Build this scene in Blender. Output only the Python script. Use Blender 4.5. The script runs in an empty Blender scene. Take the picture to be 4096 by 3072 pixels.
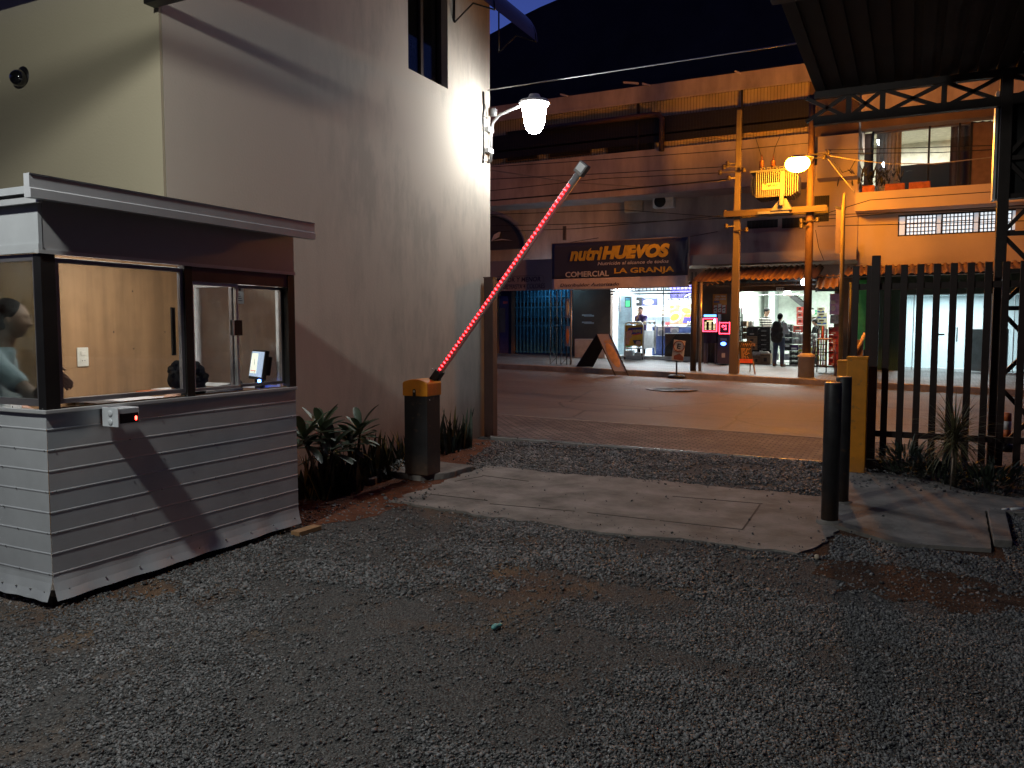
import bpy, bmesh, math, random
import numpy as np
from mathutils import Vector, Matrix
R = math.radians
sc = bpy.context.scene
COL = sc.collection
random.seed(7)
rng = np.random.default_rng(7)

# ---------------------------------------------------------------- camera, sky, exposure
F, EYE, YAW, PITCH = 3200.0, 1.6, R(26.3), math.atan(222 / 3200)
cam_d = bpy.data.cameras.new('camera')
cam = bpy.data.objects.new('camera', cam_d)
COL.objects.link(cam)
cam.location = (0, 0, EYE)
cam.rotation_euler = (math.pi / 2 - PITCH, 0, YAW)
cam_d.sensor_width = 36
cam_d.lens = 36 * F / 4096
cam_d.clip_start = 0.05
cam_d.clip_end = 500
sc.camera = cam

world = bpy.data.worlds.new('World')
sc.world = world
world.use_nodes = True
wt = world.node_tree
sky = wt.nodes.new('ShaderNodeTexSky')
sky.sky_type = 'NISHITA'
sky.sun_disc = False
sky.sun_elevation = R(-3.5)
sky.sun_rotation = R(-40)
sky.altitude = 100
sky.ozone_density = 4.0
wt.nodes['Background'].inputs['Strength'].default_value = 2.5
wt.links.new(sky.outputs['Color'], wt.nodes['Background'].inputs['Color'])
sc.view_settings.view_transform = 'Standard'
sc.view_settings.look = 'None'
sc.view_settings.exposure = 0.0
sc.view_settings.gamma = 1.0
sc.cycles.use_denoising = True
sc.cycles.denoiser = 'OPENIMAGEDENOISE'
sc.cycles.max_bounces = 7
sc.cycles.diffuse_bounces = 3
sc.cycles.glossy_bounces = 3
sc.cycles.transmission_bounces = 6
sc.cycles.transparent_max_bounces = 16
sc.cycles.sample_clamp_indirect = 4.0
sc.cycles.caustics_reflective = False
sc.cycles.caustics_refractive = False

# ---------------------------------------------------------------- measuring helpers
_r = np.array([math.cos(YAW), math.sin(YAW), 0])
_f = np.array([-math.sin(YAW) * math.cos(PITCH), math.cos(YAW) * math.cos(PITCH), -math.sin(PITCH)])
_u = np.cross(_r, _f)
_o = np.array([0, 0, EYE])
def ray(px, py): return _f + _r * (px - 2048) / F + _u * (1536 - py) / F
def onX(px, py, X):
    d = ray(px, py); return Vector(_o + d * X / d[0])
def onY(px, py, Y):
    d = ray(px, py); return Vector(_o + d * Y / d[1])
def onZ(px, py, Z=0.0):
    d = ray(px, py); return Vector(_o + d * (Z - EYE) / d[2])
def rectY(x0, y0, x1, y1, Y):          # level rectangle on a street-parallel wall: X0, X1, Z0, Z1
    m = (y0 + y1) / 2; c = (x0 + x1) / 2
    return onY(x0, m, Y).x, onY(x1, m, Y).x, onY(c, y1, Y).z, onY(c, y0, Y).z

# ---------------------------------------------------------------- materials
_mats = {}
def _nodes(name):
    m = bpy.data.materials.new(name); m.use_nodes = True
    nt = m.node_tree
    return m, nt, nt.nodes['Principled BSDF']
def pm(name, col, rough=0.6, metal=0.0, var=0.18, scale=6.0, bump=0.0, bscale=60.0, spec=0.5, coat=0.0, stretch=(1, 1, 1), detail=5.0, var2=None, island=False, dust=None):
    """painted / mineral surface: base colour broken up by noise, optional bump"""
    if name in _mats: return _mats[name]
    m, nt, b = _nodes(name)
    N, L = nt.nodes, nt.links
    tc = N.new('ShaderNodeTexCoord')
    mp = N.new('ShaderNodeMapping'); mp.inputs['Scale'].default_value = stretch
    L.new(tc.outputs['Object'], mp.inputs['Vector'])
    nz = N.new('ShaderNodeTexNoise'); nz.inputs['Scale'].default_value = scale; nz.inputs['Detail'].default_value = detail
    nz.inputs['Roughness'].default_value = 0.62
    L.new(mp.outputs['Vector'], nz.inputs['Vector'])
    rp = N.new('ShaderNodeValToRGB')
    lo = [max(0, c * (1 - var)) for c in col]; hi = [min(1, c * (1 + var)) for c in col]
    if var2: lo = var2
    rp.color_ramp.elements[0].position = 0.3; rp.color_ramp.elements[0].color = (*lo, 1)
    rp.color_ramp.elements[1].position = 0.7; rp.color_ramp.elements[1].color = (*hi, 1)
    L.new(nz.outputs['Fac'], rp.inputs['Fac'])
    out = rp.outputs['Color']
    if island:
        g = N.new('ShaderNodeNewGeometry')
        hs = N.new('ShaderNodeHueSaturation')
        mr = N.new('ShaderNodeMapRange'); mr.inputs['To Min'].default_value = 0.35; mr.inputs['To Max'].default_value = 2.1
        L.new(g.outputs['Random Per Island'], mr.inputs['Value'])
        L.new(mr.outputs['Result'], hs.inputs['Value']); L.new(out, hs.inputs['Color'])
        out = hs.outputs['Color']
    if dust:                                    # mud and dust kicked up round the foot
        sx = N.new('ShaderNodeSeparateXYZ'); L.new(tc.outputs['Object'], sx.inputs[0])
        rz = N.new('ShaderNodeMapRange'); rz.inputs['From Min'].default_value = dust; rz.inputs['From Max'].default_value = 0.0; L.new(sx.outputs['Z'], rz.inputs['Value'])
        nd = N.new('ShaderNodeTexNoise'); nd.inputs['Scale'].default_value = 14; nd.inputs['Detail'].default_value = 8; L.new(tc.outputs['Object'], nd.inputs['Vector'])
        md = N.new('ShaderNodeMath'); md.operation = 'MULTIPLY'; L.new(rz.outputs['Result'], md.inputs[0]); L.new(nd.outputs['Fac'], md.inputs[1])
        sc2 = N.new('ShaderNodeMapRange'); sc2.inputs['From Min'].default_value = .62; sc2.inputs['From Max'].default_value = .75; sc2.inputs['To Max'].default_value = .5; L.new(nd.outputs['Fac'], sc2.inputs['Value'])
        mm = N.new('ShaderNodeMath'); mm.operation = 'ADD'; mm.use_clamp = True; L.new(md.outputs[0], mm.inputs[0]); L.new(sc2.outputs['Result'], mm.inputs[1])
        dm = N.new('ShaderNodeMix'); dm.data_type = 'RGBA'; dm.inputs[7].default_value = (.17, .10, .06, 1); L.new(mm.outputs[0], dm.inputs['Factor']); L.new(out, dm.inputs[6]); out = dm.outputs[2]
    L.new(out, b.inputs['Base Color'])
    mr2 = N.new('ShaderNodeMapRange'); mr2.inputs['To Min'].default_value = max(0.02, rough - 0.08); mr2.inputs['To Max'].default_value = min(1, rough + 0.08)
    L.new(nz.outputs['Fac'], mr2.inputs['Value']); L.new(mr2.outputs['Result'], b.inputs['Roughness'])
    b.inputs['Metallic'].default_value = metal
    b.inputs['Specular IOR Level'].default_value = spec
    b.inputs['Coat Weight'].default_value = coat
    if bump:
        n2 = N.new('ShaderNodeTexNoise'); n2.inputs['Scale'].default_value = bscale; n2.inputs['Detail'].default_value = 4
        L.new(tc.outputs['Object'], n2.inputs['Vector'])
        bp = N.new('ShaderNodeBump'); bp.inputs['Strength'].default_value = bump; bp.inputs['Distance'].default_value = 0.02
        L.new(n2.outputs['Fac'], bp.inputs['Height']); L.new(bp.outputs['Normal'], b.inputs['Normal'])
    _mats[name] = m
    return m
def em(name, col, strength):
    if name in _mats: return _mats[name]
    m, nt, b = _nodes(name)
    b.inputs['Base Color'].default_value = (*[min(1, c) for c in col], 1)
    b.inputs['Emission Color'].default_value = (*col, 1)
    b.inputs['Emission Strength'].default_value = strength
    _mats[name] = m
    return m
def glass(name, tint=(0.95, 0.97, 0.97), gloss=0.07, rough=0.02, dirt=0.0):
    if name in _mats: return _mats[name]
    m, nt, b = _nodes(name)
    N, L = nt.nodes, nt.links
    tr = N.new('ShaderNodeBsdfTransparent'); tr.inputs['Color'].default_value = (*tint, 1)
    gl = N.new('ShaderNodeBsdfGlossy'); gl.inputs['Roughness'].default_value = rough
    mx = N.new('ShaderNodeMixShader')
    lw = N.new('ShaderNodeLayerWeight'); lw.inputs['Blend'].default_value = 0.25
    mr = N.new('ShaderNodeMapRange'); mr.inputs['To Min'].default_value = gloss; mr.inputs['To Max'].default_value = 0.7
    L.new(lw.outputs['Fresnel'], mr.inputs['Value']); L.new(mr.outputs['Result'], mx.inputs['Fac'])
    L.new(tr.outputs['BSDF'], mx.inputs[1]); L.new(gl.outputs['BSDF'], mx.inputs[2])
    last = mx.outputs['Shader']
    if dirt:
        df = N.new('ShaderNodeBsdfDiffuse'); df.inputs['Color'].default_value = (0.7, 0.72, 0.7, 1)
        tc = N.new('ShaderNodeTexCoord'); nz = N.new('ShaderNodeTexNoise'); nz.inputs['Scale'].default_value = 9; nz.inputs['Detail'].default_value = 8
        L.new(tc.outputs['Object'], nz.inputs['Vector'])
        m2 = N.new('ShaderNodeMapRange'); m2.inputs['From Min'].default_value = 0.45; m2.inputs['From Max'].default_value = 0.85; m2.inputs['To Max'].default_value = dirt
        L.new(nz.outputs['Fac'], m2.inputs['Value'])
        mm = N.new('ShaderNodeMixShader'); L.new(m2.outputs['Result'], mm.inputs['Fac'])
        L.new(last, mm.inputs[1]); L.new(df.outputs['BSDF'], mm.inputs[2]); last = mm.outputs['Shader']
    L.new(last, N['Material Output'].inputs['Surface'])
    _mats[name] = m
    return m

# ---------------------------------------------------------------- mesh helpers
class MB:
    def __init__(s): s.v = []; s.f = []; s.m = []; s.s = []
    def add(s, vs, fs, mi=0, sm=False):
        o = len(s.v); s.v += [tuple(v) for v in vs]
        for f in fs: s.f.append([i + o for i in f]); s.m.append(mi); s.s.append(sm)
        return s
    def box(s, x0, x1, y0, y1, z0, z1, mi=0):
        x0, x1 = min(x0, x1), max(x0, x1); y0, y1 = min(y0, y1), max(y0, y1); z0, z1 = min(z0, z1), max(z0, z1)
        vs = [(x, y, z) for z in (z0, z1) for y in (y0, y1) for x in (x0, x1)]
        return s.add(vs, [(0, 2, 3, 1), (4, 5, 7, 6), (0, 1, 5, 4), (1, 3, 7, 5), (3, 2, 6, 7), (2, 0, 4, 6)], mi)
    def obox(s, c, size, rot, mi=0):
        c = Vector(c); a, b, d = [x / 2 for x in size]
        vs = [c + rot @ Vector((x, y, z)) for z in (-d, d) for y in (-b, b) for x in (-a, a)]
        return s.add(vs, [(0, 2, 3, 1), (4, 5, 7, 6), (0, 1, 5, 4), (1, 3, 7, 5), (3, 2, 6, 7), (2, 0, 4, 6)], mi)
    def bar(s, p, q, w, h=None, mi=0, up=(0, 0, 1)):
        p, q = Vector(p), Vector(q); h = w if h is None else h
        d = (q - p).normalized(); upv = Vector(up)
        if abs(d.dot(upv)) > 0.98: upv = Vector((0, 1, 0))
        sx = d.cross(upv).normalized(); sz = sx.cross(d).normalized()
        rot = Matrix((sx, d, sz)).transposed()
        return s.obox((p + q) / 2, (w, (q - p).length, h), rot, mi)
    def tube(s, pts, r, n=8, mi=0, sm=True):
        pts = [Vector(p) for p in pts]; k = len(pts)
        rs = list(r) if isinstance(r, (list, tuple)) else [r] * k
        vs = []; prev = None
        for i, p in enumerate(pts):
            d = (pts[min(i + 1, k - 1)] - pts[max(i - 1, 0)]).normalized()
            if prev is None:
                a = Vector((0, 0, 1)) if abs(d.z) < 0.9 else Vector((1, 0, 0))
                x = d.cross(a).normalized()
            else:
                x = (prev - d * prev.dot(d)).normalized()
            prev = x; y = d.cross(x)
            for j in range(n):
                t = 2 * math.pi * j / n
                vs.append(p + (x * math.cos(t) + y * math.sin(t)) * rs[i])
        fs = [(i * n + j, i * n + (j + 1) % n, (i + 1) * n + (j + 1) % n, (i + 1) * n + j) for i in range(k - 1) for j in range(n)]
        s.add(vs, fs, mi, sm)
        o = len(s.v) - len(vs)
        s.f.append([o + j for j in range(n)][::-1]); s.m.append(mi); s.s.append(False)
        s.f.append([o + (k - 1) * n + j for j in range(n)]); s.m.append(mi); s.s.append(False)
        return s
    def lathe(s, prof, c=(0, 0, 0), n=20, mi=0, sm=True, rot=None):
        c = Vector(c); vs = []
        for r_, z in prof:
            for j in range(n):
                t = 2 * math.pi * j / n
                v = Vector((r_ * math.cos(t), r_ * math.sin(t), z))
                vs.append(c + (rot @ v if rot else v))
        k = len(prof)
        fs = [(i * n + j, i * n + (j + 1) % n, (i + 1) * n + (j + 1) % n, (i + 1) * n + j) for i in range(k - 1) for j in range(n)]
        fs.append(tuple(range(n))[::-1]); fs.append(tuple((k - 1) * n + j for j in range(n)))
        return s.add(vs, fs, mi, sm)
    def prism(s, poly, off, mi=0):
        off = Vector(off); a = [Vector(p) for p in poly]; k = len(a)
        vs = a + [p + off for p in a]
        fs = [tuple(range(k))[::-1], tuple(range(k, 2 * k))] + [(i, (i + 1) % k, k + (i + 1) % k, k + i) for i in range(k)]
        return s.add(vs, fs, mi)
    def ell(s, c, rad, n=16, m=10, mi=0, rot=None):
        prof = []
        c = Vector(c); vs = []
        for i in range(m + 1):
            ph = math.pi * i / m
            for j in range(n):
                t = 2 * math.pi * j / n
                v = Vector((rad[0] * math.sin(ph) * math.cos(t), rad[1] * math.sin(ph) * math.sin(t), -rad[2] * math.cos(ph)))
                vs.append(c + (rot @ v if rot else v))
        fs = [(i * n + j, i * n + (j + 1) % n, (i + 1) * n + (j + 1) % n, (i + 1) * n + j) for i in range(m) for j in range(n)]
        return s.add(vs, fs, mi, True)
    def cap(s, p, r0, q, r1, n=12):                  # closed tapered capsule
        p, q = Vector(p), Vector(q); d = (q - p).normalized()
        pts = []; rs = []
        for t in (-0.98, -0.8, -0.5, 0.0): pts.append(p + d * r0 * t); rs.append(r0 * math.sqrt(1 - t * t))
        for t in (0.0, 0.5, 0.8, 0.98): pts.append(q + d * r1 * t); rs.append(r1 * math.sqrt(1 - t * t))
        return s.tube(pts, rs, n)
    def grid(s, P, mi=0, sm=True):                   # P: rows of points
        a = len(P); b = len(P[0])
        return s.add([p for row in P for p in row], [(i * b + j, i * b + j + 1, (i + 1) * b + j + 1, (i + 1) * b + j) for i in range(a - 1) for j in range(b - 1)], mi, sm)
    def build(s, name, mats, parent=None, bev=0.0, seg=2, auto=None):
        me = bpy.data.meshes.new(name)
        me.from_pydata(s.v, [], s.f)
        if not isinstance(mats, (list, tuple)): mats = [mats]
        for m in mats: me.materials.append(m)
        me.polygons.foreach_set('material_index', s.m)
        me.polygons.foreach_set('use_smooth', s.s)
        me.update()
        o = bpy.data.objects.new(name, me); COL.objects.link(o)
        if parent is not None: adopt(o, parent)
        if bev:
            md = o.modifiers.new('bevel', 'BEVEL'); md.width = bev; md.segments = seg; md.limit_method = 'ANGLE'; md.angle_limit = R(40)
        return o
def wloc(o):
    t = Vector(o.location)
    if o.parent: t = t + wloc(o.parent) + o.matrix_parent_inverse.translation
    return t
def adopt(o, parent):
    o.parent = parent
    o.matrix_parent_inverse = Matrix.Translation(-wloc(parent))
def tag(o, label, cat, group=None, kind=None):
    if label: o['label'] = label
    if cat: o['category'] = cat
    if group: o['group'] = group
    if kind: o['kind'] = kind
    return o
def thing(name, label, cat, loc=(0, 0, 0), group=None):
    o = bpy.data.objects.new(name, None); COL.objects.link(o)
    o.location = loc; o.empty_display_size = 0.1
    return tag(o, label, cat, group)
def structure(o): o['kind'] = 'structure'; return o
def stuff(o): o['kind'] = 'stuff'; return o
def dup(root, loc, label=None):
    c = root.copy(); COL.objects.link(c); c.location = loc
    if label: c['label'] = label
    for ch in list(root.children):
        d = ch.copy(); COL.objects.link(d); d.parent = c
        for g in list(ch.children):
            e = g.copy(); COL.objects.link(e); e.parent = d
    return c
def baked(o):
    bpy.context.view_layer.update()
    dg = bpy.context.evaluated_depsgraph_get()
    return bpy.data.meshes.new_from_object(o.evaluated_get(dg))
def text(name, s, mat, parent, o, ux, uy, w, h=None, bold=0.0, shear=0.0, lift=0.004, space=1.0):
    """raised lettering: lower left corner o, reading direction ux, up uy, fitted to w x h metres"""
    cu = bpy.data.curves.new(name, 'FONT'); cu.body = s; cu.size = 1; cu.offset = bold; cu.shear = shear; cu.space_character = space; cu.resolution_u = 3
    cu.extrude = 0.0
    t = bpy.data.objects.new(name, cu); COL.objects.link(t)
    me = baked(t); bpy.data.objects.remove(t); 
    n = len(me.vertices); co = np.empty(n * 3); me.vertices.foreach_get('co', co); co = co.reshape(-1, 3)
    lo, hi = co.min(0), co.max(0)
    k = w / (hi[0] - lo[0]); ky = k if h is None else h / (hi[1] - lo[1])
    ux, uy = Vector(ux).normalized(), Vector(uy).normalized(); nz = ux.cross(uy)
    P = np.array(o)[None, :] + np.outer((co[:, 0] - lo[0]) * k, ux) + np.outer((co[:, 1] - lo[1]) * ky, uy) + np.array(nz * lift)[None, :]
    me.vertices.foreach_set('co', P.ravel()); me.update()
    me.materials.clear(); me.materials.append(mat)
    ob = bpy.data.objects.new(name, me); COL.objects.link(ob)
    if parent is not None: adopt(ob, parent)
    return ob
UX, UZ = Vector((1, 0, 0)), Vector((0, 0, 1))
def blob(name, mb, voxel, mats, parent=None, smooth=4, matfn=None):
    """one continuous surface grown round the lumps in mb"""
    o = mb.build(name, mats)
    md = o.modifiers.new('r', 'REMESH'); md.mode = 'VOXEL'; md.voxel_size = voxel; md.use_smooth_shade = True
    if smooth:
        m2 = o.modifiers.new('s', 'SMOOTH'); m2.factor = 0.5; m2.iterations = smooth
    me = baked(o); old = o.data; o.modifiers.clear(); o.data = me; bpy.data.meshes.remove(old)
    me.materials.clear()
    for m in (mats if isinstance(mats, (list, tuple)) else [mats]): me.materials.append(m)
    for p in me.polygons:
        p.use_smooth = True
        p.material_index = matfn(p.center) if matfn else 0
    if parent is not None: adopt(o, parent)
    return o
def vnoise(x, y, seed=0, oct=4):
    """smooth value noise for numpy arrays, about 0..1"""
    out = np.zeros_like(x, dtype=float); a = 1.0; tot = 0
    g = np.random.default_rng(seed)
    T = g.random((64, 64))
    for k in range(oct):
        fx, fy = x * 2 ** k + 17.3 * k, y * 2 ** k + 9.1 * k
        ix, iy = np.floor(fx).astype(int), np.floor(fy).astype(int)
        u, v = fx - ix, fy - iy; u = u * u * (3 - 2 * u); v = v * v * (3 - 2 * v)
        t = lambda i, j: T[(ix + i) % 64, (iy + j) % 64]
        out += a * ((t(0, 0) * (1 - u) + t(1, 0) * u) * (1 - v) + (t(0, 1) * (1 - u) + t(1, 1) * u) * v)
        tot += a; a *= 0.5
    return out / tot
def leaf(mb, base, d, length, width, droop=0.3, n=6, fold=0.25, mi=0, shape=None):
    base = Vector(base); d = Vector(d).normalized()
    side = d.cross(Vector((0, 0, 1)))
    side = side.normalized() if side.length > 0.05 else Vector((math.cos(random.random() * 6), math.sin(random.random() * 6), 0))
    rows = []
    p = base.copy(); dd = d.copy()
    for i in range(n + 1):
        t = i / n
        w = width * (shape(t) if shape else math.sin(math.pi * (0.08 + 0.92 * t) ** 0.8) + 0.02)
        up = side.cross(dd).normalized()
        rows.append([p - side * w / 2 + up * fold * w / 2, p, p + side * w / 2 + up * fold * w / 2])
        p = p + dd * length / n
        dd = (dd + Vector((0, 0, -droop / n * (0.5 + t)))).normalized()
    mb.grid(rows, mi)

# ================================================================ GROUND
def gz(X, Y):
    X = max(-25.0, min(12.0, X))
    ks = [(9.6, 0.0, 0.0, 0.0), (10.2, -0.03, 0.012, 3.0), (12.6, 0.02, 0.018, 3.8), (22.5, 0.147, 0.025, 4.0), (60, 0.147, 0.025, 4.0)]
    if Y <= ks[0][0]: return 0.0
    for a, b in zip(ks, ks[1:]):
        if Y <= b[0]:
            t = (Y - a[0]) / (b[0] - a[0])
            va = a[1] - a[2] * (X + a[3]); vb = b[1] - b[2] * (X + b[3])
            return va + (vb - va) * t
    return ks[-1][1] - ks[-1][2] * (X + 4)
XS = [-60, -40] + list(range(-26, 15)) + [25, 40]
def sheet(name, ys, lift, mat, x0=None, x1=None, extra=None):
    xs = [x for x in XS if (x0 is None or x > x0) and (x1 is None or x < x1)]
    if x0 is not None: xs = [x0] + xs
    if x1 is not None: xs = xs + [x1]
    mb = MB(); mb.grid([[(x, y, gz(x, y) + lift + (extra(y) if extra else 0)) for x in xs] for y in ys], 0, False)
    o = mb.build(name, mat); return structure(o)

def ground_mat():
    m, nt, b = _nodes('yard_ground'); N, L = nt.nodes, nt.links
    tc = N.new('ShaderNodeTexCoord')
    def noise(sc_, det=6, rough=.6):
        n = N.new('ShaderNodeTexNoise'); n.inputs['Scale'].default_value = sc_; n.inputs['Detail'].default_value = det; n.inputs['Roughness'].default_value = rough
        L.new(tc.outputs['Object'], n.inputs['Vector']); return n
    vo = N.new('ShaderNodeTexVoronoi'); vo.inputs['Scale'].default_value = 85; L.new(tc.outputs['Object'], vo.inputs['Vector'])
    r1 = N.new('ShaderNodeValToRGB')
    r1.color_ramp.elements[0].color = (.035, .035, .036, 1); r1.color_ramp.elements[1].color = (.14, .138, .136, 1)
    L.new(vo.outputs['Color'], r1.inputs['Fac'])
    n1 = noise(0.55, 7, .65)
    r2 = N.new('ShaderNodeValToRGB')
    for e, (p, c) in zip(r2.color_ramp.elements, [(.50, (0, 0, 0, 1)), (.62, (1, 1, 1, 1))]): e.position = p; e.color = c
    L.new(n1.outputs['Fac'], r2.inputs['Fac'])
    n2 = noise(2.2, 6)
    r3 = N.new('ShaderNodeValToRGB')
    r3.color_ramp.elements[0].position = .35; r3.color_ramp.elements[0].color = (.10, .05, .03, 1)
    r3.color_ramp.elements[1].position = .65; r3.color_ramp.elements[1].color = (.17, .115, .075, 1)
    L.new(n2.outputs['Fac'], r3.inputs['Fac'])
    mx = N.new('ShaderNodeMix'); mx.data_type = 'RGBA'
    L.new(r2.outputs['Color'], mx.inputs['Factor']); L.new(r1.outputs['Color'], mx.inputs[6]); L.new(r3.outputs['Color'], mx.inputs[7])
    L.new(mx.outputs[2], b.inputs['Base Color'])
    b.inputs['Roughness'].default_value = .92; b.inputs['Specular IOR Level'].default_value = .25
    bp = N.new('ShaderNodeBump'); bp.inputs['Strength'].default_value = .8; bp.inputs['Distance'].default_value = .02
    L.new(vo.outputs['Distance'], bp.inputs['Height']); bp.invert = True
    n4 = noise(90, 3); bp2 = N.new('ShaderNodeBump'); bp2.inputs['Strength'].default_value = .5; bp2.inputs['Distance'].default_value = .01
    L.new(n4.outputs['Fac'], bp2.inputs['Height']); L.new(bp.outputs['Normal'], bp2.inputs['Normal']); L.new(bp2.outputs['Normal'], b.inputs['Normal'])
    return m
ys_all = [-40, -20, -6, 0, 3, 6, 8, 9.6, 10.2, 11, 11.8, 12.6, 14, 15.5, 17, 18.5, 20, 21.5, 22.5, 24, 26, 30, 45, 70, 120]
sheet('ground', ys_all, 0.0, ground_mat())

soil_m = pm('red_soil', (.13, .052, .03), .95, var=.45, scale=5, bump=.9, bscale=70, spec=.15)
def outline(pts, jit, seg, z, seed=3):
    rr = random.Random(seed); out = []
    for i, p in enumerate(pts):
        a, b = Vector((*p, z)), Vector((*pts[(i + 1) % len(pts)], z)); n = max(1, int((b - a).length / seg))
        for k in range(n):
            q = a.lerp(b, k / n); nn = Vector((-(b - a).y, (b - a).x, 0)).normalized()
            out.append(q + nn * rr.uniform(-jit, jit))
    return out
def flat_poly(mb, poly, mi=0):
    mb.add(poly, [tuple(range(len(poly)))], mi)
mb = MB(); poly = outline([(-5.9, 4.6), (-5.0, 5.0), (-4.25, 5.05), (-4.0, 5.7), (-4.15, 6.4), (-4.1, 7.3), (-4.45, 8.0), (-4.7, 9.0), (-5.1, 10.0), (-5.9, 10.15)], .07, .12, .004, 5)
flat_poly(mb, poly); structure(mb.build('soil_bed', soil_m))
mb = MB(); poly = outline([(-.35, 5.2), (.9, 5.1), (1.5, 6.0), (.6, 6.7), (-.45, 6.9), (-.7, 6.2)], .12, .15, .003, 8)
flat_poly(mb, poly); structure(mb.build('soil_patch', pm('dark_soil', (.07, .04, .028), .95, var=.5, scale=6, bump=1, bscale=55, spec=.1)))

conc_m = pm('driveway_concrete', (.195, .183, .17), .85, var=.48, scale=2.6, bump=.45, bscale=26, spec=.25, detail=9)
joint_m = pm('dark_joint', (.05, .045, .04), .9)
mb = MB(); mb.prism(outline([(-4.22, 6.02), (-3.75, 5.98), (-3.1, 5.9), (-2.2, 5.83), (-1.4, 5.9), (-.63, 5.86), (-.45, 6.6), (-.42, 7.55), (-.66, 8.0), (-1.5, 8.02), (-2.6, 8.1), (-3.4, 8.0), (-4.33, 8.1)], .035, .09, -.05, 11), (0, 0, .068))
for (a, b) in [((1820, 1925), (1930, 1905)), ((1930, 1902), (2115, 1925)), ((1705, 1975), (1950, 2002)), ((1960, 2015), (2300, 2045)), ((2350, 2050), (2620, 2080)), ((2640, 2082), (2970, 2118)), ((2970, 2118), (3040, 2018)), ((2690, 1985), (3050, 2015))]:
    p, q = onZ(*a, .019), onZ(*b, .019); mb.bar(p, q, .012, .004, 1)
structure(mb.build('concrete_driveway', [conc_m, joint_m]))
mb = MB(); mb.prism(outline([(-.5, 6.82), (-.02, 6.42), (.58, 6.55), (.64, 7.9), (1.1, 8.0), (3, 8.0), (3, 8.62), (1.0, 8.63), (.55, 8.8), (.25, 9.3), (-.1, 9.42), (-.62, 9.5), (-.62, 8.5)], .005, .12, -.05, 12), (0, 0, .083))
structure(mb.build('concrete_walkway', conc_m))
mb = MB(); mb.prism([(.61, 6.75, -.02), (.73, 6.77, -.02), (.79, 7.92, -.02), (.655, 7.9, -.02)], (0, 0, .075))
tag(mb.build('kerb_plank', conc_m, bev=.006), 'narrow concrete plank lying along the end of the right walkway', 'plank')

# apron, road, far pavement
def brick_mat(name, c1, c2, cm, sc_, rough=.75):
    m, nt, b = _nodes(name); N, L = nt.nodes, nt.links
    tc = N.new('ShaderNodeTexCoord'); bk = N.new('ShaderNodeTexBrick')
    bk.inputs['Color1'].default_value = (*c1, 1); bk.inputs['Color2'].default_value = (*c2, 1); bk.inputs['Mortar'].default_value = (*cm, 1)
    bk.inputs['Scale'].default_value = sc_; bk.inputs['Mortar Size'].default_value = .05; bk.inputs['Brick Width'].default_value = .62; bk.inputs['Row Height'].default_value = .36
    L.new(tc.outputs['Object'], bk.inputs['Vector'])
    nz = N.new('ShaderNodeTexNoise'); nz.inputs['Scale'].default_value = 1.3; nz.inputs['Detail'].default_value = 8; L.new(tc.outputs['Object'], nz.inputs['Vector'])
    mx = N.new('ShaderNodeMix'); mx.data_type = 'RGBA'; mx.blend_type = 'MULTIPLY'; mx.inputs['Factor'].default_value = .8
    r = N.new('ShaderNodeValToRGB'); r.color_ramp.elements[0].position = .3; r.color_ramp.elements[0].color = (.35, .33, .31, 1); r.color_ramp.elements[1].position = .7
    L.new(nz.outputs['Fac'], r.inputs['Fac']); L.new(bk.outputs['Color'], mx.inputs[6]); L.new(r.outputs['Color'], mx.inputs[7])
    L.new(mx.outputs[2], b.inputs['Base Color']); b.inputs['Roughness'].default_value = rough
    bp = N.new('ShaderNodeBump'); bp.inputs['Strength'].default_value = .9; bp.inputs['Distance'].default_value = .03; bp.invert = True
    n2 = N.new('ShaderNodeTexNoise'); n2.inputs['Scale'].default_value = 40; L.new(tc.outputs['Object'], n2.inputs['Vector'])
    ad = N.new('ShaderNodeMath'); ad.operation = 'MULTIPLY_ADD'; ad.inputs[1].default_value = -.5; L.new(n2.outputs['Fac'], ad.inputs[0]); L.new(bk.outputs['Fac'], ad.inputs[2])
    L.new(ad.outputs[0], bp.inputs['Height']); L.new(bp.outputs['Normal'], b.inputs['Normal'])
    return m
apron_m = brick_mat('cobble_apron', (.24, .195, .17), (.13, .105, .095), (.03, .025, .022), 4.2)
apron = sheet('pavement', [10.2, 11, 11.8, 12.56], .008, apron_m)
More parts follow.
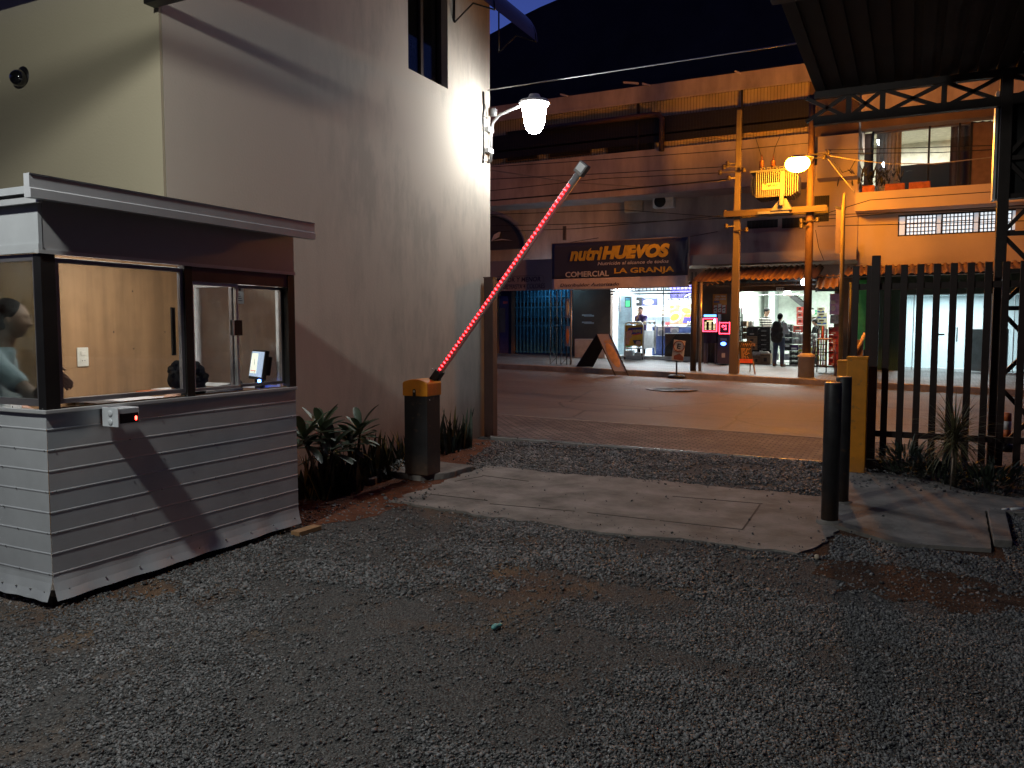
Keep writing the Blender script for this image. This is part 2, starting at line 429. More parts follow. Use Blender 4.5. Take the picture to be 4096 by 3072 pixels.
def asphalt():
    m, nt, b = _nodes('asphalt'); N, L = nt.nodes, nt.links
    tc = N.new('ShaderNodeTexCoord')
    def nz(s, st=(1, 1, 1), d=8):
        mp = N.new('ShaderNodeMapping'); mp.inputs['Scale'].default_value = st; L.new(tc.outputs['Object'], mp.inputs['Vector'])
        n = N.new('ShaderNodeTexNoise'); n.inputs['Scale'].default_value = s; n.inputs['Detail'].default_value = d; n.inputs['Roughness'].default_value = .65; L.new(mp.outputs['Vector'], n.inputs['Vector']); return n
    a = nz(.9, (.22, 1, 1)); r = N.new('ShaderNodeValToRGB'); r.color_ramp.elements[0].position = .3; r.color_ramp.elements[0].color = (.07, .062, .055, 1); r.color_ramp.elements[1].position = .72; r.color_ramp.elements[1].color = (.165, .147, .13, 1); L.new(a.outputs['Fac'], r.inputs['Fac'])
    v = N.new('ShaderNodeTexVoronoi'); v.feature = 'DISTANCE_TO_EDGE'; v.inputs['Scale'].default_value = .45
    w = nz(2.5); mxv = N.new('ShaderNodeMix'); mxv.data_type = 'VECTOR'; mxv.inputs['Factor'].default_value = .12; L.new(tc.outputs['Object'], mxv.inputs[4]); L.new(w.outputs['Color'], mxv.inputs[5]); L.new(mxv.outputs[1], v.inputs['Vector'])
    cr = N.new('ShaderNodeMapRange'); cr.inputs['From Max'].default_value = .016; cr.inputs['To Min'].default_value = .35; cr.inputs['To Max'].default_value = 1; L.new(v.outputs['Distance'], cr.inputs['Value'])
    p = nz(.35, (.5, 1, 1), 3); pr = N.new('ShaderNodeMapRange'); pr.inputs['From Min'].default_value = .56; pr.inputs['From Max'].default_value = .6; pr.inputs['To Min'].default_value = 1; pr.inputs['To Max'].default_value = .6; L.new(p.outputs['Fac'], pr.inputs['Value'])
    f = nz(60, d=3); fr = N.new('ShaderNodeMapRange'); fr.inputs['From Min'].default_value = .3; fr.inputs['From Max'].default_value = .7; fr.inputs['To Min'].default_value = .6; fr.inputs['To Max'].default_value = 1.4; L.new(f.outputs['Fac'], fr.inputs['Value'])
    m1 = N.new('ShaderNodeMath'); m1.operation = 'MULTIPLY'; L.new(cr.outputs['Result'], m1.inputs[0]); L.new(pr.outputs['Result'], m1.inputs[1])
    m2 = N.new('ShaderNodeMath'); m2.operation = 'MULTIPLY'; L.new(m1.outputs[0], m2.inputs[0]); L.new(fr.outputs['Result'], m2.inputs[1])
    hs = N.new('ShaderNodeHueSaturation'); L.new(m2.outputs[0], hs.inputs['Value']); L.new(r.outputs['Color'], hs.inputs['Color']); L.new(hs.outputs['Color'], b.inputs['Base Color'])
    rr_ = N.new('ShaderNodeMapRange'); rr_.inputs['To Min'].default_value = .42; rr_.inputs['To Max'].default_value = .75; L.new(a.outputs['Fac'], rr_.inputs['Value']); L.new(rr_.outputs['Result'], b.inputs['Roughness'])
    bp = N.new('ShaderNodeBump'); bp.inputs['Strength'].default_value = .5; bp.inputs['Distance'].default_value = .02; L.new(m2.outputs[0], bp.inputs['Height']); L.new(bp.outputs['Normal'], b.inputs['Normal'])
    return m
asph_m = asphalt()
sheet('road', [12.6, 14, 15.5, 17, 18.5, 20, 21.5, 22.5], .006, asph_m)
# low lip between road and near pavement
mb = MB(); xs = [-60, -40] + list(range(-26, 15)) + [25, 40]
for a, b in zip(xs, xs[1:]):
    mb.bar((a, 12.58, gz(a, 12.58) - .02), (b, 12.58, gz(b, 12.58) - .02), .05, .07)
structure(mb.build('near_kerb', pm('kerb_stone', (.26, .23, .2), .85, var=.3, bump=.4, bscale=30)))
def kerb(name, y0, y1, h, mat):
    mb = MB(); P = []
    for y, z in ((y0, -.05), (y0, h - .015), (y0 + .015, h), (y1, h)):
        P.append([(x, y, gz(x, y0) + z) for x in XS])
    mb.grid(P, 0, False); return structure(mb.build(name, mat))
kerb('far_kerb', 22.5, 22.66, .155, pm('far_kerb_stone', (.25, .22, .19), .8, var=.4, scale=3, bump=.4, bscale=30))
tile_m = brick_mat('pavement_tile', (.26, .26, .25), (.21, .21, .2), (.1, .1, .1), 3.0, .55)
def swz(X, Y): return gz(X, 22.5) + .15 + (Y - 22.5) * .02
mb = MB(); mb.grid([[(x, y, swz(x, y)) for x in XS] for y in (22.66, 24, 26, 28, 29.4)], 0, False)
structure(mb.build('far_pavement', tile_m))

# gate track
mb = MB(); p, q = Vector((-5.38, 10.17, .012)), Vector((-.55, 10.17, -.035))
mb.bar(p, q, .05, .05, 0); mb.bar(p + Vector((0, .02, .03)), q + Vector((0, .02, .03)), .018, .02, 1)
tag(mb.build('gate_track', [pm('track_concrete', (.3, .29, .27), .8), pm('worn_steel', (.6, .6, .6), .28, 1.0)]), 'shiny worn steel gate track set in the ground across the driveway', 'gate track')
c = onZ(2685, 1558, gz(-5.5, 18) + .01)
mb = MB(); mb.lathe([(.62, 0), (.62, .012), (.5, .016), (.48, .008), (0.01, .008)], (c.x, c.y, gz(c.x, c.y) + .004), 28)
for k in range(5): mb.box(c.x - .4, c.x + .4, c.y - .3 + k * .14, c.y - .24 + k * .14, gz(c.x, c.y) + .012, gz(c.x, c.y) + .02)
tag(mb.build('manhole_cover', pm('cast_iron', (.06, .05, .045), .5, .6, var=.3)), 'round iron manhole cover in the asphalt of the road', 'manhole cover')

# ---------------------------------------------------------------- gravel: real stones
def gravel():
    P = []
    for (za, zb, dens, s0) in ((2.4, 4.6, 17000, .0037), (4.6, 7.0, 7500, .0053), (7.0, 11.2, 2900, .0075)):
        n = int((zb * zb - za * za) / 2 * 2.0 * dens)
        zc = np.sqrt(rng.random(n) * (zb * zb - za * za) + za * za); xc = (rng.random(n) * 2.0 - 1.0) * zc
        X = xc * math.cos(YAW) - zc * math.sin(YAW); Y = xc * math.sin(YAW) + zc * math.cos(YAW)
        P.append(np.stack([X, Y, np.full(n, s0)], 1))
    P = np.concatenate(P); X, Y = P[:, 0], P[:, 1]
    tang = np.abs(X * math.cos(YAW) + Y * math.sin(YAW)) / np.maximum(-X * math.sin(YAW) + Y * math.cos(YAW), .1)
    d = np.where(tang > .72, .5, .95)
    big = vnoise(X * .55 + 30, Y * .55 + 30, 4, 4); fine = vnoise(X * 2.4 + 50, Y * 2.4 + 50, 9, 4)
    d *= np.clip((.60 - big) / .1, .12, 1) * np.clip((.72 - fine) / .14, .1, 1)
    def patch(px, py, rx, ry, keep):
        c = onZ(px, py); q = ((X - c.x) / rx) ** 2 + ((Y - c.y) / ry) ** 2 + (fine - .5) * 1.6
        return np.where(q < 1, keep, 1)
    for a in ((1400, 2440, .42, .36, .1), (1200, 2560, .3, .18, .2), (2350, 2560, .2, .18, .15), (2330, 2620, .3, .15, .2), (2700, 2630, .22, .1, .15), (2050, 2860, .3, .3, .2), (2220, 2740, .2, .15, .3), (1830, 2780, .22, .14, .2), (2450, 2340, .4, .25, .35), (2680, 2200, .5, .25, .4), (3450, 2330, .9, .45, .12), (3600, 2700, .5, .35, .35), (1750, 2130, .9, .25, .8), (2750, 1890, .5, .12, .2), (2250, 1800, .7, .1, .3), (3000, 1830, .4, .1, .3)): d *= patch(*a)
    on_slab = (X > -4.2) & (X < -.45) & (Y > 5.93) & (Y < 8.05)
    edge = np.minimum(np.minimum(X + 4.2, -.45 - X), np.minimum(Y - 5.93, 8.05 - Y))
    d = np.where(on_slab, .003 + .022 * np.exp(-np.clip(edge, 0, 9) / .05) * 4, d)
    on_walk = (X > -.55) & (X < .66) & (Y > 6.5 - .2 * X) & (Y < 9.45) | ((X > .6) & (Y > 7.9) & (Y < 8.65))
    d = np.where(on_walk, .004, d)
    soil = (X < -4.1 - .35 * (Y - 6.4).clip(0, 4) + .25 * fine) & (Y > 5.0)
    d = np.where(soil, .03 + .1 * (fine > .55), d)
    d = np.where((X < -5.5), 0, d)
    booth = (X < -4.32) & (Y > 2.84) & (Y < 4.92); d = np.where(booth, .25, d)
    d = np.where((X < -4.45) & (X > -5.05) & (Y > 7.1) & (Y < 8.0), 0, d)
    d = np.where((Y > 8.6) & (X > -.7), .12, d)
    d = np.where(Y > 10.12, 0, d)
    k = rng.random(len(X)) < d; P = P[k]; n = len(P)
    s = P[:, 2] * np.clip(rng.lognormal(0, .40, n), .4, 2.1) * np.where(on_slab[k], .7, 1)
    sl = on_slab[k] | on_walk[k]
    base = np.array([(x, y, z) for z in (-1, 1) for y in (-1, 1) for x in (-1, 1)], float)
    V = base[None] * (1 + rng.uniform(-.38, .38, (n, 8, 3)))
    V *= (s[:, None] * np.stack([rng.uniform(.8, 1.35, n), rng.uniform(.65, 1.1, n), rng.uniform(.28, .6, n)], 1))[:, None, :]
    a, t, w = rng.uniform(0, 6.28, n), rng.normal(0, .5, n), rng.normal(0, .5, n)
    ca, sa, ct, st, cw, sw = np.cos(a), np.sin(a), np.cos(t), np.sin(t), np.cos(w), np.sin(w)
    y1, z1 = V[..., 1] * ct[:, None] - V[..., 2] * st[:, None], V[..., 1] * st[:, None] + V[..., 2] * ct[:, None]
    x1, z2 = V[..., 0] * cw[:, None] + z1 * sw[:, None], -V[..., 0] * sw[:, None] + z1 * cw[:, None]
    x2, y2 = x1 * ca[:, None] - y1 * sa[:, None], x1 * sa[:, None] + y1 * ca[:, None]
    zoff = np.where(sl, .026, .0) + s * rng.uniform(.1, .9, n)
    W = np.stack([x2 + P[:, 0, None], y2 + P[:, 1, None], z2 + zoff[:, None]], 2).reshape(-1, 3)
    q = np.array([(0, 2, 3, 1), (4, 5, 7, 6), (0, 1, 5, 4), (1, 3, 7, 5), (3, 2, 6, 7), (2, 0, 4, 6)])
    Q = (q[None] + (np.arange(n) * 8)[:, None, None]).reshape(-1, 4)
    me = bpy.data.meshes.new('gravel'); me.vertices.add(len(W)); me.vertices.foreach_set('co', W.ravel())
    me.loops.add(Q.size); me.loops.foreach_set('vertex_index', Q.ravel().astype(np.int32))
    me.polygons.add(len(Q)); me.polygons.foreach_set('loop_start', np.arange(0, Q.size, 4, dtype=np.int32)); me.polygons.foreach_set('loop_total', np.full(len(Q), 4, np.int32))
    me.update(calc_edges=True)
    me.materials.append(pm('gravel_stone', (.090, .091, .094), .65, var=.35, scale=2.5, spec=.5, island=True))
    o = bpy.data.objects.new('gravel', me); COL.objects.link(o)
    tag(o, 'loose dark grey crushed gravel spread over the yard', 'gravel', kind='stuff')
    return n
print('stones', gravel())

# ================================================================ SIDE BUILDING (pink) AND NEIGHBOUR (yellow)
WX, WY0, WY1 = -5.6, 4.81, 10.6
def plaster(name, col, dark, streak=.62, soil=True):
    m, nt, b = _nodes(name); N, L = nt.nodes, nt.links
    tc = N.new('ShaderNodeTexCoord')
    mp = N.new('ShaderNodeMapping'); mp.inputs['Scale'].default_value = (1.9, 1.9, .6); L.new(tc.outputs['Object'], mp.inputs['Vector'])
    n1 = N.new('ShaderNodeTexNoise'); n1.inputs['Scale'].default_value = 2.4; n1.inputs['Detail'].default_value = 9; n1.inputs['Roughness'].default_value = .68; L.new(mp.outputs['Vector'], n1.inputs['Vector'])
    n2 = N.new('ShaderNodeTexNoise'); n2.inputs['Scale'].default_value = .8; n2.inputs['Detail'].default_value = 3; L.new(tc.outputs['Object'], n2.inputs['Vector'])
    mu = N.new('ShaderNodeMath'); mu.operation = 'MULTIPLY'; L.new(n1.outputs['Fac'], mu.inputs[0]); L.new(n2.outputs['Fac'], mu.inputs[1])
    r1 = N.new('ShaderNodeMapRange'); r1.inputs['From Min'].default_value = .22; r1.inputs['From Max'].default_value = .36; r1.inputs['To Max'].default_value = streak; L.new(mu.outputs[0], r1.inputs['Value'])
    # rain dirt is confined to the part of the wall nearer the street
    sx = N.new('ShaderNodeSeparateXYZ'); L.new(tc.outputs['Object'], sx.inputs[0])
    ry = N.new('ShaderNodeMapRange'); ry.inputs['From Min'].default_value = 6.0; ry.inputs['From Max'].default_value = 7.6; ry.inputs['To Min'].default_value = .12; L.new(sx.outputs['Y'], ry.inputs['Value'])
    m3 = N.new('ShaderNodeMath'); m3.operation = 'MULTIPLY'; L.new(r1.outputs['Result'], m3.inputs[0]); L.new(ry.outputs['Result'], m3.inputs[1])
    mx = N.new('ShaderNodeMix'); mx.data_type = 'RGBA'; mx.inputs[6].default_value = (*col, 1); mx.inputs[7].default_value = (*dark, 1); L.new(m3.outputs[0], mx.inputs['Factor'])
    last = mx.outputs[2]
    if soil:                                            # red mud splashed along the foot of the wall
        rz = N.new('ShaderNodeMapRange'); rz.inputs['From Min'].default_value = .75; rz.inputs['From Max'].default_value = .05; L.new(sx.outputs['Z'], rz.inputs['Value'])
        m4 = N.new('ShaderNodeMath'); m4.operation = 'MULTIPLY'; L.new(rz.outputs['Result'], m4.inputs[0]); L.new(n2.outputs['Fac'], m4.inputs[1])
        m5 = N.new('ShaderNodeMath'); m5.operation = 'MULTIPLY'; m5.use_clamp = True; m5.inputs[1].default_value = 1.1; L.new(m4.outputs[0], m5.inputs[0])
        mx2 = N.new('ShaderNodeMix'); mx2.data_type = 'RGBA'; mx2.inputs[7].default_value = (.24, .1, .05, 1); L.new(last, mx2.inputs[6]); L.new(m5.outputs[0], mx2.inputs['Factor']); last = mx2.outputs[2]
    L.new(last, b.inputs['Base Color']); b.inputs['Roughness'].default_value = .88; b.inputs['Specular IOR Level'].default_value = .2
    n3 = N.new('ShaderNodeTexNoise'); n3.inputs['Scale'].default_value = 45; n3.inputs['Detail'].default_value = 5; L.new(tc.outputs['Object'], n3.inputs['Vector'])
    bp = N.new('ShaderNodeBump'); bp.inputs['Strength'].default_value = .22; bp.inputs['Distance'].default_value = .01; L.new(n3.outputs['Fac'], bp.inputs['Height']); L.new(bp.outputs['Normal'], b.inputs['Normal'])
    return m
pink_m = plaster('pink_plaster', (.53, .47, .40), (.36, .33, .285))
yel_m = plaster('yellow_plaster', (.46, .405, .29), (.3, .28, .18), .2, False)
blk = pm('black_metal', (.014, .013, .013), .45, .2, spec=.4)
dark_frame = pm('bronze_frame', (.03, .025, .022), .4, .3)
alu = pm('aluminium', (.62, .63, .64), .35, .85)
white_p = pm('white_paint', (.75, .76, .76), .5)
pane_m = glass('clear_pane')
bld = thing('side_building', 'tall pink plastered building with rain streaks beside the driveway', 'building', (WX, WY0, 0))
w0, w1 = onX(1632, 100, WX), onX(1792, 340, WX)
Yw0, Yw1 = w0.y, w1.y; Zb = onX(1790, 355, WX).z; Zt = Zb + 1.75
mb = MB(); T = .25; TOP = 7.2
for (a, b_, c_, d_) in ((WY0, Yw0, -.1, TOP), (Yw1, WY1, -.1, TOP), (Yw0, Yw1, -.1, Zb), (Yw0, Yw1, Zt, TOP)): mb.box(WX - T, WX, a, b_, c_, d_)
mb.box(-14, WX - T, WY1 - T, WY1, -.1, TOP); mb.box(-14, WX - T, WY0 + .0, WY0 + T, 4.9, TOP)
mb.build('wall', pink_m, bld)
mb = MB(); mb.box(-14, WX - T - .01, WY0 + T, WY1 - T - .01, TOP - .2, TOP - .01); mb.build('roof', pm('roof_slab', (.2, .19, .18), .9), bld)
wf = MB(); xx = WX - .13
for (a, b_, c_, d_) in ((Yw0, Yw0 + .05, Zb, Zt), (Yw1 - .06, Yw1, Zb, Zt), (Yw0 + .05, Yw1 - .06, Zb, Zb + .05), (Yw0 + .05, Yw1 - .06, Zt - .05, Zt), ((Yw0 + Yw1) / 2 - .03, (Yw0 + Yw1) / 2 + .03, Zb + .05, Zt - .05)): wf.box(xx - .03, xx + .03, a, b_, c_, d_)
win = wf.build('window', dark_frame, bld)
pn = MB(); pn.box(xx - .004, xx + .004, Yw0 + .05, Yw1 - .06, Zb + .05, Zt - .05); pn.build('pane', glass('tinted_pane', (.55, .6, .58), .05), win)
rm = MB(); rm.box(WX - 1.8, WX - 1.75, Yw0 - 1, Yw1 + 1, Zb - .8, Zt + .5); rm.box(WX - 1.75, WX - T - .01, Yw1 + .3, Yw1 + .35, Zb - .8, Zt + .5); rm.box(WX - 1.75, WX - T - .01, Yw0 - 1, Yw1 + .3, Zt + .3, Zt + .35)
rm.build('room_wall', pm('room_paint', (.4, .42, .36), .8), bld)
cr = MB(); cr.box(WX - .75, WX - .45, Yw0 + .05, (Yw0 + Yw1) / 2 + .05, Zb - .3, Zb + .35); cr.box(WX - .7, WX - .5, Yw0 + .1, Yw0 + .35, Zb + .35, Zb + .6)
tag(cr.build('storage_crate', pm('purple_plastic', (.05, .025, .09), .5), bev=.02), 'purple crates stacked behind the upstairs window of the pink building', 'crate')
# window canopy on brackets, near the street corner
wc = thing('window_canopy', 'small dark curved canopy on wire brackets above the wall lamp', 'canopy', (WX, 10, 5.2))
pA = onX(1815, 90, WX); pB = onX(1815, -30, WX); ya, za = pA.y, pA.z
def canopy_pt(y, t, zt): return Vector((WX + .62 * math.sin(t * math.pi / 2), y, zt - .55 * (1 - math.cos(t * math.pi / 2))))
y2 = ya + 1.35; zt = za + .62
mb = MB(); mb.grid([[canopy_pt(y, t / 8, zt) for t in range(9)] for y in (ya - .75, ya, y2)], 0); mb.grid([[canopy_pt(y, t / 8, zt + .012) for t in range(9)] for y in (ya - .75, ya, y2)], 0)
mb.build('cover', pm('smoked_sheet', (.03, .03, .035), .3), wc)
for yy in (ya, y2 - .05):
    mb = MB(); mb.tube([(WX + .012, yy, za), (WX + .012, yy, zt)], .012); mb.tube([(WX + .012, yy, za), (WX + .3, yy, za + .2), (WX + .62, yy, zt - .56)], .011)
    mb.tube([canopy_pt(yy, t / 8, zt - .012) for t in range(9)], .012); mb.build('bracket', blk, wc)
# yellow neighbour
yb = thing('yellow_building', 'plain yellow plastered wall of the building behind the booth', 'building', (-8, WY0, 0))
mb = MB(); mb.box(-14, WX - .001, WY0 - .03, WY0 - .004, -.1, 4.9); mb.build('wall', yel_m, yb)
dc = onY(105, 318, WY0)
cm = thing('dome_camera', 'black dome security camera on the yellow wall', 'security camera', (dc.x, WY0, dc.z))
mb = MB(); rot = Matrix.Rotation(R(90), 3, 'X'); mb.lathe([(.085, 0), (.09, .02), (.09, .045), (.06, .05)], (dc.x, WY0 + .01, dc.z + .02), 24, 0, True, rot); mb.build('base', blk, cm)
mb = MB(); mb.ell((dc.x, WY0 - .07, dc.z - .005), (.085, .075, .075), 20, 12); mb.build('dome', pm('dome_plastic', (.01, .01, .012), .12, coat=1), cm)

# gate post at the wall corner
gp = MB(); a = onX(1953, 1115, WX); gp.box(WX + .04, WX + .19, 10.32, 10.46, -.05, a.z, 0); gp.box(WX + .03, WX + .2, 10.31, 10.47, a.z, a.z + .012, 0)
tag(gp.build('gate_post', pm('rusty_brown_steel', (.085, .04, .032), .55, .1, var=.4, scale=3, stretch=(1, 1, .3)), bev=.005), 'brown square steel gate post at the corner of the pink wall', 'post')

# wall lamp
LP = onX(1945, 560, WX)
wl = thing('wall_lamp', 'lit white bell shaped street lamp on a curved arm on the pink wall', 'street lamp', (WX, LP.y, LP.z))
zt_, zb_ = onX(1945, 455, WX).z, onX(1945, 645, WX).z; yl = LP.y
head = Vector((WX + .78, yl - .02, 0)); hz = EYE + (1314 - 470) / 3200 * 12.0
grey_m = pm('galvanised', (.5, .5, .5), .4, .8)
mb = MB(); mb.tube([(WX + .05, yl + .05, zb_), (WX + .05, yl + .05, zt_ - .25), (WX + .09, yl + .04, zt_ - .13), (WX + .2, yl + .02, zt_ - .04), (WX + .4, yl, zt_ + .01), (head.x - .1, yl - .02, hz + .02)], .022, 10); mb.build('arm', grey_m, wl)
for z in (zb_ + .12, zb_ + .42):
    mb = MB(); mb.box(WX, WX + .07, yl - .05, yl + .1, z, z + .06); mb.build('clamp', white_p, wl)
mb = MB(); mb.lathe([(.01, .13), (.07, .12), (.1, .06), (.21, .03), (.225, .0), (.21, -.015), (.05, -.015)], (head.x, head.y, hz), 26); mb.build('cap', pm('lamp_cap', (.7, .7, .7), .4), wl)
mb = MB(); mb.lathe([(.02, -.42), (.07, -.405), (.115, -.35), (.145, -.26), (.16, -.14), (.175, -.05), (.2, -.02)], (head.x, head.y, hz), 26); mb.build('bowl', em('lamp_bowl', (.95, .98, .97), 150), wl)
mb = MB(); mb.lathe([(.045, 0), (.05, .01), (.05, .09), (.035, .11)], (WX + .07, yl + .1, zt_ - .02), 14); mb.build('photocell', pm('photocell', (.12, .12, .12), .5), wl)
cb = thing('lamp_cable', 'tangled black cable on the wall behind the lamp arm', 'cable', (WX, yl, zb_))
mb = MB(); yy = yl - .12
mb.tube([(WX + .012, yy, zb_ - .05), (WX + .012, yy + .03, zb_ + .25), (WX + .012, yy, zb_ + .6), (WX + .02, yy + .02, zt_ + .05), (WX + .02, yy, zt_ + .28)], .014, 6)
mb.tube([(WX + .02, yy, zb_ + .35), (WX + .03, yy - .07, zb_ + .55), (WX + .025, yy - .03, zt_ - .05), (WX + .03, yy + .1, zt_ - .08)], .007, 6)
mb.tube([(WX + .02, yy, zb_ + .0), (WX + .06, yy - .1, zb_ - .03), (WX + .08, yy + .06, zb_ - .04), (WX + .03, yy + .16, zb_ + .03)], .008, 6)
mb.tube([(WX + .02, yy + .02, zb_ + .5), (WX + .03, yy + .09, zb_ + .62), (WX + .02, yy + .05, zb_ + .8)], .006, 6)
mb.build('cord', blk, cb)

# ================================================================ YARD CANOPY ON THE LEFT, WITH ITS FLOODLIGHT
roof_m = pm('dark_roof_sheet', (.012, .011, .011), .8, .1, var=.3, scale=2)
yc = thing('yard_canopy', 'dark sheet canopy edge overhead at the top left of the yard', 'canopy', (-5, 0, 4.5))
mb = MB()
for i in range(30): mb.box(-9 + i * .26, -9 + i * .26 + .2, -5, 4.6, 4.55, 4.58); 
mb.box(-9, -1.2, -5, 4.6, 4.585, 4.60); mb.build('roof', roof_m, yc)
mb = MB(); mb.box(WX + .02, -1.2, 4.62, 4.72, 4.20, 4.285); mb.build('edge_beam', blk, yc)
for x in (-4.55, -4.2):
    mb = MB(); mb.box(x - .022, x + .022, -5, 4.61, 4.17 if x < -4.3 else 4.35, 4.225 if x < -4.3 else 4.39); mb.build('purlin', blk, yc)
fl = thing('floodlight', 'white floodlight under the yard canopy that lights the gravel', 'floodlight', (-3.8, .9, 4.5))
mb = MB(); mb.box(-3.98, -3.62, .78, 1.02, 4.46, 4.51); mb.build('housing', white_p, fl)
mb = MB(); mb.bar((-3.8, .9, 4.51), (-3.8, .9, 4.55), .03); mb.build('bracket', blk, fl)
def lamp(name, kind, loc, col, watts, size=.1, size_y=None, rot=None, spot=None, parent=None):
    d = bpy.data.lights.new(name, kind); d.color = col; d.energy = watts
    if kind == 'AREA':
        d.size = size
        if size_y: d.shape = 'RECTANGLE'; d.size_y = size_y
    else: d.shadow_soft_size = size
    if kind == 'SPOT': d.spot_size = spot; d.spot_blend = .6
    o = bpy.data.objects.new(name, d); COL.objects.link(o); o.location = loc
    if rot: o.rotation_euler = rot
    if parent: adopt(o, parent)
    return o
lamp('flood_bulb', 'POINT', (-3.8, .9, 4.38), (.97, 1.0, .94), 500, .11, parent=fl)

# ================================================================ GUARD BOOTH
XF, XB, YA, YB = -4.33, -5.46, 2.85, 4.90
ZS, ZW0, ZW1, ZT = .05, 1.15, 2.02, 2.31
bm_ = pm('booth_sheet', (.49, .51, .535), .45, .2, var=.09, scale=3.5, bump=.05, bscale=3)
trim_m = pm('booth_trim', (.62, .63, .64), .35, .4, var=.05)
wood_m = pm('plywood', (.33, .19, .092), .55, var=.3, scale=1.6, stretch=(3.5, 3.5, .28), detail=8, spec=.4)
booth = thing('guard_booth', 'white ribbed metal guard booth with wide windows and flat roof', 'guard booth', ((XF + XB) / 2, (YA + YB) / 2, 0))
def ribs(): 
    zs = [(.034, ZS), (.016, ZS + .05), (.004, ZS + .10), (0, ZS + .13)]
    z = ZS + .15
    while z < ZW0 - .04:
        zs += [(0, z - .008), (.0022, z - .003), (.0024, z + .002), (0, z + .006)]; z += .1185
    return zs + [(0, ZW0 - .03)]
def panel(axis):
    rows = []; n = 60
    for d, z in ribs():
        row = []
        for i in range(n + 1):
            t = i / n; low = max(0, 1 - (z - ZS) / .16)
            w = low * (.008 * math.sin(t * 19 + 1) + .006 * math.sin(t * 43) - .004) + .0035 * math.sin(t * 7 + z * 3)
            if axis == 'Y': row.append((XF + d + w, YA + (YB - YA) * t, z))
            else: row.append((XF + (XB - XF) * t, YA - d - w * .6, z))
        rows.append(row)
    mb = MB(); mb.grid(rows, 0, False)
    zz = [ZS + .15 + .1185 * k for k in range(9)]
    for k, z in enumerate(zz):
        for t in ((.02, .26, .48, .70, .97) if k % 2 == 0 else (.37, .59, .82)):
            p = Vector((XF + .004, YA + (YB - YA) * t, z)) if axis == 'Y' else Vector((XF + (XB - XF) * t, YA - .004, z))
            mb.ell(p, (.0025, .005, .005) if axis == 'Y' else (.005, .0025, .005), 6, 4, 1)
    for t in np.linspace(.04, .97, 9):
        p = Vector((XF + .022, YA + (YB - YA) * t, ZS + .05)) if axis == 'Y' else Vector((XF + (XB - XF) * t, YA - .02, ZS + .05))
        mb.ell(p, (.006, .006, .006), 6, 4, 1)
    o = mb.build('lower_panel', [bm_, pm('screw', (.2, .2, .2), .4, .8)], booth)
panel('Y'); panel('X')
mb = MB(); mb.box(XF - .03, XF + .016, YA - .012, YB + .005, ZW0 - .03, ZW0 - .008); mb.box(XB, XF + .014, YA - .014, YA + .03, ZW0 - .031, ZW0 - .009); mb.build('sill_trim', trim_m, booth, bev=.003)
# upper panels
mb = MB(); mb.box(XF - .02, XF + .004, YA + .02, YB, ZW1, ZT); mb.build('upper_panel', pm('booth_upper', (.44, .43, .44), .45, .25, var=.08, scale=1.5), booth)
mb = MB(); mb.box(XB, XF + .006, YA - .006, YA + .015, ZW1, ZT); mb.box(XB, XF + .014, YA - .014, YA + .01, ZW1, ZW1 + .05); mb.build('upper_panel', bm_, booth)
mb = MB(); mb.box(XF - .02, XF + .016, YA - .015, YB + .004, ZW1 - .004, ZW1 + .018); mb.build('upper_trim', trim_m, booth)
# corner posts and mullion
def yF(px): return onX(px, 1330, XF).y
for (y0, y1) in ((YA, YA + .085), (yF(742), yF(772)), (YB - .075, YB)):
    mb = MB(); mb.box(XF - .06, XF + .006, y0, y1, ZW0 - .008, ZW1 - .004); mb.build('corner_post', blk, booth)
for y0, y1 in ((YA + .05, YA + .1), (YB - .08, YB - .01)):
    mb = MB(); mb.box(XB + .02, XB + .09, y0, y1, .1, ZW1) ; mb.build('corner_post', blk, booth)
# windows: frame with pane; edges catch the light inside
pane_b = glass('booth_pane', (.97, .98, .97), .035, .01, .05)
def fwin(y0, y1, z0, z1, fw, xx, fm, name='window', dep=.03):
    f = MB()
    f.box(xx - dep, xx, y0, y1, z0, z0 + fw); f.box(xx - dep, xx, y0, y1, z1 - fw, z1); f.box(xx - dep + .001, xx - .001, y0, y0 + fw, z0 + fw, z1 - fw); f.box(xx - dep + .001, xx - .001, y1 - fw, y1, z0 + fw, z1 - fw)
    w = f.build(name, fm, booth, bev=.002)
    p = MB(); p.box(xx - dep / 2 - .003, xx - dep / 2 + .003, y0 + fw - .002, y1 - fw + .002, z0 + fw - .002, z1 - fw + .002); p.build('pane', pane_b, w)
    return w
grey_frame = pm('grey_aluminium', (.30, .28, .29), .38, .7)
fwin(YA + .086, yF(741), ZW0 + .02, ZW1 - .02, .028, XF - .004, grey_frame)
zh = ZW1 - .10
mb = MB(); mb.box(XF - .05, XF + .002, yF(773), YB - .076, zh, ZW1 - .005); mb.build('window_header', pm('header', (.12, .075, .07), .4, .3), booth)
fwin(yF(774), yF(962), ZW0 + .02, zh - .002, .022, XF - .012, alu)
fwin(yF(948), YB - .077, ZW0 + .02, zh - .003, .022, XF - .046, grey_frame)
mb = MB(); yk = yF(945); mb.box(XF - .012, XF + .012, yk - .045, yk + .05, 1.55, 1.66, 0); mb.box(XF + .012, XF + .016, yk - .045, yk - .03, 1.55, 1.66, 1); mb.build('window_latch', [blk, alu], booth, bev=.002)
mb = MB(); mb.box(XF - .09, XF - .075, yF(722), yF(735), 1.42, 1.74); mb.build('rubber_strip', blk, booth)
f = MB(); yy = YA + .004
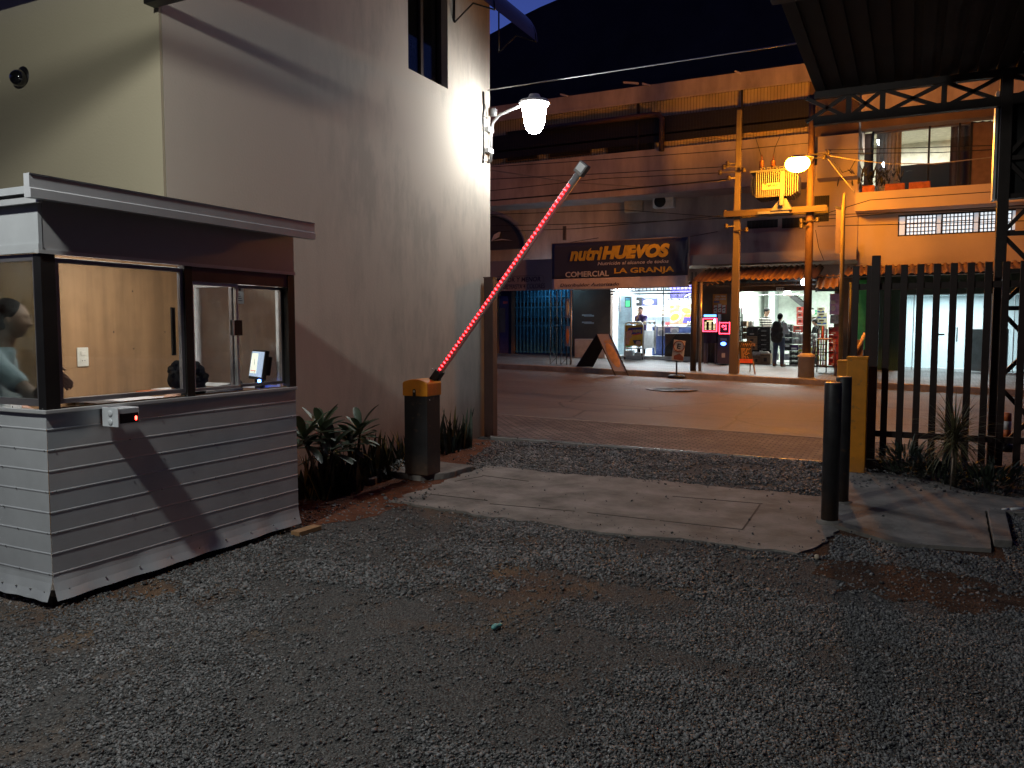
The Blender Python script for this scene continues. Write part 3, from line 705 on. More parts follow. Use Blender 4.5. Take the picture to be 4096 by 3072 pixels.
f.box(XB + .1, XF - .0615, yy, yy + .025, ZW0 + .01, ZW0 + .05); f.box(XB + .1, XF - .0615, yy, yy + .025, ZW1 - .04, ZW1 - .003); f.box(XF - .074, XF - .062, yy + .001, yy + .024, ZW0 + .05, ZW1 - .04); f.box(XB + .1, XB + .13, yy + .001, yy + .024, ZW0 + .05, ZW1 - .04)
w = f.build('window', grey_frame, booth); p = MB(); p.box(XB + .13, XF - .074, yy + .01, yy + .016, ZW0 + .05, ZW1 - .04); p.build('pane', glass('side_pane', (.74, .82, .82), .04, .02, .05), w)
def translucent(name, col):
    m, nt, b = _nodes(name); N, L = nt.nodes, nt.links
    t = N.new('ShaderNodeBsdfTranslucent'); t.inputs['Color'].default_value = (*col, 1); x = N.new('ShaderNodeMixShader'); x.inputs['Fac'].default_value = .5
    b.inputs['Base Color'].default_value = (*col, 1); L.new(b.outputs['BSDF'], x.inputs[1]); L.new(t.outputs['BSDF'], x.inputs[2]); L.new(x.outputs['Shader'], N['Material Output'].inputs['Surface']); return m
st = MB(); sy = yF(985); st.box(XF - .052, XF - .0505, sy - .03, sy + .035, 1.78, 1.90, 0)
for k in range(4): st.box(XF - .0503, XF - .05, sy - .022, sy + .02 - .008 * k, 1.80 + k * .016, 1.806 + k * .016, 1)
st.box(XF - .0503, XF - .05, sy - .015, sy + .005, 1.872, 1.892, 1)
tag(st.build('sticker', [translucent('sticker_paper', (.7, .74, .76)), pm('print_ink', (.1, .12, .16), .6)]), 'small printed white sticker on the booth window pane', 'sticker')
# shell inside
mb = MB(); mb.box(XB - .03, XB, YA + .02, YB - .01, .1, ZT); mb.build('back_wall', wood_m, booth)
mb = MB()
for a_, b_ in ((530, 1165), (455, 1328), (660, 1328), (535, 1395), (230, 1148), (234, 1270), (240, 1398)): q = onX(a_, b_, XB); mb.ell((XB, q.y, q.z), (.003, .006, .006), 8, 4)
mb.build('nail_heads', blk, booth)
mb = MB(); yi = YB - .02
for (a, b_, c_, d_) in ((XB, XF - .06, .1, 1.12), (XB, XF - .06, 1.98, ZT), (XB, XB + .06, 1.12, 1.98), (XF - .12, XF - .061, 1.12, 1.98)): mb.box(a, b_, yi - .02, yi, c_, d_)
mb.build('side_wall', pm('side_liner', (.33, .20, .12), .6, var=.2, scale=2, stretch=(3, 3, .3)), booth)
f = MB(); a, b_ = XB + .06, XF - .12
for q in ((a, a + .05, 1.12, 1.98), (b_ - .03, b_, 1.12, 1.98), (a + .05, b_ - .03, 1.94, 1.98), (a + .05, b_ - .03, 1.12, 1.15)): f.box(q[0], q[1], yi - .028, yi + .012, q[2], q[3])
w = f.build('window', white_p, booth, bev=.003); p = MB(); p.box(a + .05, b_ - .03, yi - .006, yi - .001, 1.15, 1.94); p.build('pane', pane_b, w)
mb = MB(); mb.box(XB, XF - .021, YA + .02, YB - .01, .06, .1); mb.build('floor', pm('booth_floor', (.2, .18, .16), .7), booth)
mb = MB(); mb.box(XB, XF - .021, YA + .02, YB - .01, ZT - .03, ZT); mb.build('ceiling', white_p, booth)
mb = MB(); mb.box(XF - .03, XF - .022, YA + .03, YB - .03, .1, ZW0); mb.build('lower_liner', wood_m, booth)
for x in (XF - .08, XB + .1):
    for y in (YA + .06, YB - .08):
        mb = MB(); mb.box(x - .04, x + .04, y - .04, y + .04, -.02, .06); mb.build('leg', blk, booth)
mb = MB(); mb.box(XB - .05, XB - .031, YA, YB, .06, ZT); mb.build('back_panel', bm_, booth)
# roof and gutter board
XG = XF + .13
g0, g1 = onX(121, 740, XG), onX(1262, 918, XG)
zg1 = onX(122, 690, XG).z; zg0 = onX(122, 787, XG).z
mb = MB(); cz = zg0 + (zg1 - zg0) * .42
prof = [(XG - .055, zg0), (XG, zg0), (XG, cz - .006), (XG - .008, cz), (XG - .008, zg1 - .008), (XG - .002, zg1), (XG - .055, zg1)]
mb.prism([(x, g0.y, z) for x, z in prof], (0, g1.y - g0.y, 0)); mb.build('gutter_board', trim_m and pm('gutter_paint', (.52, .53, .56), .4, .25, var=.06), booth)
mb = MB(); mb.box(XB - .15, XG - .056, g0.y + .06, g1.y - .06, zg1 - .09, zg1 - .05); mb.build('roof', bm_, booth)
mb = MB(); mb.box(XB - .15, XG - .056, g0.y + .075, g0.y + .1, zg0 + .02, zg1 - .14) ; mb.build('roof_trim', trim_m, booth)
lt = MB(); lt.lathe([(.018, 0), (.018, .9)], (XF - .28, 3.15, ZT - .08), 10, 0, True, Matrix.Rotation(R(-90), 3, 'X')); lt.build('tube_lamp', em('booth_tube', (1, .98, .93), 22), booth)
lamp('booth_light', 'AREA', (XF - .45, 3.8, ZT - .06), (1, .98, .94), 15, .25, 1.2, parent=booth)

# card reader on the booth front, its red light on
cr0 = onX(540, 1690, XF + .02)
cy, czz = cr0.y, onX(540, 1650, XF).z
rd = thing('sensor_box', 'small grey sensor box with glowing red light on the booth front', 'sensor', (XF, cy, czz))
mb = MB(); y0, y1 = onX(464, 1650, XF + .13).y, onX(553, 1650, XF + .13).y
mb.box(XF + .012, XF + .15, y0 - .004, y0 + .004, czz - .06, czz + .055); mb.box(XF + .012, XF + .016, y0 + .004, y0 + .06, czz - .06, czz + .055)
for z in (czz - .03, czz + .02): mb.lathe([(.018, 0), (.02, .004), (.01, .007)], (XF + .085, y0 - .004, z), 14, 0, True, Matrix.Rotation(R(90), 3, 'X'))
mb.build('bracket', pm('bracket_paint', (.55, .58, .62), .4), rd, bev=.002)
mb = MB(); mb.box(XF + .02, XF + .14, y0 + .006, y1, czz - .045, czz + .05); mb.build('case', pm('sensor_case', (.5, .52, .56), .35), rd, bev=.006)
mb = MB(); mb.box(XF + .139, XF + .146, y0 + .016, y1 - .01, czz - .04, czz + .018); mb.build('lens', pm('sensor_lens', (.012, .008, .01), .1), rd, bev=.003)
mb = MB(); mb.ell((XF + .147, y1 - .03, czz - .015), (.003, .008, .014), 10, 6); mb.build('light', em('sensor_red', (1, .03, .02), 25), rd)

# outlet on the plywood, desk, keyboard, monitor, papers
so = onX(329, 1428, XB)
sw = thing('switch_plate', 'cream light switch and socket plate on the plywood wall', 'switch', (XB, so.y, so.z))
mb = MB(); mb.box(XB + .001, XB + .01, so.y - .045, so.y + .045, so.z - .07, so.z + .07); cream = pm('cream_plastic', (.75, .72, .62), .4); mb.build('plate', cream, sw, bev=.004)
mb = MB(); mb.box(XB + .01, XB + .016, so.y - .02, so.y + .022, so.z + .012, so.z + .042); mb.build('rocker', cream, sw, bev=.002)
mb = MB(); mb.box(XB + .01, XB + .013, so.y - .02, so.y + .022, so.z - .045, so.z - .012, 0); mb.box(XB + .013, XB + .0135, so.y - .012, so.y - .006, so.z - .03, so.z - .024, 1); mb.box(XB + .013, XB + .0135, so.y + .008, so.y + .014, so.z - .03, so.z - .024, 1); mb.build('socket', [cream, blk], sw)
ZD = 1.10
dk = thing('desk', 'white topped desk inside the booth under the monitor', 'desk', (-4.9, 4.4, .1))
mb = MB(); mb.box(XB + .01, XF - .06, 3.75, 4.85, ZD - .03, ZD); mb.build('top', pm('desk_top', (.62, .62, .64), .35), dk, bev=.003)
for x in (XB + .05, XF - .12):
    mb = MB(); mb.box(x - .02, x + .02, 3.8, 3.84, .1, ZD - .03); mb.build('leg', grey_m, dk)
P = onX(1035, 1430, XF - .3)
mn = thing('monitor', 'small black computer monitor with lit screen on the booth desk', 'monitor', (P.x, P.y, ZD))
rot = Matrix.Rotation(R(152), 3, 'Z') @ Matrix.Rotation(R(9), 3, 'X')      # screen looks toward the seated person
def mloc(x, y, z): return Vector((P.x, P.y, ZD + .21)) + rot @ Vector((x, y, z))
mb = MB(); mb.obox(mloc(0, 0, 0), (.33, .035, .235), rot); mb.obox(mloc(0, -.04, -.0), (.22, .05, .15), rot); mb.build('case', blk, mn, bev=.006)
mb = MB(); mb.obox(mloc(0, .0185, .005), (.30, .002, .20), rot); sc_ = mb.build('screen', em('screen_blue', (.36, .46, .62), .9), mn)
mb = MB(); mb.obox(mloc(.06, .0205, .01), (.15, .001, .16), rot, 0); mb.obox(mloc(.06, .0215, -.05), (.13, .001, .006), rot, 1)
mb.obox(mloc(.05, .0215, .02), (.01, .001, .05), rot, 2); mb.build('window_image', [em('screen_page', (.85, .9, .75), .9), em('screen_red', (.7, .15, .15), .8), em('screen_ink', (.2, .25, .35), .5)], sc_)
mb = MB(); mb.box(P.x - .03, P.x + .03, P.y - .02, P.y + .02, ZD + .01, ZD + .16); mb.lathe([(.1, 0), (.1, .008), (.03, .014)], (P.x, P.y, ZD), 20); mb.build('stand', blk, mn)
mb = MB(); mb.ell(mloc(-.12, .02, -.125), (.014, .014, .014), 10, 6); mb.build('power_light', em('blue_led', (.05, .15, 1.0), 40), mn)
P2 = onX(880, 1515, XF - .25)
kb = MB(); kb.box(XF - .42, XF - .27, P2.y - .19, P2.y + .2, ZD, ZD + .022, 0)
for i in range(5):
    for j in range(14): kb.box(XF - .41 + i * .027, XF - .388 + i * .027, P2.y - .18 + j * .0265, P2.y - .158 + j * .0265, ZD + .022, ZD + .03, 1)
tag(kb.build('keyboard', [blk, pm('key', (.04, .04, .042), .5)], bev=.001), 'black computer keyboard on the booth desk beside the seated person', 'keyboard')
mb = MB(); pp = onX(640, 1490, XF - .75); mb.box(pp.x - .1, pp.x + .12, pp.y - .14, pp.y + .14, ZD + .02, ZD + .032); tag(mb.build('orange_folder', pm('folder', (.55, .13, .04), .5)), 'flat orange folder on the desk behind the dark haired person', 'folder')
mb = MB(); mb.box(pp.x - .08, pp.x + .08, pp.y - .02, pp.y + .12, ZD + .033, ZD + .042); tag(mb.build('paper_stack', white_p), 'small stack of white papers lying on the orange folder', 'papers')
mb = MB(); mb.box(pp.x - .11, pp.x + .13, pp.y - .15, pp.y + .15, ZD - .03, ZD + .02); tag(mb.build('shelf_board', pm('shelf_wood', (.3, .17, .08), .6)), 'brown wooden shelf board under the orange folder at the back wall', 'shelf')
pc = onX(915, 1505, XF - .5)
mb = MB(); mb.ell((pc.x, pc.y, ZD + .02), (.12, .1, .035)); mb.ell((pc.x + .03, pc.y + .05, ZD + .05), (.05, .05, .05)); mb.cap((pc.x, pc.y - .12, ZD + .015), .02, (pc.x, pc.y, ZD + .03), .03)
blob('cloth_bag', mb, .008, pm('black_cloth', (.012, .012, .013), .9, bump=.4, bscale=40)); tag(bpy.data.objects['cloth_bag'], 'crumpled black cloth bag on the desk behind the keyboard', 'bag')

# ================================================================ PEOPLE
skin_m = pm('skin', (.42, .24, .165), .5, var=.1, scale=20, spec=.35)
hair_m = pm('black_hair', (.007, .006, .0055), .7, var=.5, scale=40, bump=.6, bscale=110, spec=.25)
def head(mb, c, yaw, pitch=0, s=1.0, roll=0):
    rot = Matrix.Rotation(yaw, 3, 'Z') @ Matrix.Rotation(pitch, 3, 'X') @ Matrix.Rotation(roll, 3, 'Y')
    n, m = 44, 36; vs = []
    for i in range(m + 1):
        ph = math.pi * i / m
        for j in range(n):
            t = 2 * math.pi * j / n
            x, y, z = .074 * math.sin(ph) * math.cos(t), .096 * math.sin(ph) * math.sin(t), -.117 * math.cos(ph)
            if z < 0:
                q = -z / .117; x *= 1 - .28 * q * q; y = y * (1 - .12 * q) + .012 * q
            if y > 0:
                g = lambda sx, sz, cx, cz: math.exp(-((x - cx) / sx) ** 2 - ((z - cz) / sz) ** 2)
                tri = max(0, min((.03 - z) / .055, 1)) if z > -.025 else max(0, 1 - (-.025 - z) / .012)
                y += .031 * tri * math.exp(-(x / (.009 + .006 * tri)) ** 2)
                y += .007 * g(.05, .012, 0, .036) - .010 * (g(.018, .014, .031, .018) + g(.018, .014, -.031, .018))
                y += .007 * g(.026, .007, 0, -.050) + .007 * g(.024, .007, 0, -.064) - .004 * g(.03, .004, 0, -.0565) + .012 * g(.026, .016, 0, -.097)
            vs.append(Vector(c) + rot @ (Vector((x, y, z)) * s))
    fs = [(i * n + j, i * n + (j + 1) % n, (i + 1) * n + (j + 1) % n, (i + 1) * n + j) for i in range(m) for j in range(n)]
    mb.add(vs, fs, 0, True)
    for sx in (-1, 1): mb.ell(Vector(c) + rot @ (Vector((sx * .074, -.008, -.005)) * s), (.012 * s, .018 * s, .032 * s), 10, 8, 0, rot)
    return rot
def hair(parent, c, rot, s=1.0, mat=None, vox=.007, lumps=None):
    mb = MB(); P = lambda v: Vector(c) + rot @ (Vector(v) * s)
    for v, r_ in lumps or [((0, -.03, .036), (.081, .096, .092)), ((0, -.045, -.005), (.079, .066, .08))]:
        mb.ell(P(v), [q * s for q in r_], 18, 12, 0, rot)
    return blob('hair', mb, vox, mat or hair_m, parent, 2)
def finger_set(mb, wrist, palm_dir, side, length=.085, curl=.5, r_=.0085, normal=None):
    """palm and five fingers from a wrist; side = direction toward the little finger, normal = the way fingers curl"""
    w, d, sd = Vector(wrist), Vector(palm_dir).normalized(), Vector(side).normalized()
    nn = Vector(normal).normalized() if normal else d.cross(sd).normalized()
    k = w + d * .085
    for u in (-.028, -.01, .01, .028): mb.cap(w + sd * u * .6, .015, k + sd * u, .0125, 8)
    for u, L in zip((-.031, -.0105, .0105, .031), (.92, 1.0, .94, .76)):
        a = k + sd * u; b = a + (d + nn * curl * .3).normalized() * length * L * .5; c_ = b + (d + nn * curl * 1.1).normalized() * length * L * .3; e = c_ + (d * .6 + nn * curl * 1.6).normalized() * length * L * .22
        mb.cap(a, r_ * 1.1, b, r_, 8); mb.cap(b, r_, c_, r_ * .92, 8); mb.cap(c_, r_ * .92, e, r_ * .8, 8)
    t0 = w + d * .03 - sd * .028; t1 = t0 + (d * .6 - sd * .8 + nn * .2).normalized() * .042; mb.cap(t0, .013, t1, .0105, 8); mb.cap(t1, .0105, t1 + (d * .9 - sd * .2 + nn * curl * .5).normalized() * .03, .0085, 8)

# 1 standing guard, left end of the booth
Cg = Vector((-5.11, 3.165, 1.655)); fdir = Vector((.74, .67, 0)).normalized(); yaw = math.atan2(-fdir.x, fdir.y); sdir = Vector((fdir.y, -fdir.x, 0))   # sdir = his right
pa = thing('person', 'young man with dark hair in a pale blue t-shirt leaning inside the booth', 'person', (Cg.x - .05, Cg.y - .06, .1))
mb = MB(); rot = head(mb, Cg, yaw, R(-6))
B = Cg - fdir * .11
neck = Cg - fdir * .06 + Vector((0, 0, -.17))
mb.cap(Cg + Vector((0, 0, -.06)) - fdir * .03, .055, neck, .06)
chest = B + Vector((0, 0, -.36)); pel = B + Vector((0, 0, -.72)) + fdir * .02
for u in (-.1, -.04, .04, .1): mb.cap(chest + sdir * u + Vector((0, 0, .08)), .085, pel + sdir * u * .8, .085)
shR, shL = chest + sdir * .165 + Vector((0, 0, .13)), chest - sdir * .165 + Vector((0, 0, .13))
hand = Vector((XF - .115, YA + .165, 1.315))
elR = Vector((XF - .36, 3.03, 1.18))
mb.cap(shR, .052, elR, .042); mb.cap(elR, .042, hand + Vector((0, -.03, .02)), .029)
finger_set(mb, hand + Vector((0, -.06, .05)), (0, .80, -.6), (.25, -.55, -.75), .09, .35, .0088, (.3, 0, -.5))
elL = shL + Vector((.02, -.02, -.3)); mb.cap(shL, .05, elL, .04); mb.cap(elL, .04, elL + fdir * .2 + Vector((0, 0, -.1)), .03)
finger_set(mb, elL + fdir * .2 + Vector((0, 0, -.1)), fdir * .9 + Vector((0, 0, -.3)), sdir, .08, .6)
for u in (-.09, .09): mb.cap(pel + sdir * u, .085, pel + sdir * u + Vector((0, 0, -.40)), .06); mb.cap(pel + sdir * u + Vector((0, 0, -.40)), .06, (pel + sdir * u).xy.to_3d() + Vector((0, 0, .17)), .042); mb.cap((pel + sdir * u).xy.to_3d() + Vector((0, 0, .145)), .04, (pel + sdir * u).xy.to_3d() + fdir * .15 + Vector((0, 0, .14)), .035)
blob('body', mb, .0065, skin_m, pa, 3)
hair(pa, Cg, rot, 1.07)
ts = pm('blue_tshirt', (.55, .62, .65), .85, var=.1, bump=.3, bscale=25)
mb = MB()
for u in (-.1, -.04, .04, .1): mb.cap(chest + sdir * u + Vector((0, 0, .08)), .102, pel + sdir * u * .9 + Vector((0, 0, .05)), .104)
mb.cap(neck + Vector((0, 0, -.045)), .075, chest + Vector((0, 0, .06)), .1)
mb.cap(shR + Vector((0, 0, .01)), .066, shR.lerp(elR, .62), .066); mb.cap(shL + Vector((0, 0, .01)), .066, shL.lerp(elL, .62), .064); mb.cap(shL, .07, shR, .07)
blob('shirt', mb, .009, ts, pa, 4)
mb = MB()
for u in (-.09, .09): mb.cap(pel + sdir * u + Vector((0, 0, .02)), .1, pel + sdir * u + Vector((0, 0, -.40)), .075); mb.cap(pel + sdir * u + Vector((0, 0, -.40)), .075, (pel + sdir * u).xy.to_3d() + Vector((0, 0, .16)), .06)
blob('trousers', mb, .01, pm('dark_jeans', (.03, .035, .05), .85), pa, 3)

# 2 seated person bent over the desk, only the head shows
Cb = onX(745, 1520, XF - .30) ; Cb.z = 1.20
pb = thing('person', 'person with thick curly black hair bent over the booth desk', 'person', (Cb.x, Cb.y, .1))
mb = MB(); rot = head(mb, Cb, R(-20), R(-62))
mb.cap(Cb + Vector((0, -.04, -.05)), .058, Cb + Vector((-.02, -.15, -.14)), .065)
ch = Cb + Vector((-.03, -.24, -.34))
for u in (-.11, 0, .11): mb.cap(ch + Vector((u, 0, .1)), .085, ch + Vector((u * .9, -.03, -.42)), .095)
for u in (-1, 1):
    s_ = ch + Vector((.17 * u, .02, .12)); e_ = s_ + Vector((.03 * u, .08, -.28)); h_ = e_ + Vector((-.06 * u, .24, .13))
    mb.cap(s_, .052, e_, .042); mb.cap(e_, .042, h_, .03); finger_set(mb, h_, (0, 1, .05), (u, 0, 0), .08, .3, .009, (0, 0, -1))
    mb.cap(ch + Vector((.09 * u, -.03, -.45)), .085, ch + Vector((.1 * u, .3, -.47)), .065); mb.cap(ch + Vector((.1 * u, .3, -.47)), .062, Vector((ch.x + .1 * u, ch.y + .3, .17)), .042); mb.cap(Vector((ch.x + .1 * u, ch.y + .3, .145)), .04, Vector((ch.x + .1 * u, ch.y + .43, .14)), .035)
blob('body', mb, .008, skin_m, pb, 3)
lum = [((0, -.02, .04), (.092, .104, .095)), ((0, -.05, -.01), (.088, .07, .085))]
rr = random.Random(4)
for k in range(70):
    v = Vector((rr.gauss(0, 1), rr.gauss(-.45, 1), rr.gauss(.5, 1))).normalized(); q_ = rr.uniform(.95, 1.16); lum.append(((v.x * .09 * q_, v.y * .112 * q_ - .02, v.z * .098 * q_ + .02), (.024, .019, .024)))
hair(pb, Cb, rot, 1.12, lumps=lum, vox=.005, mat=pm('matte_black_hair', (.004, .0035, .0035), .9, spec=.08, bump=.8, bscale=90))
mb = MB()
for u in (-.11, 0, .11): mb.cap(ch + Vector((u, 0, .1)), .102, ch + Vector((u * .9, -.03, -.4)), .112)
for u in (-1, 1):
    s_ = ch + Vector((.17 * u, .02, .12)); e_ = s_ + Vector((.03 * u, .08, -.28)); mb.cap(s_, .068, s_.lerp(e_, .7), .062); mb.cap(ch + Vector((0, 0, .13)), .09, s_, .068)
blob('shirt', mb, .01, pm('white_shirt', (.6, .6, .58), .85), pb, 4)
mb = MB()
for u in (-1, 1): mb.cap(ch + Vector((.09 * u, -.03, -.45)), .102, ch + Vector((.1 * u, .3, -.47)), .08); mb.cap(ch + Vector((.1 * u, .3, -.47)), .078, Vector((ch.x + .1 * u, ch.y + .3, .2)), .058)
blob('trousers', mb, .01, pm('dark_jeans', (.03, .035, .05), .85), pb, 3)
st_ = thing('stool', 'low black stool under the person bent over the desk', 'stool', (ch.x, ch.y, .1))
mb = MB(); zs_ = ch.z - .56; mb.lathe([(.17, -.03), (.18, -.01), (.17, .0)], (ch.x, ch.y, zs_), 20); mb.build('seat', blk, st_)
for k in range(4):
    a = math.pi / 4 + k * math.pi / 2; mb = MB(); mb.tube([(ch.x + .1 * math.cos(a), ch.y + .1 * math.sin(a), zs_ - .03), (ch.x + .16 * math.cos(a), ch.y + .16 * math.sin(a), .1)], .012); mb.build('leg', blk, st_)

# ================================================================ BARRIER
bx0, bx1, by0, by1 = onZ(1613, 1897, .07).x, onZ(1710, 1904, .07).x, onZ(1710, 1904, .07).y, onZ(1710, 1904, .07).y + .26
bx1 = max(bx1, bx0 + .27)
mb = MB(); mb.prism(outline([(-5.04, 7.08), (-4.55, 7.02), (-4.33, 7.28), (-4.33, 7.8), (-5.02, 7.85)], .02, .08, -.03, 3), (0, 0, .1))
tag(mb.build('concrete_plinth', conc_m, bev=.012), 'rough concrete plinth under the barrier cabinet', 'plinth')
bar_ = thing('barrier_gate', 'raised barrier with yellow capped black cabinet and red lit arm', 'barrier', ((bx0 + bx1) / 2, (by0 + by1) / 2, .07))
zc0 = onY(1660, 1580, by0).z; zc1 = onY(1660, 1512, by0).z
cab_m = pm('cabinet_black', (.016, .016, .018), .5, spec=.4, var=.3, dust=.3)
mb = MB(); mb.box(bx0, bx1, by0, by1, .07, zc0); mb.build('cabinet', cab_m, bar_, bev=.008)
yel = pm('barrier_yellow', (.74, .27, .010), .45, var=.10, scale=9, spec=.5, dust=.22)
prof = [(bx0 - .012, zc0 - .012), (bx0 - .012, zc1 - .055)]
for k in range(9):
    t = k / 8; prof.append((bx0 - .012 + (bx1 - bx0 + .024) * (.04 + .92 * t), zc1 - .045 + .045 * math.sin(math.pi * (.12 + .76 * t)) - .012))
prof += [(bx1 + .012, zc1 - .055), (bx1 + .012, zc0 - .012)]
mb = MB(); mb.prism([(x, by0 - .012, z) for x, z in prof], (0, by1 - by0 + .024, 0)); mb.build('cap', yel, bar_, bev=.01)
mb = MB(); xm = (bx0 + bx1) / 2 - .005; rot = Matrix.Rotation(R(90), 3, 'X'); mb.lathe([(.019, 0), (.019, .003)], (xm, by0 - .0125, zc0 + .045), 16, 0, False, rot); mb.box(xm - .019, xm + .019, by0 - .0155, by0 - .0125, zc0 - .012, zc0 + .045); mb.lathe([(.012, 0), (.012, .004)], (xm, by0 - .0155, zc0 + .04), 12, 1, False, rot)
mb.build('key_slot', [blk, grey_m], bar_)
mb = MB(); mb.ell((bx1 + .001, by0 + .05, zc0 - .05), (.006, .008, .008), 8, 6); mb.build('screw', alu, bar_)
YAr = by1 - .03
A, Z_ = onY(1742, 1512, YAr), onY(2318, 690, YAr)
ad = (Z_ - A).normalized(); nrm = Vector((-ad.z, 0, ad.x))
mb = MB(); mb.bar(A - ad * .03, A + ad * .10, .07, .11, up=(0, 1, 0)); mb.lathe([(.045, 0), (.045, .07)], A + Vector((0, .05, 0)), 16, 0, True, rot)
mb.ell(A + ad * .06 + nrm * .075 + Vector((0, -.03, 0)), (.012, .01, .012), 8, 6, 1); mb.build('arm_clamp', [blk, alu], bar_, bev=.004)
arm_m = pm('arm_white', (.45, .42, .42), .4)
mb = MB(); mb.tube([A + ad * .02, Z_], .034, 16); arm = mb.build('arm', arm_m, bar_)
strip = em('led_strip', (1, .015, .02), .08)
mb = MB(); mb.bar(A + ad * .07 + Vector((0, -.036, 0)), Z_ - ad * .14 + Vector((0, -.030, 0)), .028, .016, up=(0, 1, 0)); mb.build('light_strip', strip, arm)
led_m = em('red_led', (1, .022, .03), 15)
lm = MB(); lm.ell((0, 0, 0), (.0105, .008, .016), 8, 6)
LD = (Z_ - ad * .16) - (A + ad * .08); n_led = 52
first = None
lr = Matrix((ad, Vector((0, 1, 0)), nrm)).transposed()
lm.v = [tuple(lr @ Vector(v)) for v in lm.v]
for k in range(n_led):
    p = A + ad * .08 + LD * (k / (n_led - 1)) + Vector((0, -.041, 0))
    if first is None:
        first = lm.build('led', led_m); o = first; o.location = p; o.parent = arm; o.matrix_parent_inverse = Matrix.Translation(-wloc(arm))
    else:
        o = first.copy(); COL.objects.link(o); o.location = p
mb = MB(); mb.bar(Z_ - ad * .02, Z_ + ad * .1, .1, .09, up=(0, 1, 0)); mb.build('end_cap', pm('cap_grey', (.30, .29, .28), .5), arm, bev=.008)
mb = MB(); mb.bar(Z_ + ad * .01 + Vector((0, -.052, 0)), Z_ + ad * .085 + Vector((0, -.052, 0)), .075, .006, up=(0, 1, 0)); mb.build('reflector', pm('reflector_white', (.85, .87, .9), .3), arm)

# edging bricks and timber
brick = pm('old_brick', (.16, .13, .12), .9, var=.35, bump=.7, bscale=30)
for (px, py, rz, lab) in ((1440, 1925, .5, 'weathered edging brick in the bed, the nearer one to the booth'), (1490, 1895, .35, 'weathered edging brick in the bed, closer to the barrier cabinet')):
    c = onZ(px, py, .03); mb = MB(); mb.obox((c.x, c.y, .03), (.34, .16, .075), Matrix.Rotation(rz, 3, 'Z')); tag(mb.build('edging_brick', brick, bev=.012), lab, 'brick', 'bricks edging the planting bed')
mb = MB(); a, b_ = onZ(1180, 2135, .02), onZ(1270, 2108, .02); mb.bar(a, b_, .09, .035); tag(mb.build('timber_offcut', pm('raw_timber', (.3, .17, .08), .7, stretch=(1, 8, 1)), bev=.003), 'short brown timber offcut on the gravel under the booth corner', 'timber')
mb = MB()
for (px, py, s) in ((3620, 2130, .0), ): pass
c = onZ(3268, 2228, .02); mb = MB(); mb.ell(c, (.02, .018, .02), 7, 5); tag(mb.build('pale_stone', pm('pale_stone', (.5, .42, .32), .8)), 'single pale beige pebble on the dark gravel near the driveway edge', 'stone')
c = onZ(1980, 2505, .02); mb = MB(); mb.ell((c.x, c.y, .018), (.02, .035, .016), 8, 5); mb.ell((c.x + .015, c.y + .03, .02), (.015, .02, .012), 8, 5); blob('scrap_wrapper', mb, .006, pm('teal_film', (.12, .34, .33), .4)); tag(bpy.data.objects['scrap_wrapper'], 'small crumpled teal plastic wrapper lying on the gravel', 'litter')

# ================================================================ PLANTS ON THE LEFT BED
leaf_m = pm('broad_leaf', (.10, .16, .095), .45, var=.45, scale=4, spec=.5, island=False)
stem_m = pm('green_stem', (.10, .085, .06), .7)
def shrub(base, crowns, label, seed):
    random.seed(seed)
    t = thing('leafy_shrub', label, 'shrub', base, 'broad leaved shrubs in the bed by the booth')
    st = MB(); fo = MB()
    for c in crowns:
        c = Vector(c); b = Vector(base); st.tube([b, b.lerp(c, .5) + Vector((random.uniform(-.03, .03), 0, .02)), c], [.02, .016, .012], 7)
        for k in range(22):
            a = k * 2.4 + random.random() * .6; e = 1.0 - k * .06 + random.uniform(-.15, .15)
            leaf(fo, c + Vector((0, 0, .01 * (8 - k) * .4)), (math.cos(a) * math.cos(e), math.sin(a) * math.cos(e), math.sin(e)), random.uniform(.2, .34), random.uniform(.075, .105), random.uniform(.1, .9), 8, .3, 0, lambda t: max(.05, math.sin(math.pi * min(1, t * .93 + .04)) ** .7 * (.55 + .6 * t)))
    st.build('stem', stem_m, t); fo.build('foliage', leaf_m, t)
def wp(px, py, X): return onX(px, py, X)
c1, c2, c3 = wp(1285, 1725, -4.92), wp(1440, 1735, -4.95), wp(1215, 1760, -4.88)
c4, c5 = wp(1330, 1800, -4.85), wp(1400, 1775, -5.0)
shrub((c1.x, c1.y + .03, 0), [c1, c3, c4], 'broad leaved green shrub standing right against the booth corner', 3)
shrub((c2.x - .03, c2.y - .05, 0), [c2, c5], 'broad leaved green shrub between the booth corner and the barrier cabinet', 5)
sn_m = pm('sword_leaf', (.035, .05, .028), .5, var=.5, scale=7, spec=.4, stretch=(1, 1, 4)); sn_y = pm('sword_leaf_yellow', (.28, .23, .07), .5, var=.3, scale=6)
def swords(px0, px1, pyb, X, hmin, hmax, n, label, seed, dx=.22):
    random.seed(seed); mb = MB()
    a, b = onX(px0, pyb, X), onX(px1, pyb, X); c = (a + b) / 2
    for k in range(n):
        y = random.uniform(a.y, b.y); x = X + random.uniform(-dx, dx); h = random.uniform(hmin, hmax)
        leaf(mb, (x, y, 0), (random.gauss(0, .2), random.gauss(0, .24), 1), h * random.choice((.55, .8, 1, 1)), random.uniform(.03, .055), random.uniform(-.1, .25), 6, .35, 1 if random.random() < .13 else 0, lambda t: (.75 + .6 * t) if t < .45 else (1.02 * (1 - (t - .45) / .55) ** .7 + .02))
    return tag(mb.build('sword_plant', [sn_m, sn_y]), label, 'plant', 'sword leaved plants along the pink wall')
swords(1215, 1400, 1940, -4.98, .28, .5, 130, 'dense dark clump of sword leaved plants under the broad leaved shrubs', 1)
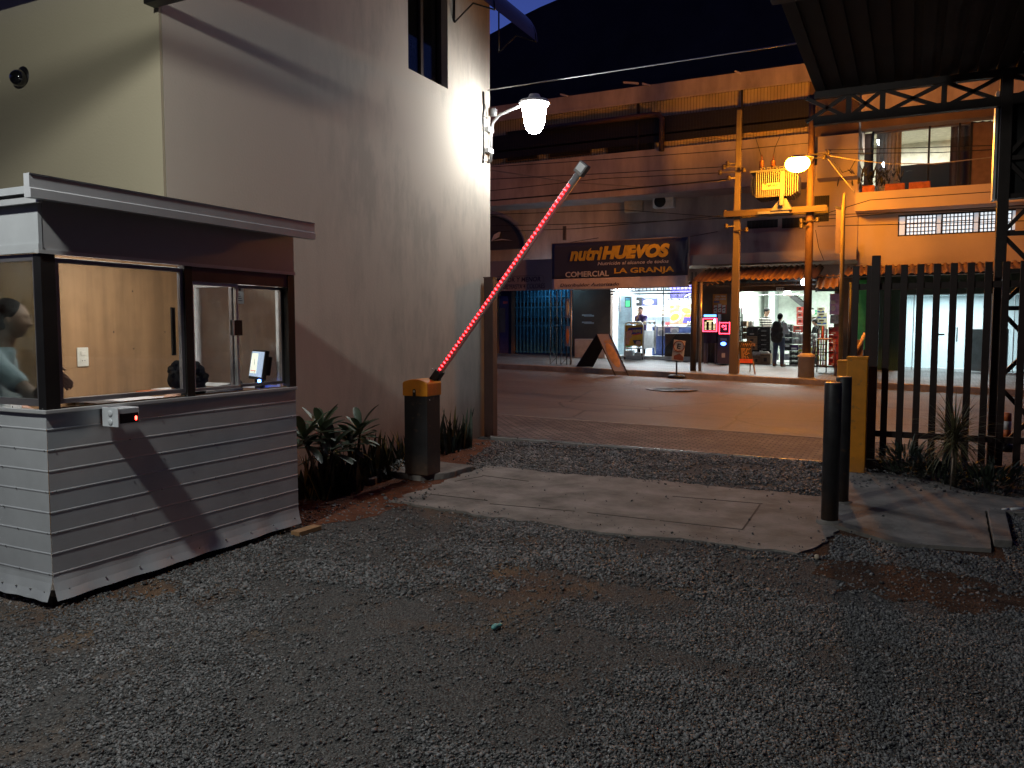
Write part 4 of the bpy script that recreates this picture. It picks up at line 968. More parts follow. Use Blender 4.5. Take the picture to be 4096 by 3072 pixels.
swords(1400, 1530, 1900, -5.1, .28, .55, 60, 'loose yellow edged sword plants right of the broad leaved shrubs', 2)
swords(1540, 1640, 1850, -5.25, .25, .5, 60, 'sword leaved clump just left of the black barrier cabinet', 3, .14)
swords(1745, 1868, 1800, -5.3, .28, .62, 80, 'sword leaved clump right of the barrier cabinet by the gate post', 4, .14)
random.seed(9); mb = MB(); a, b = onX(1440, 1890, -5.1), onX(1620, 1860, -5.1)
for k in range(420):
    t = random.random(); p = Vector((-5.1 + random.uniform(-.2, .22), a.y + (b.y - a.y) * t, random.uniform(.0, .12)))
    an = random.random() * 6.3; leaf(mb, p, (math.cos(an), math.sin(an), random.uniform(.1, .9)), random.uniform(.05, .1), .022, .6, 3, .2)
tag(mb.build('ground_cover', pm('cover_leaf', (.03, .042, .032), .5, var=.5)), 'low dark leafy ground cover between shrubs and barrier', 'ground cover', kind='stuff')

# ================================================================ RIGHT SIDE: BOLLARDS, CABINETS, FENCE, PLANTS
bol_m = pm('bollard_steel', (.030, .030, .033), .5, .3, var=.35, scale=9, dust=.32)
def bollard(pxb, pyb, pxt, pyt, label):
    b = onZ(pxb, pyb, .03); t = onY(pxt, pyt, b.y)
    o = thing('bollard', label, 'bollard', (b.x, b.y, .0), 'black steel bollards by the walkway')
    mb = MB(); mb.lathe([(.067, 0), (.067, t.z - .012), (.064, t.z - .003)], (b.x, b.y, 0), 28); mb.build('post', bol_m, o)
    mb = MB(); mb.lathe([(.066, 0), (.066, .006), (.06, .009)], (b.x, b.y, t.z - .003), 28); mb.build('cap', pm('bollard_lit_top', (.3, .24, .2), .4, .3), o)  # top face painted paler than the post, as if light fell on it
    mb = MB(); mb.lathe([(.11, -.04), (.1, .006), (.075, .016)], (b.x, b.y, .03), 20); mb.build('footing', conc_m, o)
bollard(3318, 2085, 3322, 1532, 'front black steel bollard nearest the camera beside the driveway')
bollard(3362, 2008, 3358, 1508, 'rear black steel bollard standing between front bollard and yellow cabinet')
def ycab(pxl, pxr, pyb, pyt, dy, label, depth=.2):
    a = onZ(pxl, pyb, .03); Y = a.y + dy; l, r_ = onY(pxl, 1650, Y).x, onY(pxr, 1650, Y).x; z1 = onY((pxl + pxr) / 2, pyt, Y).z
    o = thing('yellow_cabinet', label, 'cabinet', ((l + r_) / 2, Y + depth / 2, .03), 'yellow cabinets at the fence end')
    mb = MB(); mb.box(l, r_, Y, Y + depth, .02, z1); mb.build('body', yel, o, bev=.012)
    mb = MB(); mb.box(l - .006, r_ + .006, Y - .006, Y + depth + .006, z1 - .025, z1 + .004); mb.build('lid', yel, o, bev=.008)
ycab(3382, 3466, 1888, 1428, 0, 'tall yellow metal cabinet beside the bollards at the fence end')
ycab(3344, 3400, 1850, 1442, .55, 'smaller yellow cabinet half hidden behind the tall yellow one')
YFn = 10.02
fen_m = pm('fence_paint', (.030, .016, .013), .5, .2, var=.3)
def fx(px, py=1450): return onY(px, py, YFn).x
ztop = onY(3700, 1056, YFn).z
fence = thing('picket_fence', 'tall dark brown metal picket fence right of the yellow cabinets', 'fence', (fx(3650), YFn, 0))
x = fx(3414); step = (fx(3940) - fx(3542)) / 6
tops = [fx(3414), fx(3471)] + [fx(3542) + step * k for k in range(12)]
for xx in tops:
    mb = MB(); mb.box(xx - .035, xx + .035, YFn - .012, YFn + .012, .12, ztop); mb.build('picket', fen_m, fence, bev=.003)
mb = MB(); mb.box(fx(3493) - .045, fx(3493) + .045, YFn - .05, YFn + .05, .0, onY(3493, 1024, YFn).z); mb.build('post', fen_m, fence, bev=.004)
zr1, zr0 = onY(3700, 1142, YFn).z, onY(3700, 1745, YFn).z
for z in (zr1, zr0):
    mb = MB(); mb.box(fx(3398) if z == zr1 else fx(3480), tops[-1] + .5, YFn + .013, YFn + .06, z - .035, z + .035); mb.build('rail', fen_m, fence)
mb = MB(); mb.box(fx(3480), fx(3990) + 2.5, YFn - .1, YFn + .12, -.05, .11); tag(mb.build('fence_kerb', pm('dark_block', (.05, .045, .04), .9, bump=.4)), 'low dark concrete kerb along the foot of the picket fence', 'kerb')

lat_m = pm('lattice_steel', (.028, .020, .018), .55, .3, var=.3)
YL = 10.68
def lx(px, py): return onY(px, py, YL)
xc0 = lx(3990, 1300).x; xc1 = xc0 + .36; ZC0, ZC1 = lx(3700, 438).z, lx(3700, 338).z
ec = thing('entrance_canopy', 'dark flat entrance roof on a crossed truss and lattice column at right', 'canopy', (xc0, YL, 0))
mb = MB(); mb.box(xc0 - .055, xc0 + .055, YL - .055, YL + .055, 0, ZC1); mb.build('column', lat_m, ec)
mb = MB(); mb.box(xc1 - .04, xc1 + .04, YL - .04, YL + .04, 0, ZC1); mb.build('column', lat_m, ec)
z = .15; s = 1; mb = MB()
while z < ZC0 - .5:
    mb.bar((xc0 if s > 0 else xc1, YL, z), (xc1 if s > 0 else xc0, YL, z + .42), .045, .045); 
    if int(z * 10) % 2 == 0: mb.bar((xc0, YL, z + .42), (xc1, YL, z + .42), .045, .05)
    z += .42; s = -s
mb.build('column_lattice', lat_m, ec)
XL, XR = -1.12, 6.5
mb = MB(); mb.box(XL, XR, YL - .05, YL + .05, ZC0 - .055, ZC0 + .045); mb.build('lower_chord', lat_m, ec)
mb = MB(); mb.box(XL, XR, YL - .049, YL + .049, ZC1 - .02, ZC1 + .06); mb.build('upper_chord', lat_m, ec)
xs_ = [lx(p, 420).x for p in (3225, 3395, 3530, 3775, 4010)]
xs_ += [xs_[-1] + .85 * k for k in range(1, 6)]
for i, (a, b_) in enumerate(zip(xs_, xs_[1:])):
    mb = MB(); mb.bar((b_, YL, ZC0), (b_, YL, ZC1), .06, .06); mb.build('truss_post', lat_m, ec)
    for p, q in ((ZC0, ZC1), (ZC1, ZC0)):
        mb = MB(); mb.bar((a, YL, p), (b_, YL, q), .04, .04); mb.build('brace', lat_m, ec)
mb = MB()
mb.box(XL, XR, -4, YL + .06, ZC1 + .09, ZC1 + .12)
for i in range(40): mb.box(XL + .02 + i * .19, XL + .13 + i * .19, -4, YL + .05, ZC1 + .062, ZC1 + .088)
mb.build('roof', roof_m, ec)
for y in (1.5, 4.2, 7.2):
    mb = MB(); mb.box(XL, XR, y - .05, y + .05, ZC1 - .1, ZC1 + .06); mb.build('roof_beam', lat_m, ec)
mb = MB(); mb.box(6.3, 6.4, 1.45, 1.55, 0, ZC1 - .1); mb.build('column', lat_m, ec)
# sign box on the column, seen from its dark back
sb = thing('sign_box', 'black sign box with a bright metal edge fixed to the lattice column', 'sign', (xc0, YL, 3.5))
za, zb = lx(4000, 790).z, lx(4000, 372).z; xs0 = lx(3978, 600).x
mb = MB(); mb.box(xs0 + .03, xs0 + 2.2, YL + .07, YL + .25, za, zb); mb.build('case', blk, sb)
mb = MB(); mb.box(xs0, xs0 + .028, YL + .065, YL + .255, za - .01, zb + .04); mb.build('edge', pm('edge_alu', (.75, .76, .8), .3, .6), sb)
# striped marker post behind the column
c = onZ(4030, 1785, -.05); mk = thing('marker_post', 'orange and white striped marker post behind the lattice column', 'marker post', (c.x, 11.3, -.1))
cx = onY(4028, 1700, 11.3).x; z0, z1 = onY(4028, 1785, 11.3).z, onY(4028, 1650, 11.3).z
mb = MB()
for k in range(4): mb.lathe([(.045, 0), (.045, (z1 - z0) / 4 - .001)], (cx, 11.3, z0 + k * (z1 - z0) / 4), 16, k % 2)
mb.build('post', [pm('marker_white', (.6, .58, .55), .5), pm('marker_orange', (.55, .13, .03), .5)], mk)
mb = MB(); mb.lathe([(.1, -.06), (.1, .02), (.05, .03)], (cx, 11.3, z0), 16); mb.build('base', blk, mk)

# spiky plant, low bushes, stake, white tubes
def spiky(base, zc, n, L, label, seed, mat, w=.02):
    random.seed(seed); b = Vector(base); t = thing('spiky_plant', label, 'plant', base)
    st = MB(); st.tube([b, b + Vector((.01, .01, zc * .5)), b + Vector((0, 0, zc))], [.035, .028, .025], 8); st.build('stem', pm('palm_stem', (.13, .10, .07), .9), t)
    mb = MB()
    for k in range(n):
        a = random.random() * 6.28; e = random.uniform(-.5, 1.45); l_ = L * random.uniform(.65, 1.15)
        leaf(mb, b + Vector((0, 0, zc - random.random() * .2)), (math.cos(a) * math.cos(e), math.sin(a) * math.cos(e), math.sin(e)), l_, w, random.uniform(.5, 1.5), 7, .35, 0, lambda t: max(.04, 1 - t) ** .6)
    mb.build('foliage', mat, t)
sp_m = pm('spiky_leaf', (.10, .095, .045), .5, var=.5, scale=5, spec=.4)
pbase = onZ(3810, 1950, .0)
spiky(pbase, .58, 210, .46, 'spiky long leaved plant in front of the picket fence', 2, sp_m, .016)
def bush(px, py, rx, h, n, label, seed):
    random.seed(seed); c = onZ(px, py, 0); mb = MB()
    for k in range(n):
        a = random.random() * 6.28; r_ = rx * math.sqrt(random.random()); p = Vector((c.x + r_ * math.cos(a), c.y + r_ * .7 * math.sin(a), random.uniform(0, h)))
        e = random.uniform(.1, 1.2); leaf(mb, p, (math.cos(a) * math.cos(e), math.sin(a) * math.cos(e), math.sin(e)), random.uniform(.1, .22), random.uniform(.014, .03), random.uniform(.2, 1), 4, .3)
    tag(mb.build('low_bush', pm('bush_leaf', (.03, .042, .028), .5, var=.5, scale=6)), label, 'bush', 'dark bushes in front of the fence')
bush(3620, 1895, .27, .26, 260, 'low dark bush between yellow cabinet and spiky plant', 4)
bush(3760, 1935, .28, .22, 240, 'low dark bush around the foot of the spiky plant', 5)
bush(3960, 1965, .36, .2, 260, 'low dark bush at the foot of the lattice column', 6)
mb = MB(); a = onZ(3800, 1972, 0); mb.tube([a, a + Vector((.015, .03, .34))], .006, 6); tag(mb.build('plant_stake', pm('bamboo', (.3, .24, .18), .7)), 'thin pale stake standing in front of the spiky plant', 'stake')
for (pa_, pb_, lab) in (((4010, 2038), (4034, 2036), 'short white plastic tube end on the walkway near the bushes'), ((4044, 2036), (4100, 2034), 'longer white plastic tube on the walkway at the photo edge')):
    mb = MB(); mb.tube([onZ(*pa_, .05), onZ(*pb_, .05)], .011, 10); tag(mb.build('plastic_tube', white_p), lab, 'tube')

# ================================================================ FAR SIDE OF THE STREET
YF, YU = 27.5, 26.2            # shop fronts / upper floors, which lean out over the pavement
wall_p = pm('far_plaster', (.42, .36, .33), .85, var=.16, scale=.9, bump=.2, bscale=12, stretch=(1, 1, .4), detail=8)
wall_d = pm('far_plaster_dirty', (.42, .35, .32), .88, var=.35, scale=.8, stretch=(1.6, 1.6, .45), detail=9, bump=.2, bscale=12)
wall_o = pm('peach_plaster', (.52, .42, .33), .8, var=.08, scale=.8, bump=.12, bscale=15)
br_wall = pm('brown_wall', (.13, .085, .06), .8, var=.3, scale=1.2)
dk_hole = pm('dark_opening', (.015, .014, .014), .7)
far_fr = pm('far_black_iron', (.012, .011, .011), .55)
PX = lambda px, Y=YF: onY(px, 1300, Y).x
PZ = lambda px, py, Y=YF: onY(px, py, Y).z
# dark arched hall behind everything
hall = thing('arched_hall', 'huge dark arched hall roof rising behind the shops against the dusk sky', 'hall', (8, 46, 0))
pl = [(1500, 420), (1750, 270), (1900, 175), (1967, 133), (2010, 110), (2080, 68), (2160, 28), (2240, -6), (2400, -60), (2700, -130), (3100, -170), (3600, -150), (4200, -60), (4700, 120)]
top = [onY(a, b_, 46) for a, b_ in pl]
mb = MB(); mb.prism([(top[0].x, 46, 0)] + top + [(top[-1].x, 46, 0)], (0, 25, 0)); mb.build('shell', pm('hall_sheet', (.05, .05, .055), .8, var=.3, scale=.4), hall)

# ---- left (pink grey) commercial building
lb = thing('commercial_building', 'long two storey commercial building above the shops with screened terrace', 'building', (PX(2600), YF, 0))
xL, xR = PX(1000, YU), onY(3240, 600, YU).x
zs1, zs0 = PZ(2700, 588, YU), PZ(2700, 768, YU)            # terrace edge band
zp1, zp0 = PZ(2700, 325, YU), PZ(2700, 388, YU)            # roof parapet
mb = MB(); mb.box(xL, xR, YU, YU + .25, zp0, zp1); mb.box(xL, xR, YU - .03, YU, zp0 - .05, zp0 + .03); mb.build('parapet', wall_d, lb)
mb = MB(); mb.box(xL, xR, YU, YU + .3, zs0, zs1); mb.build('terrace_band', wall_d, lb)
mb = MB(); mb.box(xL, xR, YU + .3, 31, zs0, zs0 + .25); mb.box(xL, xR, YU + .25, 31, zp0 + .05, zp0 + .25); mb.build('floor_slab', wall_p, lb)
mb = MB(); mb.box(xL, xR, 26.55, 26.75, zs0 + .26, zp0 + .04); mb.build('terrace_wall', pm('terrace_plaster', (.48, .40, .35), .85, var=.2, scale=1.2, stretch=(2, 2, .5)), lb)
# terrace wall openings: flat near-black panels, the shade inside put into their colour
for (a, b_, c_, d_) in ((2432, 480, 2610, 612), (2708, 458, 2784, 516), (3014, 408, 3215, 515), (2200, 505, 2362, 622), (2030, 520, 2150, 640)):
    x0, x1, z0, z1 = rectY(a, b_, c_, d_, 26.52)
    mb = MB(); mb.box(x0, x1, 26.51, 26.549, z0, z1); o = mb.build('opening_shade', dk_hole, lb)
    mb = MB(); mb.box(x0 - .05, x1 + .05, 26.48, 26.505, z0 - .05, z0); mb.box(x0 - .05, x0, 26.48, 26.505, z0, z1); mb.box(x1, x1 + .05, 26.48, 26.505, z0, z1); mb.build('frame', br_wall, o)
mb = MB(); nx = int((xR - xL) / .10)
for i in range(nx): 
    x = xL + i * (xR - xL) / nx
    mb.box(x - .0045, x + .0045, YU + .08, YU + .09, zs1, zp0)
for i in range(3): mb.box(xL, xR, YU + .097, YU + .11, zs1 + (zp0 - zs1) * i / 3 - .006, zs1 + (zp0 - zs1) * i / 7 + .006)
for px in (2550, 2965): x = onY(px, 480, YU).x; mb.box(x - .03, x + .03, YU + .04, YU + .1, zs1, zp0)
mb.build('mesh_screen', far_fr, lb)
mb = MB(); a = onY(2612, 465, YU + .05); b_ = onY(2652, 470, YU + .05)
mb.tube([(a.x - 4, YU - .07, a.z + .0), (a.x - .1, YU - .07, a.z + .02), (b_.x - .12, YU - .07, a.z), (b_.x, YU - .07, a.z - .15), (b_.x, YU - .07, zs1 - .1)], .09, 10); mb.build('drain_pipe', pm('drain', (.09, .05, .035), .5), lb)
for (a, b_, c_) in ((2243, 378, 30), (2495, 330, 55), (2570, 335, 30), (2940, 285, 20)):
    p = onY(a, b_, YU); mb = MB(); mb.bar(p, p + Vector((c_ / 110, 0, -.10)), .09, .05); mb.build('gutter_spout', pm('spout', (.55, .5, .46), .6), lb)
# shop front wall with openings cut out of it
ZG = .25
zshop = PZ(2600, 1130); zsill = zs0 + .02
spans = [(PX(1900), PX(1992), .0), (PX(2045), PX(2058), 0), (PX(2292), PX(2442), 0), (PX(2782), PX(2945), 0), (PX(3335), PX(3440), 0)]
for a, b_, _ in spans: mb = MB(); mb.box(a, b_, YF, YF + .25, 0, zshop); mb.build('pier', br_wall, lb)
mb = MB(); mb.box(xL, PX(3440), YF + .001, YF + .25, zshop, zsill); mb.build('upper_wall', wall_d, lb)
mb = MB(); z1, z0 = PZ(3150, 1005, 25.9), PZ(3150, 1048, 25.9); mb.box(onY(2900, 1020, 25.9).x - 2.2, onY(3425, 1020, 25.9).x, 25.9, YF, z0, z1); mb.build('ledge', wall_o, lb)
mb = MB(); x0, x1, z0, z1 = rectY(3270, 540, 3432, 708, 25.9); mb.box(x0, x1, 25.9, YU + .5, z0, z1); mb.build('balcony_block', wall_p, lb)
mb = MB(); x0, x1, z0, z1 = rectY(3240, 708, 3432, 1000, 26.6); mb.box(x0, x1, 26.6, YF, z0, z1 + .4); mb.build('wing_wall', wall_o, lb)
mb = MB(); x0, x1, z0, z1 = rectY(3235, 330, 3438, 540, 26.5); mb.box(x0, x1, 26.5, 30, z0, z1 + 3); mb.build('stair_tower', br_wall, lb)
for (a, b_, c_, d_) in ((2990, 880, 3110, 912), (3130, 870, 3250, 910), (3270, 800, 3325, 900)):
    x0, x1, z0, z1 = rectY(a, b_, c_, d_, YF - .02); yy = 26.58 if a > 3260 else YF - .02
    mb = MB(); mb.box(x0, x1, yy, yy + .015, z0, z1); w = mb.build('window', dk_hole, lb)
    mb = MB()
    for k in range(9): xx = x0 + (x1 - x0) * k / 8; mb.box(xx - .012, xx + .012, yy - .03, yy - .01, z0, z1)
    mb.build('grille', far_fr, w)
ac = thing('air_conditioner', 'pale outdoor air conditioner unit on the wall above the wide banner', 'air conditioner', (PX(2650), YF, 4))
x0, x1, z0, z1 = rectY(2612, 782, 2695, 830, YF - .3); mb = MB(); mb.box(x0, x1, YF - .35, YF - .01, z0, z1); mb.build('case', white_p, ac, bev=.02)
mb = MB(); mb.lathe([(.2, 0), (.2, .02), (.03, .02)], ((x0 + x1) / 2 - .1, YF - .355, (z0 + z1) / 2), 20, 0, True, Matrix.Rotation(R(90), 3, 'X')); mb.build('fan_guard', far_fr, ac)
x0, x1, z0, z1 = rectY(2500, 798, 2572, 850, YF - .1); bx_ = MB(); bx_.box(x0, x1, YF - .2, YF - .005, z0, z1); tag(bx_.build('wall_box', pm('beige_box', (.5, .42, .32), .6), bev=.02), 'beige wall box under the terrace band left of the air conditioner', 'box')
# dark arched decoration of the neighbour, far left
ar = thing('arched_sign', 'dark arched shop crest with a pale curved leaf at the pink wall edge', 'sign', (onY(1990, 950, 26).x, 26, 4))
c = onY(1950, 1000, 26.0); r_ = onY(2105, 1000, 26.0).x - c.x
poly = [(c.x + r_ * 1.0 * math.cos(t), 26, c.z + r_ * .83 * math.sin(t)) for t in np.linspace(0, math.pi, 21)]
mb = MB(); mb.prism(poly, (0, .18, 0)); mb.build('panel', pm('crest_dark', (.045, .045, .05), .6), ar)
mb = MB(); mb.tube([(c.x + r_ * math.cos(t), 25.98, c.z + r_ * .83 * math.sin(t)) for t in np.linspace(0, math.pi, 25)], .09, 8); mb.build('rim', pm('crest_rim', (.2, .2, .21), .5), ar)
mb = MB(); a = onY(1966, 965, 25.97); b_ = onY(2003, 925, 25.97); mb.prism([a, a.lerp(b_, .5) + Vector((.13, 0, -.03)), b_, a.lerp(b_, .5) + Vector((-.07, 0, .06))], (0, -.03, 0)); a2 = onY(2050, 962, 25.97); mb.prism([a, a.lerp(a2, .5) + Vector((0, 0, .07)), a2, a.lerp(a2, .5) + Vector((0, 0, .03))], (0, -.03, 0)); mb.build('leaf_emblem', pm('crest_pale', (.6, .58, .55), .5), ar)

# ---- right (peach) building
rb = thing('peach_building', 'peach two storey building at right with balcony and long slit window', 'building', (PX(3800), YF, 0))
ZX = lambda py, Y=26.0, px=3700: onY(px, py, Y).z
x0, x1 = onY(3438, 700, 26).x, onY(4400, 700, 26).x
mb = MB(); mb.box(x0, x1, 26.0, 26.25, ZX(440), ZX(225)); mb.build('attic_wall', wall_d, rb)
mb = MB(); mb.box(x0, x1, 26.0, 26.5, ZX(490), ZX(440)); mb.build('eaves_beam', br_wall, rb)
mb = MB(); mb.box(onY(3422, 790, 25.2).x, x1, 25.2, 28.3, PZ(3700, 828, 25.2), PZ(3700, 752, 25.2)); mb.build('balcony_slab', wall_o, rb)
mb = MB(); zb0 = PZ(3700, 1100, 26.2); zb1 = PZ(3700, 828, 25.2)
sx0, sx1, sz0, sz1 = rectY(3592, 848, 4062, 935, 26.2)
mb.box(x0, sx0, 26.2, 26.45, zb0, zb1); mb.box(sx1, x1, 26.2, 26.45, zb0, zb1); mb.box(sx0, sx1, 26.2, 26.45, zb0, sz0); mb.box(sx0, sx1, 26.2, 26.45, sz1, zb1); mb.build('wall', wall_o, rb)
# slit window: glass block panels and jambs that glow themselves, no lit room behind
sl = MB(); yy = 26.28
sl.box(sx0, sx1, yy - .05, yy + .02, sz0, sz0 + .04); sl.box(sx0, sx1, yy - .05, yy + .02, sz1 - .04, sz1); sw_ = sl.build('window', far_fr, rb)
lit = em('slit_glow', (.82, .92, 1.0), 1.0)
for i in range(3):
    a = sx0 + (sx1 - sx0) * (.075 + i * .317); b_ = a + (sx1 - sx0) * .262
    mb = MB(); mb.box(a, b_, yy + .03, yy + .05, sz0 + .04, sz1 - .04); mb.build('pane', lit, sw_)
    mb = MB()
    for k in range(9): xx = a + (b_ - a) * k / 8; mb.box(xx - .014, xx + .014, yy - .01, yy + .025, sz0 + .04, sz1 - .04)
    for k in range(1, 5): zz = sz0 + (sz1 - sz0) * k / 5; mb.box(a, b_, yy - .035, yy - .011, zz - .012, zz + .012)
    mb.build('grille', far_fr, sw_)
for i in range(4):
    a = sx0 + (sx1 - sx0) * (.012 + i * .317); mb = MB(); mb.box(a, a + (sx1 - sx0) * .05, yy + .0, yy + .03, sz0 + .04, sz1 - .04); mb.build('jamb', em('jamb_glow', (.6, .75, .9), .45), sw_)
# upstairs lit room behind the balcony
ux0, ux1, uz0, uz1 = rectY(3490, 500, 3885, 752, 28.3)
mb = MB(); zfl = PZ(3700, 752, 25.2)
mb.box(x0, ux0, 28.3, 28.5, zfl, ZX(440)); mb.box(ux1, x1, 28.3, 28.5, zfl, ZX(440)); mb.box(ux0, ux1, 28.3, 28.5, uz1, ZX(440)); mb.build('upper_wall', pm('upper_brown', (.2, .12, .08), .8), rb)
mb = MB(); mb.box(ux0 - 1, ux1 + 1, 32.4, 32.5, zfl, uz1 + .4); mb.box(ux0 - 1, ux1 + 1, 28.51, 32.4, uz1 + .3, uz1 + .4); mb.box(ux0 - 1, ux0 - .9, 28.51, 32.4, zfl, uz1 + .3); mb.box(ux1 + .9, ux1 + 1, 28.51, 32.4, zfl, uz1 + .3); mb.build('room', pm('room_cream', (.6, .58, .48), .8), rb)
f = MB()
for px in (3490, 3715, 3835, 3883): xx = onY(px, 620, 28.28).x; f.box(xx - .03, xx + .03, 28.27, 28.33, uz0, uz1)
f.box(ux0, ux1, 28.275, 28.325, uz1 - .05, uz1); up_w = f.build('window', far_fr, rb)
mb = MB(); mb.box(ux0, ux1, 28.295, 28.305, uz0, uz1 - .05); mb.build('pane', pane_m, up_w)
mb = MB(); a, b_ = onY(3505, 620, 28.6).x, onY(3605, 620, 28.6).x; mb.grid([[(a + (b_ - a) * k / 28, 28.6 + .06 * math.sin(k * 1.5), z) for k in range(29)] for z in (uz0, uz1)], 0, True); mb.build('curtain', pm('curtain', (.45, .38, .32), .9), rb)
mb = MB(); a, b_ = onY(3800, 620, 28.6).x, onY(3960, 620, 28.6).x; mb.grid([[(a + (b_ - a) * k / 20, 28.62 + .06 * math.sin(k * 1.5), z) for k in range(21)] for z in (uz0, uz1)], 0, True); mb.build('curtain', pm('curtain_dark', (.06, .04, .035), .9), rb)
mb = MB(); a, b_ = onY(3590, 700, 29.5).x, onY(3800, 700, 29.5).x; mb.box(a, b_, 29.5, 29.9, zfl, PZ(3700, 655, 29.5)); mb.build('parapet', dk_hole, rb)
lamp('upstairs_light', 'AREA', ((ux0 + ux1) / 2, 30.2, uz1 + .2), (1, .97, .88), 420, 1.5, 1.5, parent=rb)
for (px, py, lab) in ((3512, 565, 'small bright lamp at the upper left of the lit upstairs window'), (3533, 655, 'small bright lamp at the lower left of the lit upstairs window')):
    p = onY(px, py, 28.1); mb = MB(); mb.ell(p, (.04, .04, .05), 10, 8); w = tag(mb.build('window_lamp', em('window_lamp', (.8, .88, 1), 30)), lab, 'lamp', 'small lamps in the upstairs window')
for k, (a, b_) in enumerate(((3450, 3500), (3540, 3620), (3635, 3722))):
    x_0, x_1 = onY(a, 740, 25.5).x, onY(b_, 740, 25.5).x; mb = MB(); mb.box(x_0, x_1, 25.4, 25.7, zfl, zfl + .22)
    tag(mb.build('planter_box', pm('terracotta', (.32, .09, .04), .8, var=.4), bev=.02), ['orange planter box at the left end of the balcony', 'orange planter box in the middle of the balcony row', 'orange planter box at the right end of the balcony row'][k], 'planter', 'planter boxes on the balcony')
random.seed(3); mb = MB()
p0 = onY(3510, 740, 25.8)
for k in range(150): a = random.random() * 6.3; e = random.uniform(.1, 1.4); leaf(mb, (p0.x + random.gauss(0, .3), 25.85 + random.gauss(0, .1), zfl + random.uniform(.15, .7)), (math.cos(a) * math.cos(e), math.sin(a) * math.cos(e), math.sin(e)), .25, .05, .6, 4)
tag(mb.build('balcony_plant', pm('balcony_leaf', (.03, .03, .02), .6)), 'dark bushy plant at the left end of the balcony', 'plant')

# ground floor of the peach building: glass shop front, seen through the fence
gz0, gz1 = PZ(3800, 1487, 28), PZ(3800, 1180, 28)
gx0, gx1 = onY(3605, 1330, 28).x, onY(4300, 1330, 28).x
gs = thing('glass_shopfront', 'pale lit glass shop front behind the picket fence', 'shop front', (gx0, 28, gz0))
f = MB()
pxs = (3606, 3652, 3733, 3805, 3884, 3960, 4055, 4150)
xs_ = [onY(p, 1330, 28).x for p in pxs]
for i, xx in enumerate(xs_): w_ = .03 if i in (3, 5) else .012; f.box(xx - w_, xx + w_, 27.97, 28.03, gz0, gz1)
f.box(gx0, gx1, 27.965, 28.035, gz1, gz1 + .07); f.box(gx0, gx1, 27.965, 28.035, gz0 - .05, gz0); f.build('frame', alu, gs)
for a, b_ in zip(xs_, xs_[1:]):
    mb = MB(); mb.box(a + .013, b_ - .013, 27.995, 28.005, gz0, gz1); mb.build('pane', pane_m, gs)
mb = MB()
for px, py in ((3805, 1338), ): p = onY(px, py, 27.95); mb.box(p.x - .09, p.x + .09, 27.9, 27.95, p.z - .05, p.z + .05)
p = onY(3828, 1338, 27.9); mb.tube([(p.x, 27.9, p.z - .22), (p.x, 27.9, p.z + .22)], .018); p = onY(3760, 1338, 27.9); mb.box(p.x - .12, p.x + .12, 27.9, 27.94, p.z - .025, p.z + .025); mb.build('door_handle', far_fr, gs)
mb = MB(); mb.box(gx0 - .4, gx1, 31.5, 31.6, gz0 - .1, gz1 + .2); mb.box(gx0 - .5, gx0 - .4, 28.04, 31.5, gz0 - .1, gz1 + .2); mb.box(gx0 - .4, gx1, 28.04, 31.5, gz1 + .1, gz1 + .2); mb.build('room', pm('clinic_wall', (.55, .62, .63), .6, var=.04), gs)
mb = MB(); mb.box(gx0 - .4, gx1, 28.04, 31.5, gz0 - .1, gz0 - .02); mb.build('floor', pm('clinic_floor', (.5, .55, .55), .25), gs)
lamp('shopfront_light', 'AREA', (onY(3800, 1300, 29.8).x, 29.8, gz1 + .05), (.82, .95, 1), 270, 3, 2, parent=gs)
ct = MB(); a, b_ = onY(3880, 1400, 29.2).x, onY(4030, 1400, 29.2).x; ct.box(a, b_, 29.0, 29.6, gz0 - .02, PZ(3950, 1315, 29.2)); tag(ct.build('counter', pm('grey_counter', (.25, .27, .27), .4), bev=.02), 'grey reception counter inside the glass shop front', 'counter')
green = pm('green_paint', (.06, .48, .12), .5)
gp0 = thing('green_column', 'bright green column between yellow cabinet and glass shop front', 'column', (onY(3440, 1300, 27.2).x, 27.3, 0))
x_0, x_1 = onY(3418, 1300, 27.2).x, onY(3462, 1300, 27.2).x; mb = MB(); mb.box(x_0, x_1, 27.2, 27.45, .2, PZ(3440, 1120, 27.2)); mb.build('shaft', green, gp0); mb = MB(); mb.box(x_0 - .02, x_1 + .02, 27.18, 27.47, .2, .95); mb.build('base', dk_hole, gp0)
x_0, x_1 = onY(3500, 1300, 27.4).x, onY(3598, 1300, 27.4).x; mb = MB()
for k in range(12): xx = x_0 + (x_1 - x_0) * k / 12; mb.box(xx, xx + (x_1 - x_0) / 15, 27.40, 27.46, .3, PZ(3550, 1150, 27.4))
mb.box(x_0, x_1, 27.46, 27.6, .3, PZ(3550, 1150, 27.4)); tag(mb.build('green_shutter', pm('dark_green', (.012, .05, .02), .5)), 'dark green ribbed shutter beside the glass shop front', 'shutter')
fb = MB(); fb.box(onY(3440, 1130, 27.3).x, gx1, 27.5, 27.7, PZ(3700, 1178, 27.5), zb0 + .1); tag(fb.build('fascia_board', pm('dark_fascia', (.02, .035, .022), .5)), 'dark green fascia board above the glass shop front', 'fascia')

